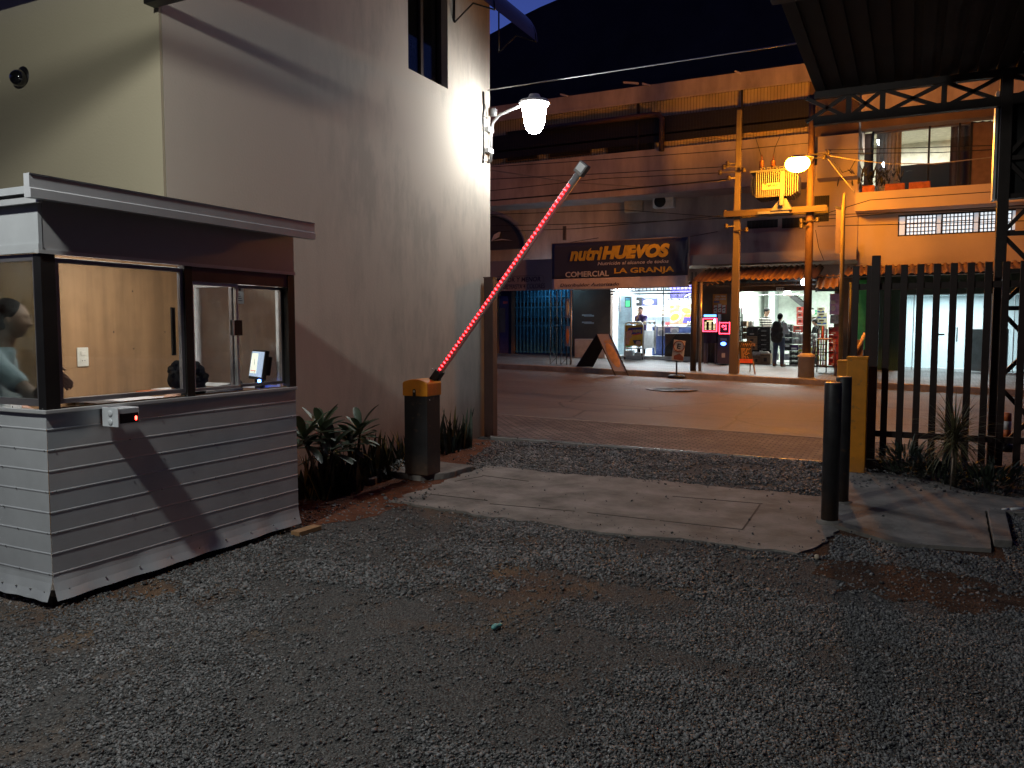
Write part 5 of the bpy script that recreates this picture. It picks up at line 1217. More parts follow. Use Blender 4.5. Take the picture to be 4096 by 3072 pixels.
# ---- corrugated awnings (wavy sheet on a frame)
rust = pm('rusty_sheet', (.30, .17, .09), .55, .35, var=.35, scale=2.5, stretch=(1, .3, 1))
def awning(name, label, px0, px1, pyb, pyt, Y0, Y1, torn=0, seed=1):
    xa, xb = onY(px0, pyb, Y0).x, onY(px1, pyb, Y0).x; zb_ = onY((px0 + px1) / 2, pyb, Y0).z; zt2 = onY((px0 + px1) / 2, pyt, Y1).z
    t = thing(name, label, 'awning', ((xa + xb) / 2, Y0, zb_), 'corrugated awnings over the pavement'); rr = random.Random(seed)
    n = int((xb - xa) / .022); rows = []
    sag = [rr.uniform(-1, 1) for _ in range(40)]
    for i, s in enumerate((0, .15, .4, .7, 1.0)):
        row = []
        for k in range(n + 1):
            x = xa + (xb - xa) * k / n; j = sag[int(x * 1.1) % 40] * (1 - (x * 1.1) % 1) + sag[(int(x * 1.1) + 1) % 40] * ((x * 1.1) % 1)
            y = Y0 + (Y1 - Y0) * s - (torn * (1 - s) * .12 * j if i == 0 else 0)
            row.append((x, y, zb_ + (zt2 - zb_) * s + .03 * math.sin(x * 2 * math.pi / .17) + torn * (1 - s) * .10 * j))
        rows.append(row)
    mb = MB(); mb.grid(rows, 0, True); mb.build('sheet', rust, t)
    mb = MB(); mb.bar((xa, Y0 + .15, zb_ - .02), (xb, Y0 + .15, zb_ - .02), .05, .05)
    mb.bar((xa, Y1 - .2, zt2 - .08), (xb, Y1 - .2, zt2 - .08), .05, .05)
    for k in range(max(2, int((xb - xa) / 1.5))):
        x = xa + (xb - xa) * k / max(1, int((xb - xa) / 1.5) - 1) if int((xb - xa) / 1.5) > 1 else xa + k * (xb - xa); x = min(x, xb); mb.bar((x, Y0 + .15, zb_ - .04), (x, Y1 - .1, zt2 - .1), .04, .05)
    mb.build('frame', far_fr, t); return t
awning('corrugated_awning', 'long torn rusty corrugated awning over the drinks shop', 2752, 3262, 1122, 1068, 24.3, 26.6, 1, 1)
awning('corrugated_awning', 'short drooping piece of corrugated awning right of the bare bulb', 3262, 3352, 1158, 1100, 24.2, 25.0, .6, 2)
awning('corrugated_awning', 'straight corrugated awning along the peach building above the fence tops', 3372, 4300, 1088, 1052, 24.6, 26.2, .1, 3)
# lattice girder below the long awning
ga, gb = onY(2870, 1122, 24.45), onY(3262, 1130, 24.45)
mb = MB(); zt2 = ga.z - .02; zb2 = zt2 - .16
mb.bar((ga.x, 24.45, zt2), (gb.x, 24.45, zt2), .03, .03); mb.bar((ga.x, 24.45, zb2), (gb.x, 24.45, zb2), .03, .03)
x = ga.x
while x < gb.x - .2: mb.bar((x, 24.45, zb2), (x + .1, 24.45, zt2), .014, .014); mb.bar((x + .1, 24.45, zt2), (x + .2, 24.45, zb2), .014, .014); x += .2
tag(mb.build('lattice_girder', far_fr), 'thin black lattice girder under the torn awning edge', 'girder')
bsh = MB(); x0, x1, z0, z1 = rectY(2950, 1140, 3330, 1164, YF - .05); bsh.box(PX(2945), PX(3335), YF - .08, YF - .005, z0, z1 + .15); tag(bsh.build('shutter_box', pm('brown_steel', (.13, .07, .04), .35, .4)), 'brown rolling shutter box above the drinks shop entrance', 'shutter box')
sg = MB(); x0, x1, z0, z1 = rectY(3105, 1149, 3136, 1164, YF - .12); sg.box(x0, x1, YF - .13, YF - .085, z0, z1, 0)
for k in range(5): sg.box(x0 + .04 + k * .055, x0 + .075 + k * .055, YF - .134, YF - .131, z0 + .04, z1 - .03, 1)
tag(sg.build('small_sign', [white_p, far_fr]), 'small white sign under the shutter box of the drinks shop', 'sign')

# ---------------------------------------------------------------- shop interiors
def room(label, px0, px1, depth, zf, zc, wm, fm, name='shop_interior', pad=.3):
    t = thing(name, label, 'shop interior', ((PX(px0) + PX(px1)) / 2, YF + .3, zf))
    a, b_ = PX(px0) - pad, PX(px1) + pad; y1 = YF + .26 + depth
    mb = MB(); mb.box(a, b_, y1, y1 + .1, zf, zc); mb.box(a - .1, a, YF + .26, y1, zf, zc); mb.box(b_, b_ + .1, YF + .26, y1, zf, zc); mb.build('wall', wm, t)
    mb = MB(); mb.box(a, b_, YF + .26, y1, zc, zc + .1); mb.build('ceiling', white_p, t)
    mb = MB(); mb.box(a - .1, b_ + .1, YF + .02, y1, zf - .25, zf); mb.build('floor', fm, t)
    return t, a, b_, y1
zf1 = .63; zc1_ = 3.45
r1, ra, rbx, ry = room('bright white egg shop interior behind the trolley', 2442, 2782, 3.2, zf1, zc1_, pm('shop_white', (.72, .78, .8), .6), pm('shop_tile', (.6, .62, .62), .3), pad=.0)
for k in range(3):
    x = ra + (rbx - ra) * (.2 + .3 * k); mb = MB(); mb.box(x - .6, x + .6, YF + 1.6, YF + 1.7, zc1_ - .07, zc1_ - .02); mb.build('tube_lamp', em('cool_tube', (.85, .95, 1), 9), r1)
lamp('egg_shop_light', 'AREA', ((ra + rbx) / 2, YF + 1.3, zc1_ - .12), (.86, .95, 1), 520, 2.6, 1.2, parent=r1)
zf2 = .41; zc2_ = 3.6
r2, rc, rd_, ry2 = room('pale green drinks shop interior behind the crates', 2945, 3335, 5.5, zf2, zc2_, pm('shop_green', (.60, .66, .58), .7), pm('grey_tile', (.35, .35, .34), .3), pad=.0)
for k in range(2):
    x = rc + (rd_ - rc) * (.3 + .4 * k); mb = MB(); mb.box(x - .6, x + .6, YF + 2.4, YF + 2.5, zc2_ - .07, zc2_ - .02); mb.build('tube_lamp', em('cool_tube', (.85, .95, 1), 9), r2)
lamp('drinks_shop_light', 'AREA', ((rc + rd_) / 2, YF + 2.0, zc2_ - .12), (.9, .98, .96), 520, 3, 1.6, parent=r2)
def bY(x0, y0, x1, y1, Y, dep, mb=None, mi=0):        # box whose front fills that rectangle of the facade
    a, b_, c_, d_ = rectY(x0, y0, x1, y1, Y); mb = mb or MB(); mb.box(a, b_, Y, Y + dep, c_, d_, mi); return mb
def Z2(x, y): return 2900 + x / 4.254, 1130 + y / 4.254      # working grid for the drinks shop
def Z1(x, y): return 2500 + x / 5.53, 1130 + y / 5.53        # working grid for the egg shop
def g2(x0, y0, x1, y1): return (*Z2(x0, y0), *Z2(x1, y1))
def g1(x0, y0, x1, y1): return (*Z1(x0, y0), *Z1(x1, y1))
# egg shop
mb = MB()
a, b_ = PX(2442), PX(2782); zt1 = PZ(2600, 1128, YF - .04); zg_ = PZ(2600, 1163, YF - .04)
for k in range(24): x = a + (b_ - a) * k / 23; mb.box(x - .012, x + .012, YF - .05, YF - .026, zg_, zt1 + .3)
for z in (zg_, zg_ + .12, zg_ - .1): mb.box(a, b_, YF - .025, YF - .005, z - .02, z + .02)
tag(mb.build('window_grille', far_fr), 'black iron bar grille across the top of the egg shop entrance', 'grille')
dr = thing('pale_door', 'pale blue door leaf at the left side of the egg shop', 'door', (PX(2450), YF, zf1))
x0, x1, z0, z1 = rectY(2443, 1180, 2530, 1421, YF + .9); mb = MB(); mb.box(x0, x1, YF + .9, YF + .96, zf1, z1); mb.build('leaf', pm('pale_blue_door', (.55, .72, .78), .4), dr, bev=.01)
mb = MB(); mb.box(x0 + .05, x1 - .05, YF + .893, YF + .9, z0 + .15, z0 + 1.0); mb.box(x0 + .05, x1 - .05, YF + .893, YF + .9, z0 + 1.15, z1 - .12); mb.build('moulding', pm('pale_blue_panel', (.5, .68, .76), .4), dr, bev=.004)
p = onY(2461, 1302, YF + .85); mb = MB(); mb.ell((p.x, YF + .86, p.z), (.05, .04, .09), 10, 8); mb.build('handle', far_fr, dr)
mb = bY(2462, 1183, 2483, 1247, YF + .85, .02); 
x0, x1, z0, z1 = rectY(2462, 1183, 2483, 1247, YF + .845)
for k in range(8): mb.box(x0 + .03, x1 - .05, YF + .842, YF + .846, z0 + .05 + k * .062, z0 + .07 + k * .062, 1)
tag(mb.build('price_list', [white_p, pm('grey_print', (.3, .32, .36), .6)]), 'white printed price list on the pale blue door', 'notice')
TY = YF + .7
tv = thing('television', 'tilted television with green football picture high in the egg shop', 'television', (PX(2510), TY, 2.6))
mb = bY(*g1(0, 320, 125, 550), TY, .06); mb.build('case', blk, tv); mb = bY(*g1(12, 400, 108, 535), TY - .004, .003); mb.build('screen', em('tv_green', (.1, .65, .3), 1.1), tv); mb = bY(*g1(12, 338, 108, 395), TY - .004, .003); mb.build('screen_top', em('tv_blue', (.1, .3, .45), .6), tv)
sh = thing('egg_shelf', 'white wall shelf packed with egg trays behind the egg seller', 'shelf', (PX(2600), ry - .4, zf1))
mb = MB()
for yy in (525, 750): x0, x1, z0, z1 = rectY(*g1(180, yy - 8, 990, yy + 8), ry - .45); mb.box(x0, x1, ry - .45, ry - .01, z0, z1)
mb.build('board', white_p, sh)
random.seed(5); x0, x1, z0, z1 = rectY(*g1(185, 560, 985, 742), ry - .45)
egg_m = [pm('egg_cream', (.75, .70, .6), .5), pm('egg_brown', (.5, .33, .22), .5)]; tray_m = pm('egg_tray', (.10, .10, .095), .9)
nrow = 6; k = 0
for r_ in range(nrow):
    z = z0 + (z1 - z0) * r_ / nrow; mb = MB(); mb.box(x0, x1, ry - .42, ry - .05, z + .002, z + .035); mb.build('tray', tray_m, sh)
    mb = MB(); m_ = 34
    for i in range(m_): mb.ell((x0 + (x1 - x0) * (i + .5) / m_, ry - .40, z + .055), (.028, .028, .034), 8, 6, 0 if (i // 8 + r_) % 3 else 1)
    mb.build('eggs', egg_m, sh)
x0, x1, z0, z1 = rectY(*g1(220, 330, 360, 520), ry - .45); mb = MB(); mb.box(x0, x1, ry - .45, ry - .1, z0, z1); mb.ell(((x0 + x1) / 2 - .02, ry - .455, (z0 + z1) / 2), (.06, .01, .05), 12, 8, 1); tag(mb.build('black_box', [blk, white_p], bev=.03), 'black box with a white emblem on top of the egg shelf', 'box')
x0, x1, z0, z1 = rectY(*g1(370, 350, 715, 515), ry - .45); pc_ = thing('oval_sign', 'dark blue panel with a pale oval badge on the egg shelf', 'sign', ((x0 + x1) / 2, ry - .4, z0))
navy = pm('navy_print', (.022, .025, .09), .45); mb = MB(); mb.box(x0, x1, ry - .44, ry - .41, z0, z1); mb.build('panel', navy, pc_); mb = MB(); mb.ell(((x0 + x1) / 2 - .05, ry - .443, (z0 + z1) / 2), ((x1 - x0) * .36, .008, (z1 - z0) * .36), 24, 8); mb.build('badge', pm('badge_cream', (.62, .6, .42), .5), pc_)
text('lettering', 'nutriHUEVOS', navy, pc_, ((x0 + x1) / 2 - .3, ry - .452, (z0 + z1) / 2 - .03), UX, UZ, .5, .07, .02, .2)
blue_m = pm('counter_blue', (.06, .10, .30), .5)
x0, x1, z0, z1 = rectY(*g1(600, 965, 1490, 1560), YF + .7); cn = thing('shop_counter', 'blue fronted shop counter with pale top in the egg shop', 'counter', ((x0 + x1) / 2, YF + .9, zf1))
zct = z1; mb = MB(); mb.box(x0, x1, YF + .7, YF + 1.3, zf1, zct - .04); mb.build('front', blue_m, cn); mb = MB(); mb.box(x0 - .03, x1 + .03, YF + .67, YF + 1.33, zct - .04, zct); mb.build('top', white_p, cn, bev=.005)
for k, (q, lab) in enumerate(((g1(725, 995, 880, 1180), 'white notice sheet taped on the left of the blue counter'), (g1(1005, 1000, 1185, 1100), 'white notice with a round emblem on the right of the blue counter'))):
    mb = bY(*q, YF + .69, .008); x0, x1, z0, z1 = rectY(*q, YF + .69); mb.lathe([(.11, 0), (.11, .004), (.08, .004)], ((x0 + x1) / 2, YF + .69, z1 - .2 + .04 * k), 20, 1, False, Matrix.Rotation(R(90), 3, 'X')); tag(mb.build('counter_notice', [white_p, pm('grey_print', (.3, .32, .36), .6)]), lab, 'notice')
YP1 = YF + 1.5
# consult sign and egg poster
x0, x1, z0, z1 = rectY(*g1(905, 345, 1500, 470), YP1); cs = thing('price_banner', 'grey banner reading CONSULTE PRECIO MAYORISTA above the egg picture', 'banner', ((x0 + x1) / 2, YP1, z0))
mb = MB(); mb.box(x0, x1, YP1, YP1 + .02, z0, z1); mb.build('panel', pm('banner_grey', (.45, .46, .48), .6), cs); text('lettering', 'CONSULTE PRECIO MAYORISTA', far_fr, cs, (x0 + .05, YP1, z0 + .12), UX, UZ, x1 - x0 - .1, .3, .03)
x0, x1, z0, z1 = rectY(*g1(1000, 245, 1500, 345), YP1); mb = MB(); mb.box(x0, x1, YP1, YP1 + .02, z0, z1 + .3, 0)
mb.tube([(x0 + .55, YP1 - .005, z0 + .04), (x0 + .85, YP1 - .005, z0 + .22), (x1 - .03, YP1 - .005, z0 + .34)], .022, 6, 1); mb.tube([(x0 + .7, YP1 - .005, z0 + .02), (x0 + .95, YP1 - .005, z0 + .17), (x1 - .03, YP1 - .005, z0 + .27)], .016, 6, 1); hb = tag(mb.build('shop_board', [pm('violet_print', (.05, .04, .24), .5), white_p]), 'violet board with a white swoosh behind the grille of the egg shop', 'sign')
x0, x1, z0, z1 = rectY(*g1(995, 475, 1490, 925), YP1); ep = thing('egg_poster', 'big poster of halved boiled eggs above the blue counter', 'poster', ((x0 + x1) / 2, YP1, z0))
mb = MB(); mb.box(x0, x1, YP1, YP1 + .02, z0, z1); mb.build('sheet', pm('poster_food', (.36, .20, .10), .6, var=.6, scale=9), ep)
W_, H_ = x1 - x0, z1 - z0
for (u, v, ru, rv, rt) in ((.22, .36, .30, .24, -.5), (.72, .68, .30, .2, .15), (.08, .86, .17, .13, -.2), (.62, .98, .2, .07, 0)):
    for kk, (sc2, col, y_) in enumerate(((1, 'egg_white', .096), (.72, 'egg_yolk', .092))):
        rot = Matrix.Rotation(rt, 3, 'Y'); pts = []
        for t in np.linspace(0, 2 * math.pi, 28, endpoint=False):
            v3 = rot @ Vector((ru * W_ * sc2 * math.cos(t), 0, rv * H_ * sc2 * math.sin(t))); pts.append((min(max(x0 + u * W_ + v3.x, x0 + .005), x1 - .005), YP1 - .1 + y_, min(max(z0 + v * H_ + v3.z, z0 + .005), z1 - .005)))
        mb = MB(); mb.add(pts, [tuple(range(28))]); mb.build('egg_picture', pm(col, (.78, .82, .9) if kk == 0 else (.62, .6, .06), .5), ep)
x0b, x1b, z0b, z1b = rectY(*g1(1285, 735, 1490, 895), YP1 - .02); mb = MB(); mb.prism([(x0b - .02, YP1 - .012, z0b), (x1b, YP1 - .012, z0b + .02), (x1b, YP1 - .012, z1b), (x0b + .04, YP1 - .012, z1b - .05)], (0, .003, 0)); mb.build('brand_patch', pm('violet_print', (.05, .04, .24), .5), ep)
text('lettering', 'nutri', pm('orange_print', (.8, .25, .05), .5), ep, (x0b + .06, YP1 - .016, z0b + .2), UX, UZ, (x1b - x0b) * .8, .28, .03, .25)
x0, x1, z0, z1 = rectY(*g1(890, 880, 985, 935), YF + .5); mb = MB(); mb.box(x0, x1, YF + .5, YF + .55, z0, z1, 0); mb.box(x0 + .1, x1 - .1, YF + .52, YF + .54, zct, z0, 1); tag(mb.build('led_tag', [em('red_sign', (1, .12, .12), 2.2), blk]), 'small glowing red sign on the egg shop counter', 'sign')
x0, x1, z0, z1 = rectY(*g1(780, 800, 860, 950), YF + .75); mb = MB(); mb.lathe([(.05, 0), (.05, z1 - zct - .12), (.02, z1 - zct - .05), (.02, z1 - zct)], ((x0 + x1) / 2, YF + .85, zct), 14); tag(mb.build('dark_bottle', pm('bottle_glass', (.03, .015, .01), .1)), 'dark bottle standing on the egg shop counter', 'bottle')
x0, x1, z0, z1 = rectY(*g1(1375, 895, 1490, 975), YF + .8); mb = MB(); mb.box(x0, x1, YF + .72, YF + 1.0, zct + .001, zct + .04, 1)
for i in range(5):
    for j in range(2): mb.ell((x0 + .05 + i * .085, YF + .75, zct + .07 + j * .06), (.035, .035, .04), 8, 6)
tag(mb.build('egg_carton', egg_m[:1] + [tray_m]), 'small tray of eggs on the right end of the egg shop counter', 'egg tray')
# glass case in front of the counter
x0, x1, z0, z1 = rectY(*g1(875, 1120, 1480, 1620), YF - .05); gc = thing('display_cabinet', 'dark low display cabinet at the egg shop threshold', 'cabinet', ((x0 + x1) / 2, YF + .1, zf1))
mb = MB(); mb.box(x0, x1, YF + .0, YF + .4, zf1, z1 - .03); mb.build('case', pm('cabinet_brown', (.05, .03, .02), .3), gc); mb = MB(); mb.box(x0 - .02, x1, YF - .02, YF + .42, z1 - .03, z1); mb.build('top', white_p, gc)
gl = thing('glass_partition', 'clear glass sheet with dark edge standing in the egg shop entrance', 'glass panel', (PX(2655), YF - .1, zf1))
x0, x1, z0, z1 = rectY(*g1(830, 240, 880, 1600), YF - .1); mb = MB(); mb.box(x0, x0 + .03, YF - .12, YF - .09, zf1, zt1); mb.build('edge', far_fr, gl); mb = MB(); mb.box(x0 + .03, x1 + .5, YF - .11, YF - .1, zf1 + .1, zt1); mb.build('pane', pane_m, gl)
# trolley
x0, x1, z0, z1 = rectY(*g1(0, 880, 400, 1560), YF - .5); tr = thing('egg_trolley', 'white tube framed egg trolley with printed front panel', 'trolley', ((x0 + x1) / 2, YF - .4, zf1 - .1))
def hoop(mb, xa, xb, y, za, zb): mb.tube([(xa, y, za), (xa, y, zb - .12), (xa + .04, y, zb - .03), (xa + .14, y, zb), (xb - .14, y, zb), (xb - .04, y, zb - .03), (xb, y, zb - .12), (xb, y, za)], .028, 8)
zg0 = swz(x0, YF - .5) + .08
mb = MB(); hoop(mb, x0, x1, YF - .5, zg0, z1); mb.build('front_hoop', white_p, tr)
xr = rectY(*g1(400, 880, 600, 1560), YF - .1)[1]
mb = MB(); hoop(mb, x0 + (xr - x1), xr, YF + .3, zg0 + .12, z1 + .03); mb.build('rear_hoop', white_p, tr)
mb = MB()
for x_, y_ in ((x0, YF - .5), (x1, YF - .5), (xr, YF + .3)): mb.lathe([(.05, 0), (.05, .03)], (x_ - .015, y_, zg0 - .03), 12, 0, False, Matrix.Rotation(R(90), 3, 'Y'))
mb.build('castors', blk, tr)
xa, xb, za, zb = rectY(*g1(12, 945, 392, 1405), YF - .53)
mb = MB(); mb.box(xa, xb, YF - .53, YF - .51, za, zb); pn_ = mb.build('front_panel', pm('print_yellow', (.60, .36, .03), .5, var=.25, scale=2), tr)
mb = MB(); W_, H_ = xb - xa, zb - za; mb.prism([(xa + .05, YF - .533, zb - .33), (xb - .02, YF - .533, zb - .30), (xb - .02, YF - .533, zb - .06), (xa + .1, YF - .533, zb - .1)], (0, -.003, 0)); mb.build('brand_patch', pm('violet_print', (.05, .04, .24), .5), pn_)
text('lettering', 'nutri', pm('orange_print', (.8, .25, .05), .5), pn_, (xa + .17 * W_, YF - .539, zb - .25), UX, UZ, .26 * W_, .1, .02, .2); text('lettering', 'HUEVOS', pm('yellow_print', (.75, .55, .03), .5), pn_, (xa + .45 * W_, YF - .539, zb - .25), UX, UZ, .46 * W_, .1, .03, .2)
mb = MB()
for (u, v) in ((.13, .62), (.28, .66), (.12, .45), (.27, .48), (.15, .3), (.12, .16)): mb.ell((xa + u * W_, YF - .535, za + v * H_), (.11 * W_, .012, .075), 14, 8, 1)
mb.prism([(xa + .42 * W_, YF - .535, za + .28 * H_), (xa + .95 * W_, YF - .535, za + .3 * H_), (xa + .55 * W_, YF - .535, za + .08 * H_)], (0, -.003, 0), 2)
mb.ell((xa + .75 * W_, YF - .535, za + .15 * H_), (.15 * W_, .012, .08), 14, 8, 1); mb.prism([(xa + .45 * W_, YF - .534, za + .56 * H_), (xa + .9 * W_, YF - .534, za + .63 * H_), (xa + .9 * W_, YF - .534, za + .57 * H_), (xa + .45 * W_, YF - .534, za + .5 * H_)], (0, -.003, 0), 3)
mb.build('picture', [white_p, pm('egg_pinkish', (.55, .33, .25), .5), navy, pm('red_print', (.6, .06, .03), .5)], pn_)
mb = MB(); mb.box(xa, xb, YF - .5, YF + .28, za - .1, za - .06); mb.build('shelf', white_p, tr)
xa2, xb2, za2, zb2 = rectY(*g1(410, 1060, 580, 1470), YF - .1); mb = MB(); mb.prism([(x1 + .03, YF - .5, za2), (xr - .02, YF + .3, za2 + .04), (xr - .02, YF + .3, zb2), (x1 + .03, YF - .5, zb2)], (-.015, .01, 0)); mb.build('side_panel', pm('trolley_white', (.66, .7, .7), .5), tr)
mb = MB(); mb.box(x0 + .25, x1 - .05, YF - .3, YF + .1, zb + .02, zb + .05, 1)
for i in range(5): mb.ell((x0 + .3 + i * .17, YF - .25, zb + .09), (.05, .05, .06), 8, 6)
tag(mb.build('egg_heap', egg_m[:1] + [tray_m]), 'open tray of white eggs on top of the trolley', 'egg tray')
for k, (q, lab) in enumerate(((g1(0, 1480, 170, 1600), 'white carton with a green mark on the floor below the trolley'), (g1(195, 1520, 330, 1590), 'low white carton on the floor below the trolley'))):
    x0, x1, z0, z1 = rectY(*q, YF + .1); mb = MB(); mb.box(x0, x1, YF - .05 + .2 * k, YF + .35, zf1 + .001, zf1 + .001 + z1 - z0, 0); 
    if k == 0: mb.ell(((x0 + x1) / 2, YF - .052, zf1 + .3), (.14, .006, .06), 12, 6, 1)
    tag(mb.build('carton', [white_p, pm('green_print', (.1, .3, .1), .5)], bev=.01), lab, 'carton')

# ---------------------------------------------------------------- drinks shop contents
carton_m = pm('carton', (.30, .19, .11), .8, var=.2, scale=4); crate_m = pm('black_crate', (.016, .014, .014), .5); grey_pack = pm('grey_pack', (.42, .43, .42), .45, var=.35, scale=9)
red_card = pm('red_carton', (.55, .08, .06), .55, var=.1); cream_c = pm('cream_carton', (.62, .57, .42), .6, var=.1); bag_m = pm('clear_bag', (.35, .33, .3), .25, var=.5, scale=12)
red_cr = pm('red_crate', (.28, .025, .02), .5); purple_m = pm('purple_box', (.09, .03, .16), .5); olive = pm('yellow_box', (.5, .42, .08), .5); print_w = pm('print_white', (.72, .72, .70), .5)
band_b = pm('blue_band', (.06, .1, .28), .5)
def ybox(q, Y, dep, kind, label, cat='carton'):
    a, b_, c_, d_ = rectY(*g2(*q), Y); mb = MB(); w_, h_ = b_ - a, d_ - c_
    if kind == 'crate' or kind == 'redcrate':
        t = .03; m_ = crate_m if kind == 'crate' else red_cr
        mb.box(a, b_, Y, Y + dep, c_, c_ + .03); mb.box(a, b_, Y, Y + .03, c_ + .03, c_ + h_ * .45); mb.box(a, b_, Y, Y + .03, d_ - h_ * .22, d_ - .006)
        for x_ in (a, b_ - t, (a + b_) / 2 - t / 2): mb.box(x_, x_ + t, Y + .002, Y + .028, c_ + h_ * .45, d_ - h_ * .22)
        mb.box(a, a + t, Y + .03, Y + dep, c_ + .03, d_ - .006); mb.box(b_ - t, b_, Y + .03, Y + dep, c_ + .03, d_ - .006); mb.box(a + t, b_ - t, Y + .08, Y + dep - .02, c_ + .03, d_ - .05)
        mb.box(a + w_ * .3, b_ - w_ * .3, Y - .003, Y, c_ + h_ * .12, c_ + h_ * .3, 1)
        o = mb.build('bottle_crate', [m_, pm('crate_print', (.3, .28, .26), .5)])
    else:
        m_ = dict(carton=carton_m, grey=grey_pack, red=red_card, cream=cream_c, purple=purple_m, olive=olive, black=crate_m)[kind]
        mb.box(a, b_, Y, Y + dep, c_, d_ - .008)
        if kind == 'red': mb.box(a + w_ * .3, a + w_ * .62, Y - .004, Y, c_ + h_ * .55, c_ + h_ * .82, 2); mb.box(a + w_ * .2, a + w_ * .82, Y - .004, Y, c_ + h_ * .18, c_ + h_ * .34, 1)
        elif kind == 'cream': mb.box(a + .01, b_ - .01, Y - .004, Y, c_ + .01, c_ + h_ * .33, 3); mb.box(a + w_ * .2, a + w_ * .7, Y - .004, Y, c_ + h_ * .55, c_ + h_ * .8, 2); mb.ell((a + w_ * .5, Y - .004, c_ + h_ * .3), (w_ * .12, .004, h_ * .14), 10, 6, 4)
        elif kind == 'carton': mb.box(a + w_ * .35, a + w_ * .65, Y - .004, Y, c_ + h_ * .25, c_ + h_ * .6, 2); mb.box(a + w_ * .02, b_ - w_ * .02, Y - .002, Y, d_ - h_ * .22, d_ - h_ * .16, 2)
        elif kind == 'black': mb.box(a + w_ * .25, a + w_ * .72, Y - .004, Y, d_ - h_ * .42, d_ - h_ * .1, 1)
        elif kind == 'grey':
            n_ = max(2, int(w_ / .1))
            for i in range(n_): mb.lathe([(.04, c_ + .02), (.045, d_ - .06), (.03, d_ - .012)], (a + w_ * (i + .5) / n_, Y - .006, 0), 8, 1 if i % 3 == 1 else 0)
        elif kind in ('purple', 'olive'): mb.box(a + w_ * .15, b_ - w_ * .15, Y - .004, Y, c_ + h_ * .2, c_ + h_ * .5, 1)
        o = mb.build('carton', [m_, print_w, pm('dark_print', (.06, .03, .02), .6), band_b, olive])
    return tag(o, label, cat, 'boxes and crates in the drinks shop')
YC = YF + .35
ct = thing('sales_counter', 'dark sales counter behind the crate stacks of the drinks shop', 'counter', (PX(3040), YC + .5, zf2))
a, b_, _, zc_ = rectY(*g2(365, 745, 790, 1380), YC + .42); mb = MB(); mb.box(a, b_, YC + .42, YC + .9, zf2, zc_ - .03); mb.build('front', crate_m, ct); mb = MB(); mb.box(a, b_, YC + .38, YC + .94, zc_ - .03, zc_); mb.build('top', pm('counter_grey', (.3, .3, .3), .3), ct)
ybox((370, 765, 548, 905), YC, .38, 'crate', 'wide black crate with two handles on top of the brown cartons by the counter', 'crate')
for k, w in enumerate(('topmost', 'second from the top', 'middle', 'second from the bottom', 'bottom')):
    ybox((552, 765 + 77 * k, 768, 842 + 77 * k), YC - .02, .38, 'crate', 'black bottle crate, %s in the stack beside the backpack man' % w, 'crate')
ybox((370, 912, 546, 1030), YC, .38, 'carton', 'brown carton directly under the wide black crate')
ybox((432, 1032, 548, 1150), YC, .38, 'carton', 'brown carton in the low middle of the counter stack')
ybox((370, 1032, 430, 1150), YC, .38, 'black', 'narrow black box beside the low middle brown carton')
ybox((286, 650, 368, 755), YC + .1, .35, 'carton', 'brown carton at the top of the narrow left stack')
ybox((286, 757, 368, 852), YC + .1, .35, 'carton', 'brown carton in the middle of the narrow left stack')
ybox((286, 854, 368, 960), YC + .1, .35, 'carton', 'brown carton at the bottom of the narrow left stack')
ybox((372, 645, 490, 745), YC + .5, .3, 'grey', 'pack of cans standing on the left end of the sales counter', 'can pack')
ybox((1030, 710, 1138, 828), YC + .2, .4, 'black', 'black box with a white paper on top of the bottle stack right of the backpack')
for k, w in enumerate(('upper', 'middle', 'lower')):
    ybox((990, 830 + 110 * k, 1136, 938 + 110 * k), YC, .4, 'black', 'black bottle carton, %s one right of the man with the backpack' % w)
ybox((1140, 842, 1268, 942), YC + .02, .4, 'grey', 'grey drink pack, upper one in front of the red cartons', 'drink pack')
ybox((1140, 945, 1268, 1048), YC + .02, .4, 'grey', 'grey drink pack, lower one in front of the red cartons', 'drink pack')
ybox((1272, 862, 1330, 1052), YC + .02, .4, 'grey', 'tall grey drink pack right beside the rusty pole', 'drink pack')
ybox((1112, 1058, 1240, 1160), YC, .4, 'purple', 'purple carton under the grey drink packs')
ybox((1246, 1060, 1322, 1130), YC, .4, 'cream', 'small cream carton beside the purple carton'); ybox((1246, 1132, 1322, 1225), YC, .4, 'olive', 'yellow carton low beside the rusty pole')
for k, w in enumerate(('top', 'middle', 'bottom')): ybox((1092, 1164 + 85 * k, 1240, 1247 + 85 * k), YC - .1, .45, 'crate', 'dark crate, %s of the low stack left of the concrete pole collar' % w, 'crate')
for k, w in enumerate(('topmost', 'second', 'third')): ybox((1216, 412 + 104 * k, 1340, 513 + 104 * k), YC + 1.2, .4, 'red', 'red carton with white print, %s from the top of the tall red stack' % w)
ybox((1160, 730, 1330, 850), YC + 1.1, .5, 'red', 'wide red carton at the bottom of the tall red stack')
ybox((1568, 420, 1698, 512), YC + .9, .4, 'cream', 'cream carton with blue band, topmost of the right hand stack')
for k, w in enumerate(('second', 'third', 'fourth')): ybox((1566, 514 + 102 * k, 1734, 614 + 102 * k), YC + .9, .4, 'cream', 'wide cream carton with blue band, %s from the top of the right hand stack' % w)
ybox((1472, 580, 1562, 650), YC + .9, .4, 'cream', 'cream carton below the small green notice')
for k, w in enumerate(('upper', 'middle', 'lower')): ybox((1455, 860 + 78 * k, 1556, 936 + 78 * k), YC + .1, .4, 'grey', 'grey drink pack just right of the rusty pole, %s one' % w, 'drink pack')
ybox((1455, 1098, 1556, 1230), YC + .05, .4, 'olive', 'yellow and red carton low behind the tall stool')
ybox((600, 1210, 772, 1390), YC - .35, .4, 'carton', 'brown carton on the floor left of the jeans of the backpack man')
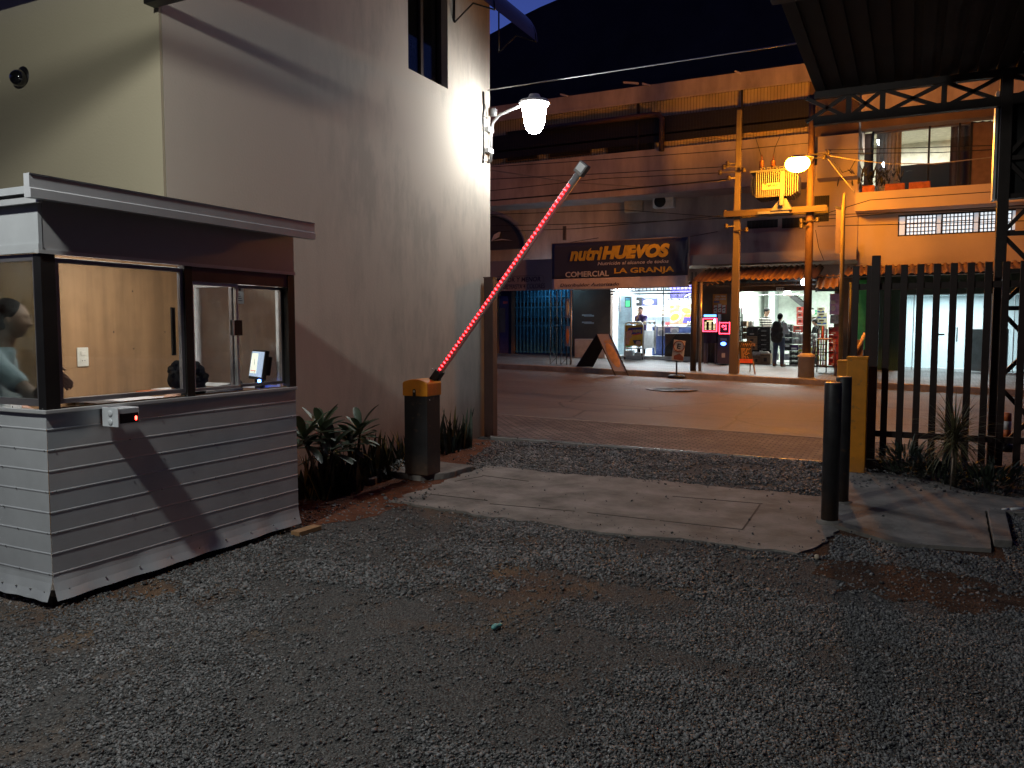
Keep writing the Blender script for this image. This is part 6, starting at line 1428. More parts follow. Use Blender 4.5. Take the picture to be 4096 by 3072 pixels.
ybox((470, 1240, 596, 1390), YC - .3, .4, 'carton', 'brown carton on the floor behind the chalkboard')
for k, (q, lab) in enumerate((((470, 1190, 596, 1262), 'clear plastic bag of bottles bulging over the carton behind the chalkboard'), ((606, 1185, 740, 1245), 'clear plastic bag of bottles on the carton beside the jeans'))):
    a, b_, c_, d_ = rectY(*g2(*q), YC - .2); mb = MB(); mb.ell(((a + b_) / 2, YC - .1, (c_ + d_) / 2), ((b_ - a) / 2, .2, (d_ - c_) / 2), 14, 10)
    for i in range(4): mb.ell((a + (b_ - a) * (i + .5) / 4, YC - .2, d_ - .06), (.08, .08, .1), 8, 6)
    blob('plastic_bag', mb, .025, bag_m, None, 1); tag(bpy.data.objects['plastic_bag' if k == 0 else 'plastic_bag.001'], lab, 'bag')
for q, lab in (((858, 1205, 914, 1320), 'white price sheet seen between the legs of the backpack man'), ((988, 1212, 1096, 1322), 'white price sheet on the low boxes right of the jeans'), ((585, 1155, 642, 1210), 'small white price sheet on the crates low behind the counter')):
    mb = bY(*g2(*q), YC - .12, .008); a, b_, c_, d_ = rectY(*g2(*q), YC - .121)
    for k in range(3): mb.box(a + .05, b_ - .05, YC - .124, YC - .12, c_ + (d_ - c_) * (.25 + .22 * k), c_ + (d_ - c_) * (.31 + .22 * k), 1)
    tag(mb.build('price_sheet', [print_w, pm('grey_print', (.3, .32, .36), .6)]), lab, 'notice')
x0, x1, z0, z1 = rectY(*g2(1470, 468, 1564, 545), YC + 1.5); mb = MB(); mb.box(x0, x1, YC + 1.5, YC + 1.51, z0, z1, 0); mb.box(x0 + .05, x0 + .25, YC + 1.494, YC + 1.5, z0 + .08, z1 - .08, 1); mb.ell((x1 - .14, YC + 1.497, (z0 + z1) / 2), (.08, .004, .09), 10, 6, 1); tag(mb.build('green_notice', [pm('notice_green', (.05, .30, .16), .5), print_w]), 'small green notice right of the rusty pole', 'notice')
# goods rack at the left of the entrance
rk = thing('goods_rack', 'narrow black rack of small bagged goods left in the drinks shop', 'rack', (PX(2958), YF + .1, zf2))
x0, x1, z0, z1 = rectY(*g2(222, 525, 282, 985), YF + .15); mb = MB()
for x in (x0, x1): mb.box(x - .012, x + .012, YF + .3, YF + .33, zf2, z1)
for k in range(6): mb.box(x0, x1, YF + .12, YF + .34, z0 + (z1 - z0) * k / 6, z0 + (z1 - z0) * k / 6 + .02)
mb.build('frame', far_fr, rk); random.seed(8)
for k in range(6):
    zz = z0 + (z1 - z0) * k / 6 + .02; mb = MB(); 
    for i in range(2): mb.box(x0 + .02 + i * (x1 - x0) / 2, x0 + (i + .9) * (x1 - x0) / 2, YF + .14, YF + .22, zz, zz + random.uniform(.25, .38), i if k % 2 else 1 - i)
    mb.build('goods', [pm('goods_pale', (.5, .52, .55), .4, var=.4, scale=14), pm('goods_red', (.25, .08, .12), .4, var=.7, scale=14)], rk)
fr = thing('drinks_fridge', 'tall dark fridge with a glowing red edge in the drinks shop', 'fridge', (PX(2975), YF + 3, zf2))
x0, x1, z0, z1 = rectY(*g2(215, 255, 300, 645), YF + 2.6); mb = MB(); mb.box(x0 - .5, x1, YF + 2.6, YF + 3.3, zf2, z1); mb.build('case', pm('fridge_maroon', (.05, .012, .012), .4), fr); mb = MB(); mb.box(x1 + .005, x1 + .07, YF + 2.58, YF + 2.66, z0, z1 - .05); mb.build('light_strip', em('fridge_red', (1, .04, .08), 6), fr)
f2 = thing('glass_door_fridge', 'second fridge with a dim blue glass door beside the red lit one', 'fridge', (PX(2985), YF + 3.6, zf2)); x0, x1, z0, z1 = rectY(*g2(326, 260, 392, 640), YF + 3.6); mb = MB(); mb.box(x0, x1, YF + 3.6, YF + 4.2, zf2, z1); mb.build('case', pm('fridge_grey', (.3, .3, .32), .4), f2); mb = MB(); mb.box(x0 + .04, x1 - .04, YF + 3.585, YF + 3.6, zf2 + .2, z1 - .55); mb.build('door', pm('fridge_glass', (.05, .07, .12), .1), f2); mb = MB(); mb.ell(((x0 + x1) / 2, YF + 3.59, z1 - .25), (.1, .01, .1), 10, 6); mb.build('badge', pm('badge_red', (.6, .05, .1), .5), f2)
cl = MB(); x0, x1, z0, z1 = rectY(*g2(735, 150, 845, 740), YF + 4.6); cl.box(x0, x1, YF + 4.6, YF + 5.6, zf2, zc2_ - .01); tag(cl.build('inner_column', pm('column_paint', (.42, .47, .45), .7)), 'grey green square column inside the drinks shop', 'column')
mb = bY(*g2(552, 482, 602, 580), YF + 5.6, .08); tag(mb.build('meter_box', pm('meter_grey', (.25, .3, .28), .5)), 'small grey green meter box on the back wall of the drinks shop', 'box')
fan = thing('ceiling_fan', 'white ceiling fan hanging in the drinks shop', 'fan', (PX(3150), YF + 2, zc2_)); p = onY(*Z2(1060, 195), YF + 2.0)
mb = MB(); mb.lathe([(.14, -.06), (.15, 0), (.12, .05), (.05, .22), (.03, .24)], (p.x, p.y, p.z), 18); mb.build('motor', white_p, fan); mb = MB(); mb.tube([(p.x, p.y, p.z + .2), (p.x, p.y, zc2_)], .015); mb.build('rod', white_p, fan)
for k in range(3):
    an = math.pi + k * 2 * math.pi / 3; d = Vector((math.cos(an), math.sin(an), 0)); mb = MB(); mb.bar(p + d * .12 + Vector((0, 0, -.02)), p + d * 1.2 + Vector((0, 0, -.01)), .14, .015); mb.build('blade', white_p, fan)
stt = thing('staircase', 'dark steel staircase rising at the back right of the drinks shop', 'staircase', (PX(3200), YF + 4.5, zf2)); a, b_ = onY(*Z2(1115, 215), YF + 4.6), onY(*Z2(1345, 400), YF + 4.6)
for dy in (0, .9):
    mb = MB(); mb.bar(a + Vector((0, dy, 0)), b_ + Vector((0, dy, 0)) + (b_ - a) * .6, .06, .16); mb.build('stringer', far_fr, stt)
for k in range(10):
    q = a + (b_ - a) * (k / 7); mb = MB(); mb.box(q.x - .12, q.x + .12, q.y + .03, q.y + .87, q.z + .02, q.z + .05); mb.build('tread', far_fr, stt)

# ---------------------------------------------------------------- far people
def figure(label, feet, hgt, yaw, clothes, arms, lean=0.0, headpitch=0.0, legs=True, vox=.016, spread=.10):
    """standing figure: feet on the ground, arms = two (elbow, hand) offsets in body frame (right, forward, up from shoulder)"""
    feet = Vector(feet); k = hgt / 1.75; rz = Matrix.Rotation(yaw, 3, 'Z')
    W = lambda x, y, z: feet + rz @ Vector((x * k, (y + lean * max(0, z - .9)) * k, z * k))
    t = thing('person', label, 'person', feet); mb = MB()
    hc = W(0, .03, 1.62); rot = head(mb, hc, yaw, headpitch, k)
    mb.cap(W(0, .0, 1.56), .052 * k, W(0, -.015, 1.44), .058 * k)
    for u in (-.1, 0, .1): mb.cap(W(u, -.01, 1.33), .09 * k, W(u * .85, 0, .98), .088 * k)
    S = []
    for s_, (e_, h_) in zip((-1, 1), arms):
        sh_ = W(.18 * s_, -.01, 1.38); B = lambda v: sh_ + rz @ (Vector(v) * k); S.append((sh_, B(e_), B(h_)))
        mb.cap(sh_, .052 * k, B(e_), .042 * k); mb.cap(B(e_), .041 * k, B(h_), .029 * k); finger_set(mb, B(h_), (B(h_) - B(e_)), rz @ Vector((.3 * s_, 0, 1)), .085, .5, .011)
    L = []
    for s_ in (-1, 1):
        hip, kn, an = W(.09 * s_, 0, .93), W((.09 + spread) / 2 * s_ + .005 * s_, .02, .50), W(spread * s_, -.01, .08); L.append((hip, kn, an))
        mb.cap(hip, .088 * k, kn, .058 * k); mb.cap(kn, .057 * k, an, .04 * k); mb.cap(W(spread * s_, -.03, .045), .042 * k, W(spread * s_ * 1.15, .16, .035), .036 * k)
    blob('body', mb, vox, skin_m, t, 2)
    top_m, leg_m_, shoe_m, sleeve = clothes
    mb = MB()
    for u in (-.1, 0, .1): mb.cap(W(u, -.01, 1.34), .108 * k, W(u * .9, 0, .95), .108 * k)
    mb.cap(W(0, -.01, 1.44), .075 * k, W(0, -.01, 1.36), .1 * k)
    for sh_, e_, h_ in S:
        mb.cap(sh_, .07 * k, sh_.lerp(e_, min(1, sleeve)), .06 * k)
        if sleeve > 1: mb.cap(e_, .058 * k, e_.lerp(h_, sleeve - 1), .048 * k)
        mb.cap(W(0, -.01, 1.38), .09 * k, sh_, .07 * k)
    blob('shirt', mb, vox, top_m, t, 3)
    mb = MB()
    for hip, kn, an in L: mb.cap(hip, .105 * k, kn, .078 * k); mb.cap(kn, .078 * k, an, .065 * k)
    mb.cap(W(-.07, 0, .96), .1 * k, W(.07, 0, .96), .1 * k); blob('trousers', mb, vox, leg_m_, t, 3)
    for s_ in (-1, 1):
        mb = MB(); mb.cap(W(spread * s_, -.04, .05), .052 * k, W(spread * s_ * 1.15, .17, .042), .045 * k); blob('shoe', mb, .014, shoe_m, t, 2)
    return t, hc, rot, k, W
def stripes(name, c1, c2, per):
    m, nt, b = _nodes(name); N, L = nt.nodes, nt.links; tc = N.new('ShaderNodeTexCoord'); sx = N.new('ShaderNodeSeparateXYZ'); L.new(tc.outputs['Object'], sx.inputs[0])
    mm = N.new('ShaderNodeMath'); mm.operation = 'FRACT'; m1 = N.new('ShaderNodeMath'); m1.operation = 'MULTIPLY'; m1.inputs[1].default_value = 1 / per; L.new(sx.outputs['Z'], m1.inputs[0]); L.new(m1.outputs[0], mm.inputs[0])
    r = N.new('ShaderNodeValToRGB'); r.color_ramp.interpolation = 'CONSTANT'; r.color_ramp.elements[0].color = (*c1, 1); r.color_ramp.elements[1].position = .62; r.color_ramp.elements[1].color = (*c2, 1)
    L.new(mm.outputs[0], r.inputs['Fac']); L.new(r.outputs['Color'], b.inputs['Base Color']); b.inputs['Roughness'].default_value = .9; return m
jeans = pm('faded_jeans', (.07, .10, .17), .9, var=.35, scale=5); shoe_b = pm('brown_shoe', (.10, .05, .03), .6)
# man with backpack, seen from behind, outside the counter
fp = onY(*Z2(905, 1425), 27.0); fp.z = swz(fp.x, 27.0) - .005
hgt = (onY(*Z2(870, 522), 27.0).z - fp.z) * 1.0
m1_, hc, rot, k, W = figure('man in pale shirt and jeans seen from behind in the drinks shop', fp, hgt, R(-14), (pm('pale_blue_shirt', (.52, .60, .66), .85, bump=.3, bscale=20), jeans, shoe_b, 1.9), (((-.05, -.02, -.27), (.04, .2, -.28)), ((.07, .06, -.25), (.0, .3, -.2))), .08, R(-22), spread=.13)
hair(m1_, hc, rot, k * 1.03, vox=.014, lumps=[((0, -.03, .03), (.085, .098, .095)), ((0, -.045, -.03), (.078, .06, .07))])
mb = MB(); rz = Matrix.Rotation(R(-14), 3, 'Z')
for z, r_ in ((1.36, .10), (1.22, .15), (1.05, .16), (.92, .14)):
    for u in (-.05, .05): mb.ell(W(u, -.19, z), (r_, .12, .14), 14, 10, 0, rz)
bp_ = thing('backpack', 'big black backpack worn on the back of the man in jeans', 'backpack', W(0, -.2, .85)); blob('pack', mb, .018, pm('black_nylon', (.016, .014, .015), .6, var=.4, bump=.4, bscale=30), bp_, 3)
mb = MB(); mb.ell(W(0, -.31, 1.02), (.11, .05, .11), 14, 10, 0, rz); mb.build('front_pocket', pm('black_nylon', (.016, .014, .015), .6), bp_)
for s_ in (-1, 1):
    mb = MB(); mb.tube([W(.09 * s_, -.12, 1.42), W(.13 * s_, .0, 1.50), W(.13 * s_, .12, 1.38), W(.15 * s_, .1, 1.1), W(.13 * s_, -.08, .98)], .02, 6); mb.build('strap', pm('black_nylon', (.016, .014, .015), .6), bp_)
# striped man behind the counter
hp = onY(*Z2(690, 500), YC + 1.25); zf_ = zf2; hgt = onY(*Z2(690, 432), YC + 1.25).z - zf_
m2_, hc, rot, k, W = figure('man in dark striped polo with glasses behind the sales counter', (hp.x, YC + 1.25, zf_), hgt, R(-128), (stripes('striped_polo', (.025, .022, .022), (.5, .48, .42), .085), pm('dark_trousers', (.03, .03, .035), .9), shoe_b, .75), (((.03, .05, -.28), (.1, .28, -.24)), ((-.03, .05, -.28), (-.05, .28, -.26))), .05, R(-14))
hair(m2_, hc, rot, k * 1.06, vox=.014, lumps=[((0, -.02, .05), (.086, .1, .08)), ((0, -.05, -.01), (.082, .066, .08))])
mb = MB(); P = lambda v: hc + rot @ (Vector(v) * k)
mb.tube([P((-.075, 0, .02)), P((-.06, .09, .015)), P((-.015, .105, .015)), P((.015, .105, .015)), P((.06, .09, .015)), P((.075, 0, .02))], .006, 6); mb.build('glasses', blk, m2_)
# man in a black cap, right of the rusty pole
hp = onY(*Z2(1560, 660), YC + .75); hgt = onY(*Z2(1560, 612), YC + .75).z - zf2
m3_, hc, rot, k, W = figure('man in black cap and black shirt behind the goods right of the rusty pole', (hp.x, YC + .75, zf2), hgt, R(75), (pm('black_shirt', (.018, .017, .018), .9), pm('dark_trousers', (.03, .03, .035), .9), shoe_b, .8), (((.02, .08, -.26), (.06, .24, -.1)), ((-.02, .06, -.28), (-.02, .24, -.3))), .06, R(-8))
mb = MB(); mb.ell(hc + rot @ Vector((0, -.01, .045 * k)), (.088 * k, .108 * k, .085 * k), 16, 10, 0, rot); mb.ell(hc + rot @ Vector((0, .11 * k, .05 * k)), (.07 * k, .07 * k, .012), 14, 8, 0, rot); blob('cap', mb, .012, blk, m3_, 1)
hair(m3_, hc, rot, k, vox=.014, lumps=[((0, -.05, -.02), (.078, .055, .07))])
# egg seller, hand to the mouth, elbows on the trolley
hp = onY(*Z1(335, 640), YF + .38); hp_z = onY(*Z1(335, 560), YF + .38).z; hgt = (hp_z - zf1) * 1.02
m4_, hc, rot, k, W = figure('egg seller in a purple blue shirt holding a hand to his mouth', (hp.x + .06, YF + .38, zf1), hgt, R(172), (pm('violet_shirt', (.045, .03, .12), .85), pm('dark_trousers', (.03, .03, .035), .9), shoe_b, .72), (((.06, .16, -.24), (.34, .22, -.22)), ((-.02, .14, -.24), (-.15, .17, .09))), .12, R(-24), vox=.015)
hair(m4_, hc, rot, k * 1.03, vox=.013)

# ---------------------------------------------------------------- shutter shop at the left
bl_m = pm('blue_shutter', (.045, .17, .27), .4, .3, var=.3, scale=2)
ss = thing('blue_shutter', 'blue rolling shutter with bar grille lit from above', 'shutter', (PX(2170), YF, .5))
xa, xb, za, zb = rectY(2058, 1150, 2290, 1412, YF + .12); mb = MB(); rows = []
n = int((zb - za) / .055)
for k in range(n + 1): z = za + (zb - za) * k / n; rows += [[(xa, YF + .12, z), (xb, YF + .12, z)], [(xa, YF + .15, z + .02), (xb, YF + .15, z + .02)], [(xa, YF + .12, z + .05), (xb, YF + .12, z + .05)]]
mb.grid(rows, 0, False); mb.build('slats', bl_m, ss)
mb = MB()
for k in range(17): x = xa + (xb - xa) * k / 16; mb.box(x - .02, x + .02, YF + .02, YF + .06, za, zb)
for t in (0.02, .42, .70, .86, .98): z = za + (zb - za) * t; mb.box(xa, xb, YF + .061, YF + .085, z - .025, z + .025)
for t in (.75, .52):
    z = za + (zb - za) * t; mb.box(xa, xb, YF + .09, YF + .11, z - .1, z + .06, 1)
mb.build('grille', [pm('blue_iron', (.07, .26, .40), .4, .2), pm('shutter_slot', (.008, .01, .015), .7)], ss)
p = onY(2170, 1165, 25.9)
ul = thing('blue_tube_light', 'cold blue tube light hidden behind the sign above the blue shutter', 'lamp', (p.x, 26.9, p.z + .25)); mb = MB(); mb.tube([(p.x - .9, 26.9, p.z + .3), (p.x + .9, 26.9, p.z + .3)], .02, 8); mb.build('tube', em('blue_tube', (.25, .65, 1), 32), ul)
dp = thing('violet_door', 'violet blue steel door left of the blue shutter', 'door', (PX(2015), YF, .5)); x0, x1, z0, z1 = rectY(1950, 1185, 2034, 1412, YF + .1); mb = MB(); mb.box(x0, x1, YF + .1, YF + .16, z0, z1); mb.build('leaf', pm('violet_steel', (.06, .055, .17), .5), dp)
x0, x1, z0, z1 = rectY(1990, 1232, 2020, 1330, YF + .08); mb = MB(); mb.box(x0, x1, YF + .08, YF + .1, z0, z1); mb.build('panel', pm('violet_panel', (.13, .11, .11), .5), dp); x0, x1, z0, z1 = rectY(2012, 1205, 2030, 1214, YF + .08); mb = MB(); mb.box(x0, x1, YF + .085, YF + .1, z0, z1); mb.build('sticker', pm('sticker_red', (.6, .1, .12), .5), dp)
bn = MB(); x0, x1, z0, z1 = rectY(2298, 1356, 2420, 1425, YF - .5); bn.box(x0, x1, YF - .5, YF - .02, swz(x0, 27) - .02, z1); tag(bn.build('wall_bench', pm('bench_concrete', (.42, .42, .42), .8), bev=.02), 'low grey concrete bench against the brown wall', 'bench')
gf = MB(); 
for (a, b_) in ((2328, 1263), (2328, 1292)):
    for k in range(4): q = onY(a + k * 9, b_ + (k % 2) * 3, YF); gf.box(q.x, q.x + .2, YF - .006, YF - .001, q.z, q.z + .05)
tag(gf.build('wall_scrawl', print_w), 'faded white brush marks on the brown wall between the shops', 'wall marks')
# sign over the shutter shop
SY = 25.7
s1 = thing('print_shop_sign', 'faded grey pink sign reading MAYOR Y MENOR over the blue shutter', 'sign', (onY(2090, 1100, SY).x, SY, 3))
xa, _, za, zb = rectY(1900, 1042, 2200, 1163, SY); xb = onY(2209, 1100, SY).x; mb = MB(); mb.box(xa, xb, SY, SY + .1, za, zb); mb.build('panel', pm('faded_sign', (.22, .19, .22), .6, var=.12, scale=1), s1)
ink = pm('sign_ink', (.03, .025, .06), .6)
q = onY(1972, 1131, SY); e = onY(2163, 1120, SY); text('lettering', 'POR MAYOR Y MENOR', ink, s1, (q.x - .35, SY, q.z), UX, UZ, e.x - q.x + .35, .17, .02, .1)
q = onY(1950, 1163, SY); e = onY(2180, 1150, SY); text('lettering', 'IMPRESION DE HASTA 4 COLORES', ink, s1, (q.x - .2, SY, q.z + .04), UX, UZ, e.x - q.x + .2, .17, .015)
mb = MB(); q = onY(1960, 1137, SY); e = onY(2175, 1137, SY); mb.tube([(q.x, SY - .005, q.z - .05), (e.x - .1, SY - .005, q.z - .05), (e.x, SY - .005, q.z + .05), (e.x, SY - .005, q.z + .18), (e.x - .08, SY - .005, q.z + .26), (q.x, SY - .005, q.z + .26)], .012, 6); mb.build('border', pm('faded_border', (.14, .12, .15), .6), s1)
# the wide banner
BY = 25.15
bt = thing('wide_banner', 'wide dark blue banner reading nutriHUEVOS over the egg shop', 'banner', (onY(2480, 1060, BY).x, BY, 3))
xa, xb, za, zb = rectY(2208, 962, 2752, 1152, BY); zmid = onY(2480, 1109, BY).z
rows_n = pm('banner_navy', (.042, .046, .080), .42, var=.2, scale=.7)
def cloth(za_, zb_, mat, nm):
    mb = MB(); P = []
    for j in range(9):
        z = za_ + (zb_ - za_) * j / 8; row = []
        for i in range(41):
            t = i / 40; w = .012 * math.sin(t * 9 + z) + (.05 * max(0, t - .84) / .16 * math.sin(t * 55 + z * 5))
            row.append((xa + (xb - xa) * t, BY - w, z + (-.03 * math.sin(t * math.pi) if (j == 0 and nm == 'lower_strip') else 0)))
        P.append(row)
    mb.grid(P, 0, True); o = mb.build(nm, mat, bt); md = o.modifiers.new('s', 'SOLIDIFY'); md.thickness = .012; md.offset = -1; return o
cloth(zmid, zb, rows_n, 'upper_cloth'); cloth(za, zmid, pm('banner_pink_grey', (.58, .50, .50), .5, var=.1), 'lower_strip')
yl_ = pm('banner_yellow', (.62, .40, .035), .5); wh_ = pm('banner_white', (.55, .52, .54), .5)
def btxt(s, px0, py_b, px1, py_t, m_, bold, sh_):
    a, b_ = onY(px0, py_b, BY), onY(px1, py_b - (px1 - px0) * .052, BY); h = onY(px0, py_b, BY).z; c = (px0 + px1) / 2
    z0 = onY(c, py_b - (px1 - px0) * .026, BY).z; z1 = onY(c, py_t, BY).z
    text('lettering', s, m_, bt, (a.x, BY - .035, z0), UX, UZ, b_.x - a.x, z1 - z0, bold, sh_)
btxt('nutri', 2280, 1047, 2412, 990, yl_, .045, .25); btxt('HUEVOS', 2408, 1041, 2680, 979, yl_, .07, .22)
btxt('Nutrición al alcance de todos', 2392, 1064, 2676, 1043, wh_, .02, .2); btxt('COMERCIAL', 2263, 1112, 2437, 1085, wh_, .025, 0); btxt('LA GRANJA', 2458, 1103, 2698, 1069, yl_, .03, 0)
btxt('Distribuidor Autorizado', 2242, 1151, 2478, 1132, ink, .02, .2)
mb = MB(); mb.box(xa - .03, xb + .03, BY + .02, BY + .07, zb - .02, zb + .03); mb.box(xb - .02, xb + .03, BY + .02, BY + .07, za, zb - .02); mb.box(xa - .03, xa + .02, BY + .02, BY + .07, za, zb - .02); mb.build('frame', pm('banner_frame', (.3, .25, .22), .5, .5), bt)
mb = MB(); 
for x in (xa + .3, xb - .1): mb.bar((x, BY + .07, zb), (x + .5, YF, zb + .4), .015)
mb.build('stay', far_fr, bt)
# iron lattice posts and banner poles on the pavement
def lattice_post(px, pyt, Y, label, w=.22):
    x = onY(px, 1300, Y).x; z0 = swz(x, Y); z1 = onY(px, pyt, Y).z; mb = MB()
    for s_ in (-1, 1): mb.box(x + s_ * w / 2 - .012, x + s_ * w / 2 + .012, Y - .012, Y + .012, z0, z1)
    z = z0; s_ = 1
    while z < z1 - w: mb.bar((x - s_ * w / 2, Y, z), (x + s_ * w / 2, Y, z + w), .012); z += w; s_ = -s_
    tag(mb.build('lattice_post', far_fr), label, 'post', 'lattice posts on the far pavement')
lattice_post(2214, 1165, 23.4, 'left lattice post carrying the signs over the far pavement'); lattice_post(2256, 1165, 23.4, 'right lattice post carrying the wide banner', .2)
def round_post(px, pyb_Y, pyt, r_, label, mat=None, name='steel_post'):
    Y = pyb_Y; x = onY(px, 1300, Y).x; z0 = swz(x, Y); z1 = onY(px, pyt, Y).z; mb = MB(); mb.lathe([(r_, 0), (r_, z1 - z0)], (x, Y, z0), 12); return tag(mb.build(name, mat or far_fr), label, 'post')
round_post(2284, 23.6, 1160, .03, 'thin grey steel post right of the lattice posts', pm('post_grey', (.25, .24, .23), .4, .5))
mb = MB(); p = onY(2258, 905, 25.3); q = onY(2258, 960, 25.3); mb.bar(p, q, .1, .08); tag(mb.build('roof_stub', pm('stub', (.06, .05, .05), .6)), 'short dark post stub on top of the wide banner', 'post')
for k, (a, b_) in enumerate(((1195, 1272), (1305, 1385))):
    x0, x1, z0, z1 = rectY(2263, a, 2279, b_, 23.3); t = thing('pole_poster', ['upper narrow poster with a pale oval on the lattice posts', 'lower narrow poster with an orange oval on the lattice posts'][k], 'poster', ((x0 + x1) / 2, 23.3, z0)); mb = MB(); mb.box(x0, x1, 23.28, 23.3, z0, z1); mb.build('sheet', pm('poster_blue', (.16, .2, .32), .5), t)
    mb = MB(); mb.ell(((x0 + x1) / 2, 23.278, (z0 + z1) / 2), ((x1 - x0) * .4, .006, (z1 - z0) * .38), 18, 8); mb.build('oval', pm('oval_%d' % k, ((.6, .55, .4), (.6, .22, .06))[k], .5), t)
round_post(2775, 23.5, 1125, .09, 'dark square post at the right side of the egg shop', pm('post_brown', (.06, .04, .03), .5)); round_post(2802, 23.5, 1130, .045, 'pale shiny steel post beside the slot machines', pm('post_shiny', (.35, .3, .26), .3, .7))

# ---------------------------------------------------------------- pavement signs, machines, posters
afm = thing('egg_board', 'black sided A-frame board with an egg picture at the kerb', 'A-frame sign', (onY(2400, 1490, 22.2).x, 22.2, .2))
At = onY(2398, 1340, 22.9); Fr = onY(2475, 1500, 22.2); Bk = onY(2308, 1495, 22.9)
zb1 = gz(Fr.x, 22.2) + .01; W_ = .95
def slab_(mb, top, bot, wv, th, mi=0):
    n_ = (bot - top).cross(wv).normalized() * th; P = [top - wv, top + wv, bot + wv, bot - wv]; mb.prism(P, n_, mi)
tl, tr_ = onY(2386, 1336, 22.6), onY(2438, 1338, 22.6); bl_, br_ = onY(2454, 1494, 22.15), onY(2506, 1502, 22.15)
bl_.z = br_.z = zb1 + .12; tr_.z = tl.z
n_ = (bl_ - tl).cross(tr_ - tl).normalized(); n_ = n_ if n_.y < 0 else -n_
mb = MB(); mb.prism([tl, tr_, br_, bl_], n_ * -.03); mb.build('front_board', pm('board_grey', (.40, .39, .41), .5, var=.08), afm)
c = (tl + tr_ + bl_ + br_) / 4 ; ux = (tr_ - tl).normalized(); uy = (tl - bl_).normalized(); mb = MB(); rot = Matrix((ux, -n_, uy)).transposed(); mb.ell(c + n_ * .004 - uy * .1, ((tr_ - tl).length * .36, .006, (tl - bl_).length * .33), 22, 8, 0, rot); mb.build('egg_picture', pm('egg_orange', (.62, .36, .14), .5, var=.2, scale=6), afm)
text('lettering', 'nutriHUEVOS', pm('banner_orange', (.6, .33, .05), .5), afm, tl - uy * .34 + ux * .12, ux, uy, (tr_ - tl).length * .75, .13, .02, .15, .012)
bl2, br2 = onY(2306, 1494, 22.9), onY(2372, 1496, 22.9); bl2.z = br2.z = swz(bl2.x, 22.9)
mb = MB(); mb.prism([tl + Vector((0, .06, 0)), tr_ + Vector((0, .06, 0)), br2, bl2], (-.03, .02, 0)); mb.build('rear_board', blk, afm)
for p, q in ((tl, bl_), (tr_, br_)):
    mb = MB(); e = q + (q - p).normalized() * .14; mb.bar(p, e, .025, .025); mb.build('leg', blk, afm)
# exclusive parking plate on a stand
ex = thing('parking_plate', 'pale plate with E in a ring and EXCLUSIVO on a small stand', 'sign', (onY(2706, 1500, 22.35).x, 22.35, .2))
xs0 = onY(2706, 1450, 22.35).x; zb1 = gz(xs0, 22.35)
tl, tr_, br_, bl_ = onY(2696, 1358, 22.35), onY(2742, 1364, 22.35), onY(2732, 1446, 22.35), onY(2686, 1441, 22.35)
mb = MB(); mb.prism([tl, tr_, br_, bl_], (0, .012, 0)); mb.build('plate', pm('plate_cream', (.60, .52, .38), .5), ex)
ux = (tr_ - tl).normalized(); uy = Vector((-ux.z, 0, ux.x)); c = tl.lerp(tr_, .5).lerp(bl_.lerp(br_, .5), .29); ring = MB(); ring.tube([c + Vector((0, -.006, 0)) + (ux * math.cos(t) + uy * math.sin(t)) * .15 for t in np.linspace(0, 2 * math.pi, 25)], .016, 6); ring.build('ring', pm('ring_brown', (.22, .06, .02), .5), ex)
text('lettering', 'E', far_fr, ex, c - ux * .05 - uy * .075, ux, uy, .1, .15, .03, 0, .006) ; text('lettering', 'EXCLUSIVO', pm('ring_brown', (.22, .06, .02), .5), ex, bl_.lerp(tl, .40) + ux * .03, ux, uy, (tr_ - tl).length - .08, .085, .015, 0, .006)
q = bl_.lerp(tl, .06); mb = MB(); mb.prism([q + ux * .06 + Vector((0, -.004, 0)), q + ux * .33 + Vector((0, -.004, 0)), q + ux * .33 + uy * .1 + Vector((0, -.004, 0)), q + ux * .2 + uy * .19 + Vector((0, -.004, 0)), q + ux * .05 + uy * .1 + Vector((0, -.004, 0))], (0, -.003, 0)); mb.build('house_mark', pm('ring_brown', (.22, .06, .02), .5), ex)
cx_ = onY(2706, 1440, 22.36).x; mb = MB(); mb.bar((cx_, 22.38, zb1), (cx_, 22.38, bl_.z + .1), .04); mb.build('stand', far_fr, ex); mb = MB(); mb.lathe([(.26, 0), (.26, .06), (.2, .1)], (cx_, 22.38, zb1), 14); mb.build('base', blk, ex)
# two slot machines
def cab(px0, py0, px1, py1, Y, label): 
    a, b_, c_, d_ = rectY(px0, py0, px1, py1, Y); return thing('game_machine', label, 'game machine', ((a + b_) / 2, Y, swz(a, Y)), 'lit coin machines outside the shop'), a, b_, c_, d_
YM = 26.6
red_l = em('machine_red', (1, .05, .10), 7); blue_l = em('machine_blue', (.08, .2, 1), 9)
t, a, b_, c_, d_ = cab(2808, 1256, 2872, 1330, YM, 'larger coin machine with red lit frame and black screen'); z0 = swz(a, YM)
mb = MB(); mb.box(a, b_, YM, YM + .5, c_, d_); mb.box(a + .05, b_ - .05, YM + .05, YM + .5, c_ - .35, c_); mb.build('case', pm('machine_case', (.03, .02, .06), .4), t)
for x_, y_ in ((a + .08, YM + .1), (b_ - .08, YM + .1), (a + .08, YM + .45), (b_ - .08, YM + .45)):
    mb = MB(); mb.box(x_ - .025, x_ + .025, y_ - .025, y_ + .025, z0, c_ - .35); mb.build('leg', pm('machine_leg', (.2, .16, .2), .3, .6), t)
mb = MB(); mb.box(a + .08, b_ - .08, YM - .006, YM - .001, c_ + .1, d_ - .2); scn = mb.build('screen', pm('machine_screen', (.006, .005, .008), .15), t)
mb = MB()
for i in range(3):
    for j in range(6): mb.box(a + .09 + i * .14, a + .09 + i * .14 + (.06, .08, .07)[i], YM - .012, YM - .008, c_ + .1 + j * .045, c_ + .12 + j * .045)
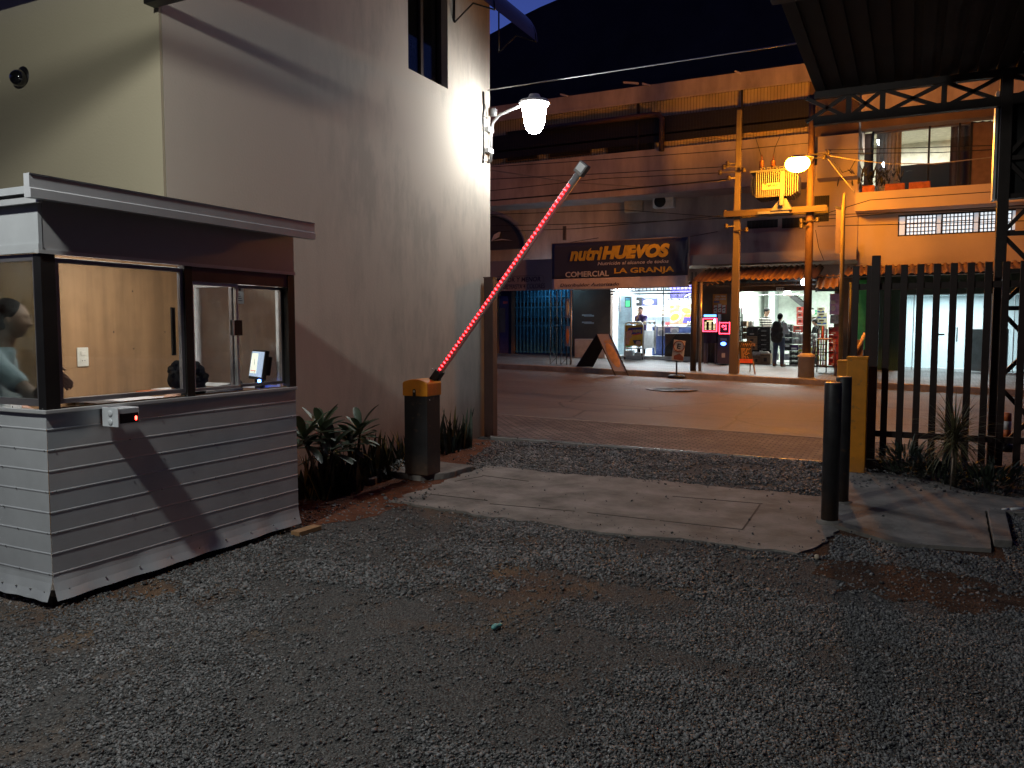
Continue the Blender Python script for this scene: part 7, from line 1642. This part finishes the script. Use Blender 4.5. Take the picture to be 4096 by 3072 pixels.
mb.box(a + .16, b_ - .16, YM - .012, YM - .008, d_ - .25, d_ - .22); mb.build('digits', em('machine_digits', (1, .85, .45), 1.6), scn)
mb = MB()
for k in range(16):
    z = c_ + .04 + (d_ - c_ - .2) * k / 15
    for x in (a + .04, b_ - .04): mb.ell((x, YM - .012, z), (.018, .012, .018), 6, 4)
for k in range(13):
    x = a + .05 + (b_ - a - .1) * k / 12
    for z in (c_ + .04, d_ - .15): mb.ell((x, YM - .012, z), (.018, .012, .018), 6, 4)
mb.build('light_frame', red_l, t); mb = MB(); mb.box(a + .06, b_ - .06, YM - .01, YM - .001, d_ - .09, d_ - .02); mb.build('top_light', em('machine_cyan', (.12, .35, 1), 4), t); mb = MB(); mb.ell((b_ - .11, YM - .01, c_ + .38), (.035, .012, .08), 8, 6); mb.build('side_light', em('machine_white_blue', (.3, .6, 1), 6), t)
t, a, b_, c_, d_ = cab(2874, 1286, 2922, 1338, YM - .1, 'smaller coin machine with red dotted screen and blue coin slot'); YM2 = YM - .1; z0 = swz(a, YM2)
mb = MB(); mb.box(a, b_, YM2, YM2 + .5, c_, d_); mb.box(a, b_, YM2 - .12, YM2 + .5, z0 + .04, c_ - .03); mb.build('case', pm('machine_case', (.03, .02, .06), .4), t)
mb = MB()
for k in range(12):
    z = c_ + .03 + (d_ - c_ - .06) * k / 11
    for x in (a + .03, b_ - .03): mb.ell((x, YM2 - .01, z), (.017, .012, .017), 6, 4)
for k in range(9):
    x = a + .05 + (b_ - a - .1) * k / 8
    for z in (c_ + .03, d_ - .04): mb.ell((x, YM2 - .01, z), (.017, .012, .017), 6, 4)
random.seed(6)
for k in range(14): mb.ell((a + (b_ - a) * random.uniform(.3, .7), YM2 - .01, c_ + (d_ - c_) * random.uniform(.25, .8)), (.018, .012, .018), 6, 4)
mb.build('light_frame', red_l, t); mb = MB(); mb.ell(((a + b_) / 2, YM2 - .13, c_ - .3), (.09, .02, .06), 12, 8); mb.build('coin_light', blue_l, t); mb = MB(); mb.box((a + b_) / 2 - .1, (a + b_) / 2 + .1, YM2 - .126, YM2 - .121, c_ - .2, c_ - .12); mb.box((a + b_) / 2 - .05, (a + b_) / 2 + .06, YM2 - .126, YM2 - .121, c_ - .75, c_ - .6); mb.build('plate', pm('machine_plate', (.3, .3, .4), .3), t)
# orange beer poster
x0, x1, z0, z1 = rectY(2851, 1176, 2907, 1256, YF - .01); po = thing('orange_poster', 'orange and red poster with three white cans between the shops', 'poster', ((x0 + x1) / 2, YF, z0))
mb = MB(); mb.box(x0, x1, YF - .012, YF - .002, z0, z1, 0); mb.box(x0 + .005, x1 - .005, YF - .0145, YF - .012, z0, z0 + (z1 - z0) * .45, 1); mb.build('sheet', [pm('poster_orange', (.62, .27, .05), .5), pm('poster_red', (.50, .05, .03), .5)], po)
w_, h_ = x1 - x0, z1 - z0
text('lettering', 'CHIN TIENE', print_w, po, (x0 + .08, YF - .012, z1 - h_ * .17), UX, UZ, w_ * .75, h_ * .09, .03, 0, .004); text('lettering', 'CARA NUEVA', print_w, po, (x0 + .06, YF - .012, z1 - h_ * .30), UX, UZ, w_ * .82, h_ * .09, .03, 0, .004)
mb = MB(); mb.box(x0 + .03, x0 + w_ * .48, YF - .018, YF - .0145, z1 - h_ * .43, z1 - h_ * .35, 2)
for k in range(3):
    xc_ = x0 + w_ * (.2 + .3 * k); mb.box(xc_ - w_ * .12, xc_ + w_ * .12, YF - .024, YF - .0185, z0 + h_ * (.04 + .05 * (k == 1)), z0 + h_ * (.44 + .07 * (k == 1)), 0); mb.bar((xc_ - w_ * .12, YF - .026, z0 + h_ * .28), (xc_ + w_ * .12, YF - .026, z0 + h_ * .34), .004, .03, 1); mb.box(xc_ - w_ * .06, xc_ + w_ * .06, YF - .027, YF - .024, z0 + h_ * .16, z0 + h_ * .2, 1)
mb.build('cans', [print_w, far_fr, band_b], po)
# chalk board on easel
cbk = thing('chalk_board', 'black price board with orange writing on an easel beside the left pole', 'board', (onY(2985, 1480, 23.4).x, 23.4, .3))
tl, tr_, br_, bl_ = [onY(*q, 23.4) for q in (Z2(208, 1002), Z2(418, 1002), Z2(478, 1380), Z2(250, 1385))]; tl.y = tr_.y = 23.6; tl.z = tr_.z = onY(*Z2(313, 1002), 23.6).z; bl_.z = br_.z = (bl_.z + br_.z) / 2
n_ = (bl_ - tl).cross(tr_ - tl).normalized(); n_ = n_ if n_.y < 0 else -n_
mb = MB(); mb.prism([tl, tr_, br_, bl_], n_ * -.03); mb.build('board', pm('chalk_black', (.02, .016, .014), .7), cbk)
ux = (tr_ - tl).normalized(); uy = (tl - bl_).normalized(); ch_o = pm('chalk_orange', (.42, .22, .08), .8); ch_r = pm('chalk_red', (.6, .08, .04), .7)
random.seed(2); mb = MB(); BL = (tl - bl_).length
for k in range(12):
    wd = random.uniform(.35, .8) * (tr_ - tl).length; o_ = tl - uy * (BL * (.34 + .052 * k)) + ux * .06 + n_ * .004; x = 0
    while x < wd: l_ = random.uniform(.04, .13); mb.prism([o_ + ux * x, o_ + ux * min(x + l_, wd), o_ + ux * min(x + l_, wd) + uy * .018, o_ + ux * x + uy * .018], n_ * .003); x += l_ + .03
for k in range(4): 
    o_ = tl - uy * (BL * .24) + ux * (.05 + .105 * k) + n_ * .004; mb.tube([o_, o_ + ux * .04 + uy * .1, o_ + ux * .07 + uy * .0, o_ + ux * .09 + uy * .09], .011, 6)
mb.build('writing', ch_o, cbk); mb = MB(); mb.prism([bl_ + uy * .02 + n_ * .004, br_ + uy * .02 + n_ * .004, br_ + uy * .14 + n_ * .004, bl_ + uy * .14 + n_ * .004], n_ * .003); mb.build('red_strip', ch_r, cbk)
for p, q in ((bl_, (0, -.02)), (br_, (0, -.02))): mb = MB(); mb.bar(p + uy * .1, Vector((p.x + .08 * (1 if p is br_ else -.02), p.y - .12, swz(p.x, 23.3))), .03); mb.build('leg', pm('easel_wood', (.25, .15, .08), .7), cbk)
for p in (tl, tr_): mb = MB(); mb.bar(p, Vector((p.x - .1, 24.15, swz(p.x, 24.1))), .03); mb.build('leg', pm('easel_wood', (.25, .15, .08), .7), cbk)
# tall stool, red crates, purple poster right of the collar pole
YS = 24.2
x0, x1, z0, z1 = rectY(*g2(1552, 930, 1832, 975), YS); zg = swz((x0 + x1) / 2, YS); sl_ = thing('bar_table', 'tall round topped bar table on thin iron legs at the pavement edge', 'table', ((x0 + x1) / 2, YS, zg)); cx_ = (x0 + x1) / 2
mb = MB(); mb.lathe([((x1 - x0) / 2 - .02, 0), ((x1 - x0) / 2, .015), ((x1 - x0) / 2, .035), ((x1 - x0) / 2 - .02, .045)], (cx_, YS, z0), 28); mb.build('table_top', pm('table_wood', (.42, .24, .10), .5), sl_)
for sx_ in (-1, 1):
    for sy_ in (-1, 1): mb = MB(); mb.tube([(cx_ + sx_ * .25, YS + sy_ * .2, z0), (cx_ + sx_ * .33, YS + sy_ * .27, zg)], .018, 8); mb.build('leg', pm('iron_red', (.12, .02, .015), .4), sl_)
mb = MB()
for zz in (zg + .25, z0 - .35): mb.tube([(cx_ - .3, YS - .22, zz), (cx_ + .3, YS - .22, zz), (cx_ + .3, YS + .22, zz), (cx_ - .3, YS + .22, zz), (cx_ - .3, YS - .22, zz)], .012, 6)
mb.build('rail', far_fr, sl_)
cd = MB(); cd.lathe([(.035, 0), (.04, .1), (.02, .16), (.02, .34)], (cx_ - .05, YS, z0 + .046), 12); tag(cd.build('table_bottle', pm('bottle_red', (.5, .1, .04), .3)), 'slim reddish bottle standing on the round bar table', 'bottle')
dsp = thing('goods_display', 'wire display of small bright packets behind the bar table', 'display rack', (cx_, 25.2, zg)); x0, x1, z0, z1 = rectY(*g2(1572, 790, 1730, 1420), 25.2); mb = MB()
for x in (x0, x1): mb.box(x - .015, x + .015, 25.2, 25.23, zg, z1)
for k in range(7): mb.box(x0, x1, 25.19, 25.4, z0 + (z1 - z0) * k / 7, z0 + (z1 - z0) * k / 7 + .02)
mb.build('frame', far_fr, dsp); random.seed(12)
for k in range(7):
    mb = MB(); zz = z0 + (z1 - z0) * k / 7 + .02
    for i in range(4): xx = x0 + (x1 - x0) * i / 4; mb.box(xx + .01, xx + (x1 - x0) / 4 - .01, 25.2, 25.28, zz, zz + random.uniform(.12, .24), (i + k) % 3)
    mb.build('packets', [pm('packet_white', (.55, .57, .5), .4), pm('packet_lime', (.4, .45, .08), .4), pm('packet_pink', (.45, .2, .25), .4)], dsp)
for k, w in enumerate(('topmost', 'second', 'third', 'fourth', 'bottom')): ybox((1760, 755 + 132 * k, 1936, 885 + 132 * k), 25.3, .4, 'redcrate', 'red bottle crate, %s of the stack right of the bar table' % w, 'crate')
x0, x1, z0, z1 = rectY(*g2(1782, 190, 2000, 545), YF - .01); pp_ = thing('purple_poster', 'purple and pink food poster at the right side of the drinks shop', 'poster', ((x0 + x1) / 2, YF, z0)); mb = MB(); mb.box(x0, x1, YF - .015, YF - .003, z0, z1); mb.build('sheet', pm('purple_print', (.55, .33, .55), .5, var=.4, scale=5, var2=(.3, .15, .42)), pp_)
mb = MB()
for (u, v, rr_) in ((.3, .82, .13), (.7, .85, .14), (.6, .55, .13), (.82, .3, .12)): mb.ell((x0 + (x1 - x0) * u, YF - .018, z0 + (z1 - z0) * v), (rr_ * 1.5 * (x1 - x0), .006, rr_ * .8 * (z1 - z0)), 14, 8, 1)
mb.box(x0 + .02, x0 + (x1 - x0) * .45, YF - .024, YF - .019, z0 + (z1 - z0) * .5, z0 + (z1 - z0) * .68, 0); mb.ell((x0 + (x1 - x0) * .28, YF - .02, z0 + (z1 - z0) * .3), (.2 * (x1 - x0), .006, .14 * (z1 - z0)), 16, 8, 0); mb.build('picture', [pm('poster_pale', (.62, .56, .66), .5), pm('poster_mauve', (.5, .28, .55), .5)], pp_)
mb = bY(*g2(1790, 550, 1930, 700), YF - .02, .015); tag(mb.build('mixed_posters', pm('mixed_print', (.3, .32, .38), .5, var=.8, scale=6)), 'grey blue printed posters below the purple poster', 'poster')
bb = thing('bare_bulb', 'bare white bulb hanging under the torn awning by the rusty pole', 'bulb', onY(3215, 1128, 24.0)); p = onY(3215, 1128, 24.0); mb = MB(); mb.ell(p, (.075, .075, .095), 14, 10); mb.build('glass', em('bulb_white', (.85, .93, 1), 60), bb); mb = MB(); mb.tube([p + Vector((0, 0, .09)), p + Vector((0, 0, .2)), p + Vector((-.05, .3, .4))], .012, 6); mb.build('holder', far_fr, bb)

# ---------------------------------------------------------------- poles, transformer, street lamp, cables
YP = 23.2
conc_p = pm('pole_concrete', (.13, .105, .08), .85, var=.25, scale=2, stretch=(1, 1, .3), bump=.3, bscale=25)
def zP(px, py): return onY(px, py, YP).z
lpx = onY(2933, 1300, YP).x; zg = swz(lpx, YP)
lp = thing('utility_pole', 'left tapered concrete utility pole carrying the transformer', 'utility pole', (lpx, YP, zg), 'concrete utility poles')
mb = MB(); xt = onY(2958, 440, YP).x; ztp = zP(2958, 440); xb_ = onY(2926, 1480, YP).x
def taper(mb, x0, z0, x1, z1, w0, w1, y, d0, d1):
    vs = [(x0 + sx_ * w0, y + sy_ * d0, z0) for sy_ in (-1, 1) for sx_ in (-1, 1)] + [(x1 + sx_ * w1, y + sy_ * d1, z1) for sy_ in (-1, 1) for sx_ in (-1, 1)]
    mb.add(vs, [(0, 2, 3, 1), (4, 5, 7, 6), (0, 1, 5, 4), (1, 3, 7, 5), (3, 2, 6, 7), (2, 0, 4, 6)])
taper(mb, xb_ + .06, zg - .05, xt, ztp, .12, .065, YP, .12, .06); mb.build('shaft', conc_p, lp, bev=.02)
rpx0, rpx1 = onY(3225, 1450, YP).x, onY(3250, 400, YP).x; zg2 = swz(rpx0, YP)
rp = thing('utility_pole', 'right rusty brown utility pole standing in a concrete collar', 'utility pole', (rpx0, YP, zg2), 'concrete utility poles')
mb = MB(); mb.tube([(rpx0, YP, zg2 - .05), (rpx0 + (rpx1 - rpx0) * .5, YP, zP(3237, 900)), (rpx1, YP, zP(3250, 380))], [.115, .10, .08], 16); mb.build('shaft', pm('pole_rust', (.10, .055, .032), .75, var=.45, scale=2.5, stretch=(1, 1, .35), bump=.3), rp)
mb = MB(); zc_t = zP(3225, 1428); mb.lathe([(.215, 0), (.21, zc_t - zg2), (.24, zc_t - zg2 + .01), (.245, zc_t - zg2 + .04), (.15, zc_t - zg2 + .13), (.11, zc_t - zg2 + .13)], (rpx0, YP, zg2 - .02), 26); mb.build('collar', pm('collar_concrete', (.40, .34, .28), .8, var=.12, bump=.3, bscale=30), rp)
# platform beams between the poles
pf = thing('transformer_platform', 'pair of long timber beams between the poles under the transformer', 'platform', ((lpx + rpx0) / 2, YP, zP(3080, 860)))
xa, xb = onY(2902, 848, YP).x, onY(3310, 848, YP).x
for dy in (-.2, .2):
    mb = MB(); z = zP(3080, 850); mb.box(xa, xb, YP + dy - .05, YP + dy + .05, z - .08, z + .08); mb.build('beam', pm('beam_wood', (.06, .042, .028), .7, stretch=(.3, 2, 2)), pf)
tf = thing('transformer', 'pale finned electrical transformer with a name plate between the poles', 'transformer', ((lpx + rpx0) / 2, YP, zP(3080, 820)))
x0, x1, z0, z1 = rectY(3010, 692, 3200, 800, YP); pale = pm('transformer_paint', (.13, .135, .13), .4, .1, var=.06)
w_ = x1 - x0; zc_ = (z0 + z1) / 2; h_ = z1 - z0
mb = MB(); mb.box(x0 + .12, x1 - .12, YP - .25, YP + .25, z0 + .06, z1); mb.build('tank', pale, tf, bev=.03)
n_f = 24
for k in range(n_f):
    x = x0 + w_ * (k + .5) / n_f; ed = min(k, n_f - 1 - k); ins = max(0, (3 - ed)) * .05
    mb = MB(); mb.box(x - .012, x + .012, YP - .48 + ins, YP + .48 - ins, z0 + .02 + ins * .8, z1 - .03 - ins * .8); mb.build('fin', pale, tf, bev=.006)
mb = MB(); mb.box(x0 - .02, x1 + .02, YP - .32, YP + .32, z1, z1 + .05); mb.build('lid', pale, tf)
mb = MB(); xp0, xp1, zp0_, zp1_ = rectY(3048, 733, 3122, 757, YP - .5); mb.box(xp0, xp1, YP - .51, YP - .495, zp0_, zp1_); plt = mb.build('name_plate', pm('plate_yellow', (.55, .42, .2), .5), tf)
text('lettering', 'Trafosur', ink, plt, (xp0 + .05, YP - .512, zp0_ + .06), UX, UZ, xp1 - xp0 - .1, .1, .03, .2)
mb = MB(); x = x0 + w_ * .68; mb.box(x - .05, x + .05, YP - .52, YP - .44, z0 - .22, z1 - .05); mb.build('drain_pipe', pale, tf)
mb = MB(); mb.prism([(x - .3, YP - .35, z0 - .33), (x + .25, YP - .35, z0 - .33), (x + .1, YP - .35, z0 - .03), (x - .08, YP - .35, z0 - .03)], (0, .7, 0)); mb.build('support', pale, tf)
mb = MB(); mb.box(x0 + .2, x0 + w_ * .82, YP - .3, YP + .3, z0 - .4, z0 - .33); mb.build('base', pale, tf)
for px_ in (3047, 3093):
    xx = onY(px_, 640, YP).x; zt3 = zP(px_, 632); prof = [(.05, 0)]
    for k in range(7): z = .05 + (zt3 - z1 - .15) * k / 7; prof += [(.075, z), (.04, z + .04)]
    mb = MB(); mb.lathe(prof + [(.02, zt3 - z1 - .05), (.015, zt3 - z1 + .05)], (xx, YP, z1 + .04), 12); mb.build('bushing', pm('porcelain', (.12, .05, .03), .3), tf)
for k in range(5): x = x0 + w_ * (.2 + .13 * k); mb = MB(); mb.tube([(x, YP - .25, z1 + .05), (x, YP - .25, z1 + .12), (x + .1, YP - .25, z1 + .12), (x + .1, YP - .25, z1 + .05)], .015, 6); mb.build('lifting_lug', pale, tf)
# street lamp with sodium bulb
p = onY(3190, 655, YP - 1.6)
sl2 = thing('sodium_lamp', 'glowing orange sodium street lamp at the right utility pole', 'street lamp', (rpx1, YP, p.z), None)
mb = MB(); mb.tube([(rpx1 - .02, YP - .08, p.z + .25), (p.x + .3, YP - .9, p.z + .3), (p.x + .05, YP - 1.5, p.z + .2)], .03, 8); mb.build('arm', grey_m, sl2)
mb = MB(); mb.ell((p.x, p.y, p.z + .14), (.22, .16, .08), 18, 10); mb.build('housing', pm('lamp_housing', (.3, .3, .3), .4, .6), sl2)
mb = MB(); mb.ell(p, (.30, .21, .21), 20, 12); mb.build('lens', em('sodium_lens', (1, .34, .010), 480), sl2)
lamp('sodium_bulb', 'POINT', (p.x, p.y - .1, p.z - .32), (1, .31, .035), 500, .15, parent=sl2)
# insulators and brackets on both poles
hw = pm('hardware', (.07, .055, .045), .5, .4)
def hardware(pole, px, spots):
    for (a, b_) in spots:
        q = onY(a, b_, YP - .2); mb = MB(); mb.bar((px, YP - .1, q.z), q, .03); mb.lathe([(.05, -.06), (.06, -.02), (.035, 0), (.06, .03), (.04, .07)], q, 10); mb.build('insulator', hw, pole)
hardware(lp, lpx, ((2910, 655), (2895, 668), (2880, 690), (2975, 680), (2915, 712), (2900, 850), (2985, 920), (2905, 905)))
hardware(rp, (rpx0 + rpx1) / 2, ((3315, 610), (3298, 628), (3270, 880), (3205, 885), (3205, 905)))
def cable(pts, label, r_=.012, mat=None, group=None, sag=0.0):
    P = [Vector(p) for p in pts]; out = []
    for a, b_ in zip(P, P[1:]):
        for k in range(6): t = k / 6; out.append(a.lerp(b_, t) + Vector((0, 0, -sag * 4 * t * (1 - t) * (b_ - a).length)))
    out.append(P[-1]); mb = MB(); mb.tube(out, r_, 6); return tag(mb.build('overhead_cable', mat or blk), label, 'cable', group)
def cY(*pp, Y=YP): return [onY(a, b_, Y) for a, b_ in pp]
gc_ = 'thin street cables along the facade'
bright = pm('cable_bright', (.25, .22, .19), .5)
cable([Vector((WX + .02, 10.5, onX(1962, 370, WX).z)), onY(3195, 172, 10.6)], 'taut pale cable from the pink wall to the entrance roof', .0085, pm('white_cable', (.6, .6, .6), .4))
cable(cY((1900, 670), (2280, 729), (2560, 748), (2904, 721), Y=YP + .1), 'pale sagging cable between pink wall and left utility pole', .018, bright)
cable(cY((1900, 808), (2290, 775), (2720, 736), (2925, 716)), 'thick dark cable dropping left from the left utility pole', .022)
cable(cY((3315, 622), (3420, 640), (3560, 655), (3740, 655), (4000, 625), (4300, 590)), 'thick pale twisted cable sagging in front of the lit upstairs window', .015, bright)
for k, q in enumerate((((1900, 672), (2450, 636), (2960, 598), (3260, 570)), ((1900, 720), (2500, 690), (2930, 665)), ((1900, 860), (2500, 840), (2910, 870)), ((1900, 905), (2450, 893), (2920, 872)), ((1900, 930), (2300, 915), (2920, 860)), ((3300, 600), (3700, 590), (4200, 575)), ((3320, 615), (3760, 610), (4200, 585)), ((3260, 880), (3600, 850), (4200, 830)), ((3260, 862), (3700, 845), (4200, 815)), ((3250, 870), (3480, 800), (4000, 765)), ((1900, 770), (2400, 715), (2905, 690)), ((3270, 905), (3700, 895), (4200, 880)))):
    cable(cY(*q, Y=YP + .02 * k), 'thin black street cable strung along the facade', .011, None, gc_)
cable(cY((3300, 620), (3345, 680), (3420, 770)), 'slack cable hanging diagonally right of the sodium lamp', .012, bright)
cable(cY((3330, 640), (3370, 690), (3400, 680), (3425, 635)), 'short looped cable beside the balcony corner', .011)
cable(cY((2940, 760), (2935, 820), (2990, 862), (3080, 868)), 'short cable curling under the transformer from the left pole', .016, bright)
cable(cY((3262, 920), (3275, 990), (3295, 1040)), 'loose cable end dangling beside the right pole', .009)
cable([onY(3047, 632, YP), onY(3035, 590, YP), onY(3020, 545, YP)], 'thin lead rising from the left transformer bushing', .008); cable([onY(3093, 628, YP), onY(3100, 590, YP), onY(3120, 545, YP)], 'thin lead rising from the right transformer bushing', .008)
# yellow pole with narrow purple banner in front of the peach building
fpx = onY(3368, 1250, 22.9); t = thing('banner_pole', 'slim pale yellow pole with a narrow purple banner right of the rusty pole', 'pole', (fpx.x, 22.9, .2)); zt4 = onY(3378, 772, 22.9)
mb = MB(); mb.tube([(fpx.x, 22.9, swz(fpx.x, 22.9)), (zt4.x - .02, 22.9, onY(3376, 850, 22.9).z), (zt4.x, 22.9, zt4.z)], [.06, .055, .03], 10); mb.build('pole', pm('pole_yellow', (.22, .17, .07), .6), t)
x0, x1, z0, z1 = rectY(3342, 832, 3372, 1012, 22.95); mb = MB(); mb.box(x0, x1, 22.94, 22.96, z0, z1); mb.build('banner', pm('banner_purple', (.12, .09, .13), .6), t); mb = MB(); mb.bar((x0 - .02, 22.93, z1 + .03), (x1 + .05, 22.93, z1 - .05), .05); mb.build('bracket', far_fr, t)
round_post(3400, 23.0, 1130, .05, 'dark thin post between yellow pole and fence', far_fr)
mb = MB(); x0, x1, z0, z1 = rectY(3412, 1345, 3452, 1425, 24.5); mb.box(x0, x1, 24.5, 24.8, swz(x0, 24.5), z1 - .1)
mb.tube([(x0 + .05, 24.45, z1 - .5), (x0 + .2, 24.45, z1 - .2), (x0 + .3, 24.45, z1 + .1)], .05, 6, 1); tag(mb.build('wrapped_parcel', [pm('parcel_brown', (.2, .13, .07), .8), pm('parcel_tape', (.7, .5, .25), .5)]), 'brown wrapped parcel standing behind the tall yellow cabinet', 'parcel')
# low bright step light of the far pavement at the fence
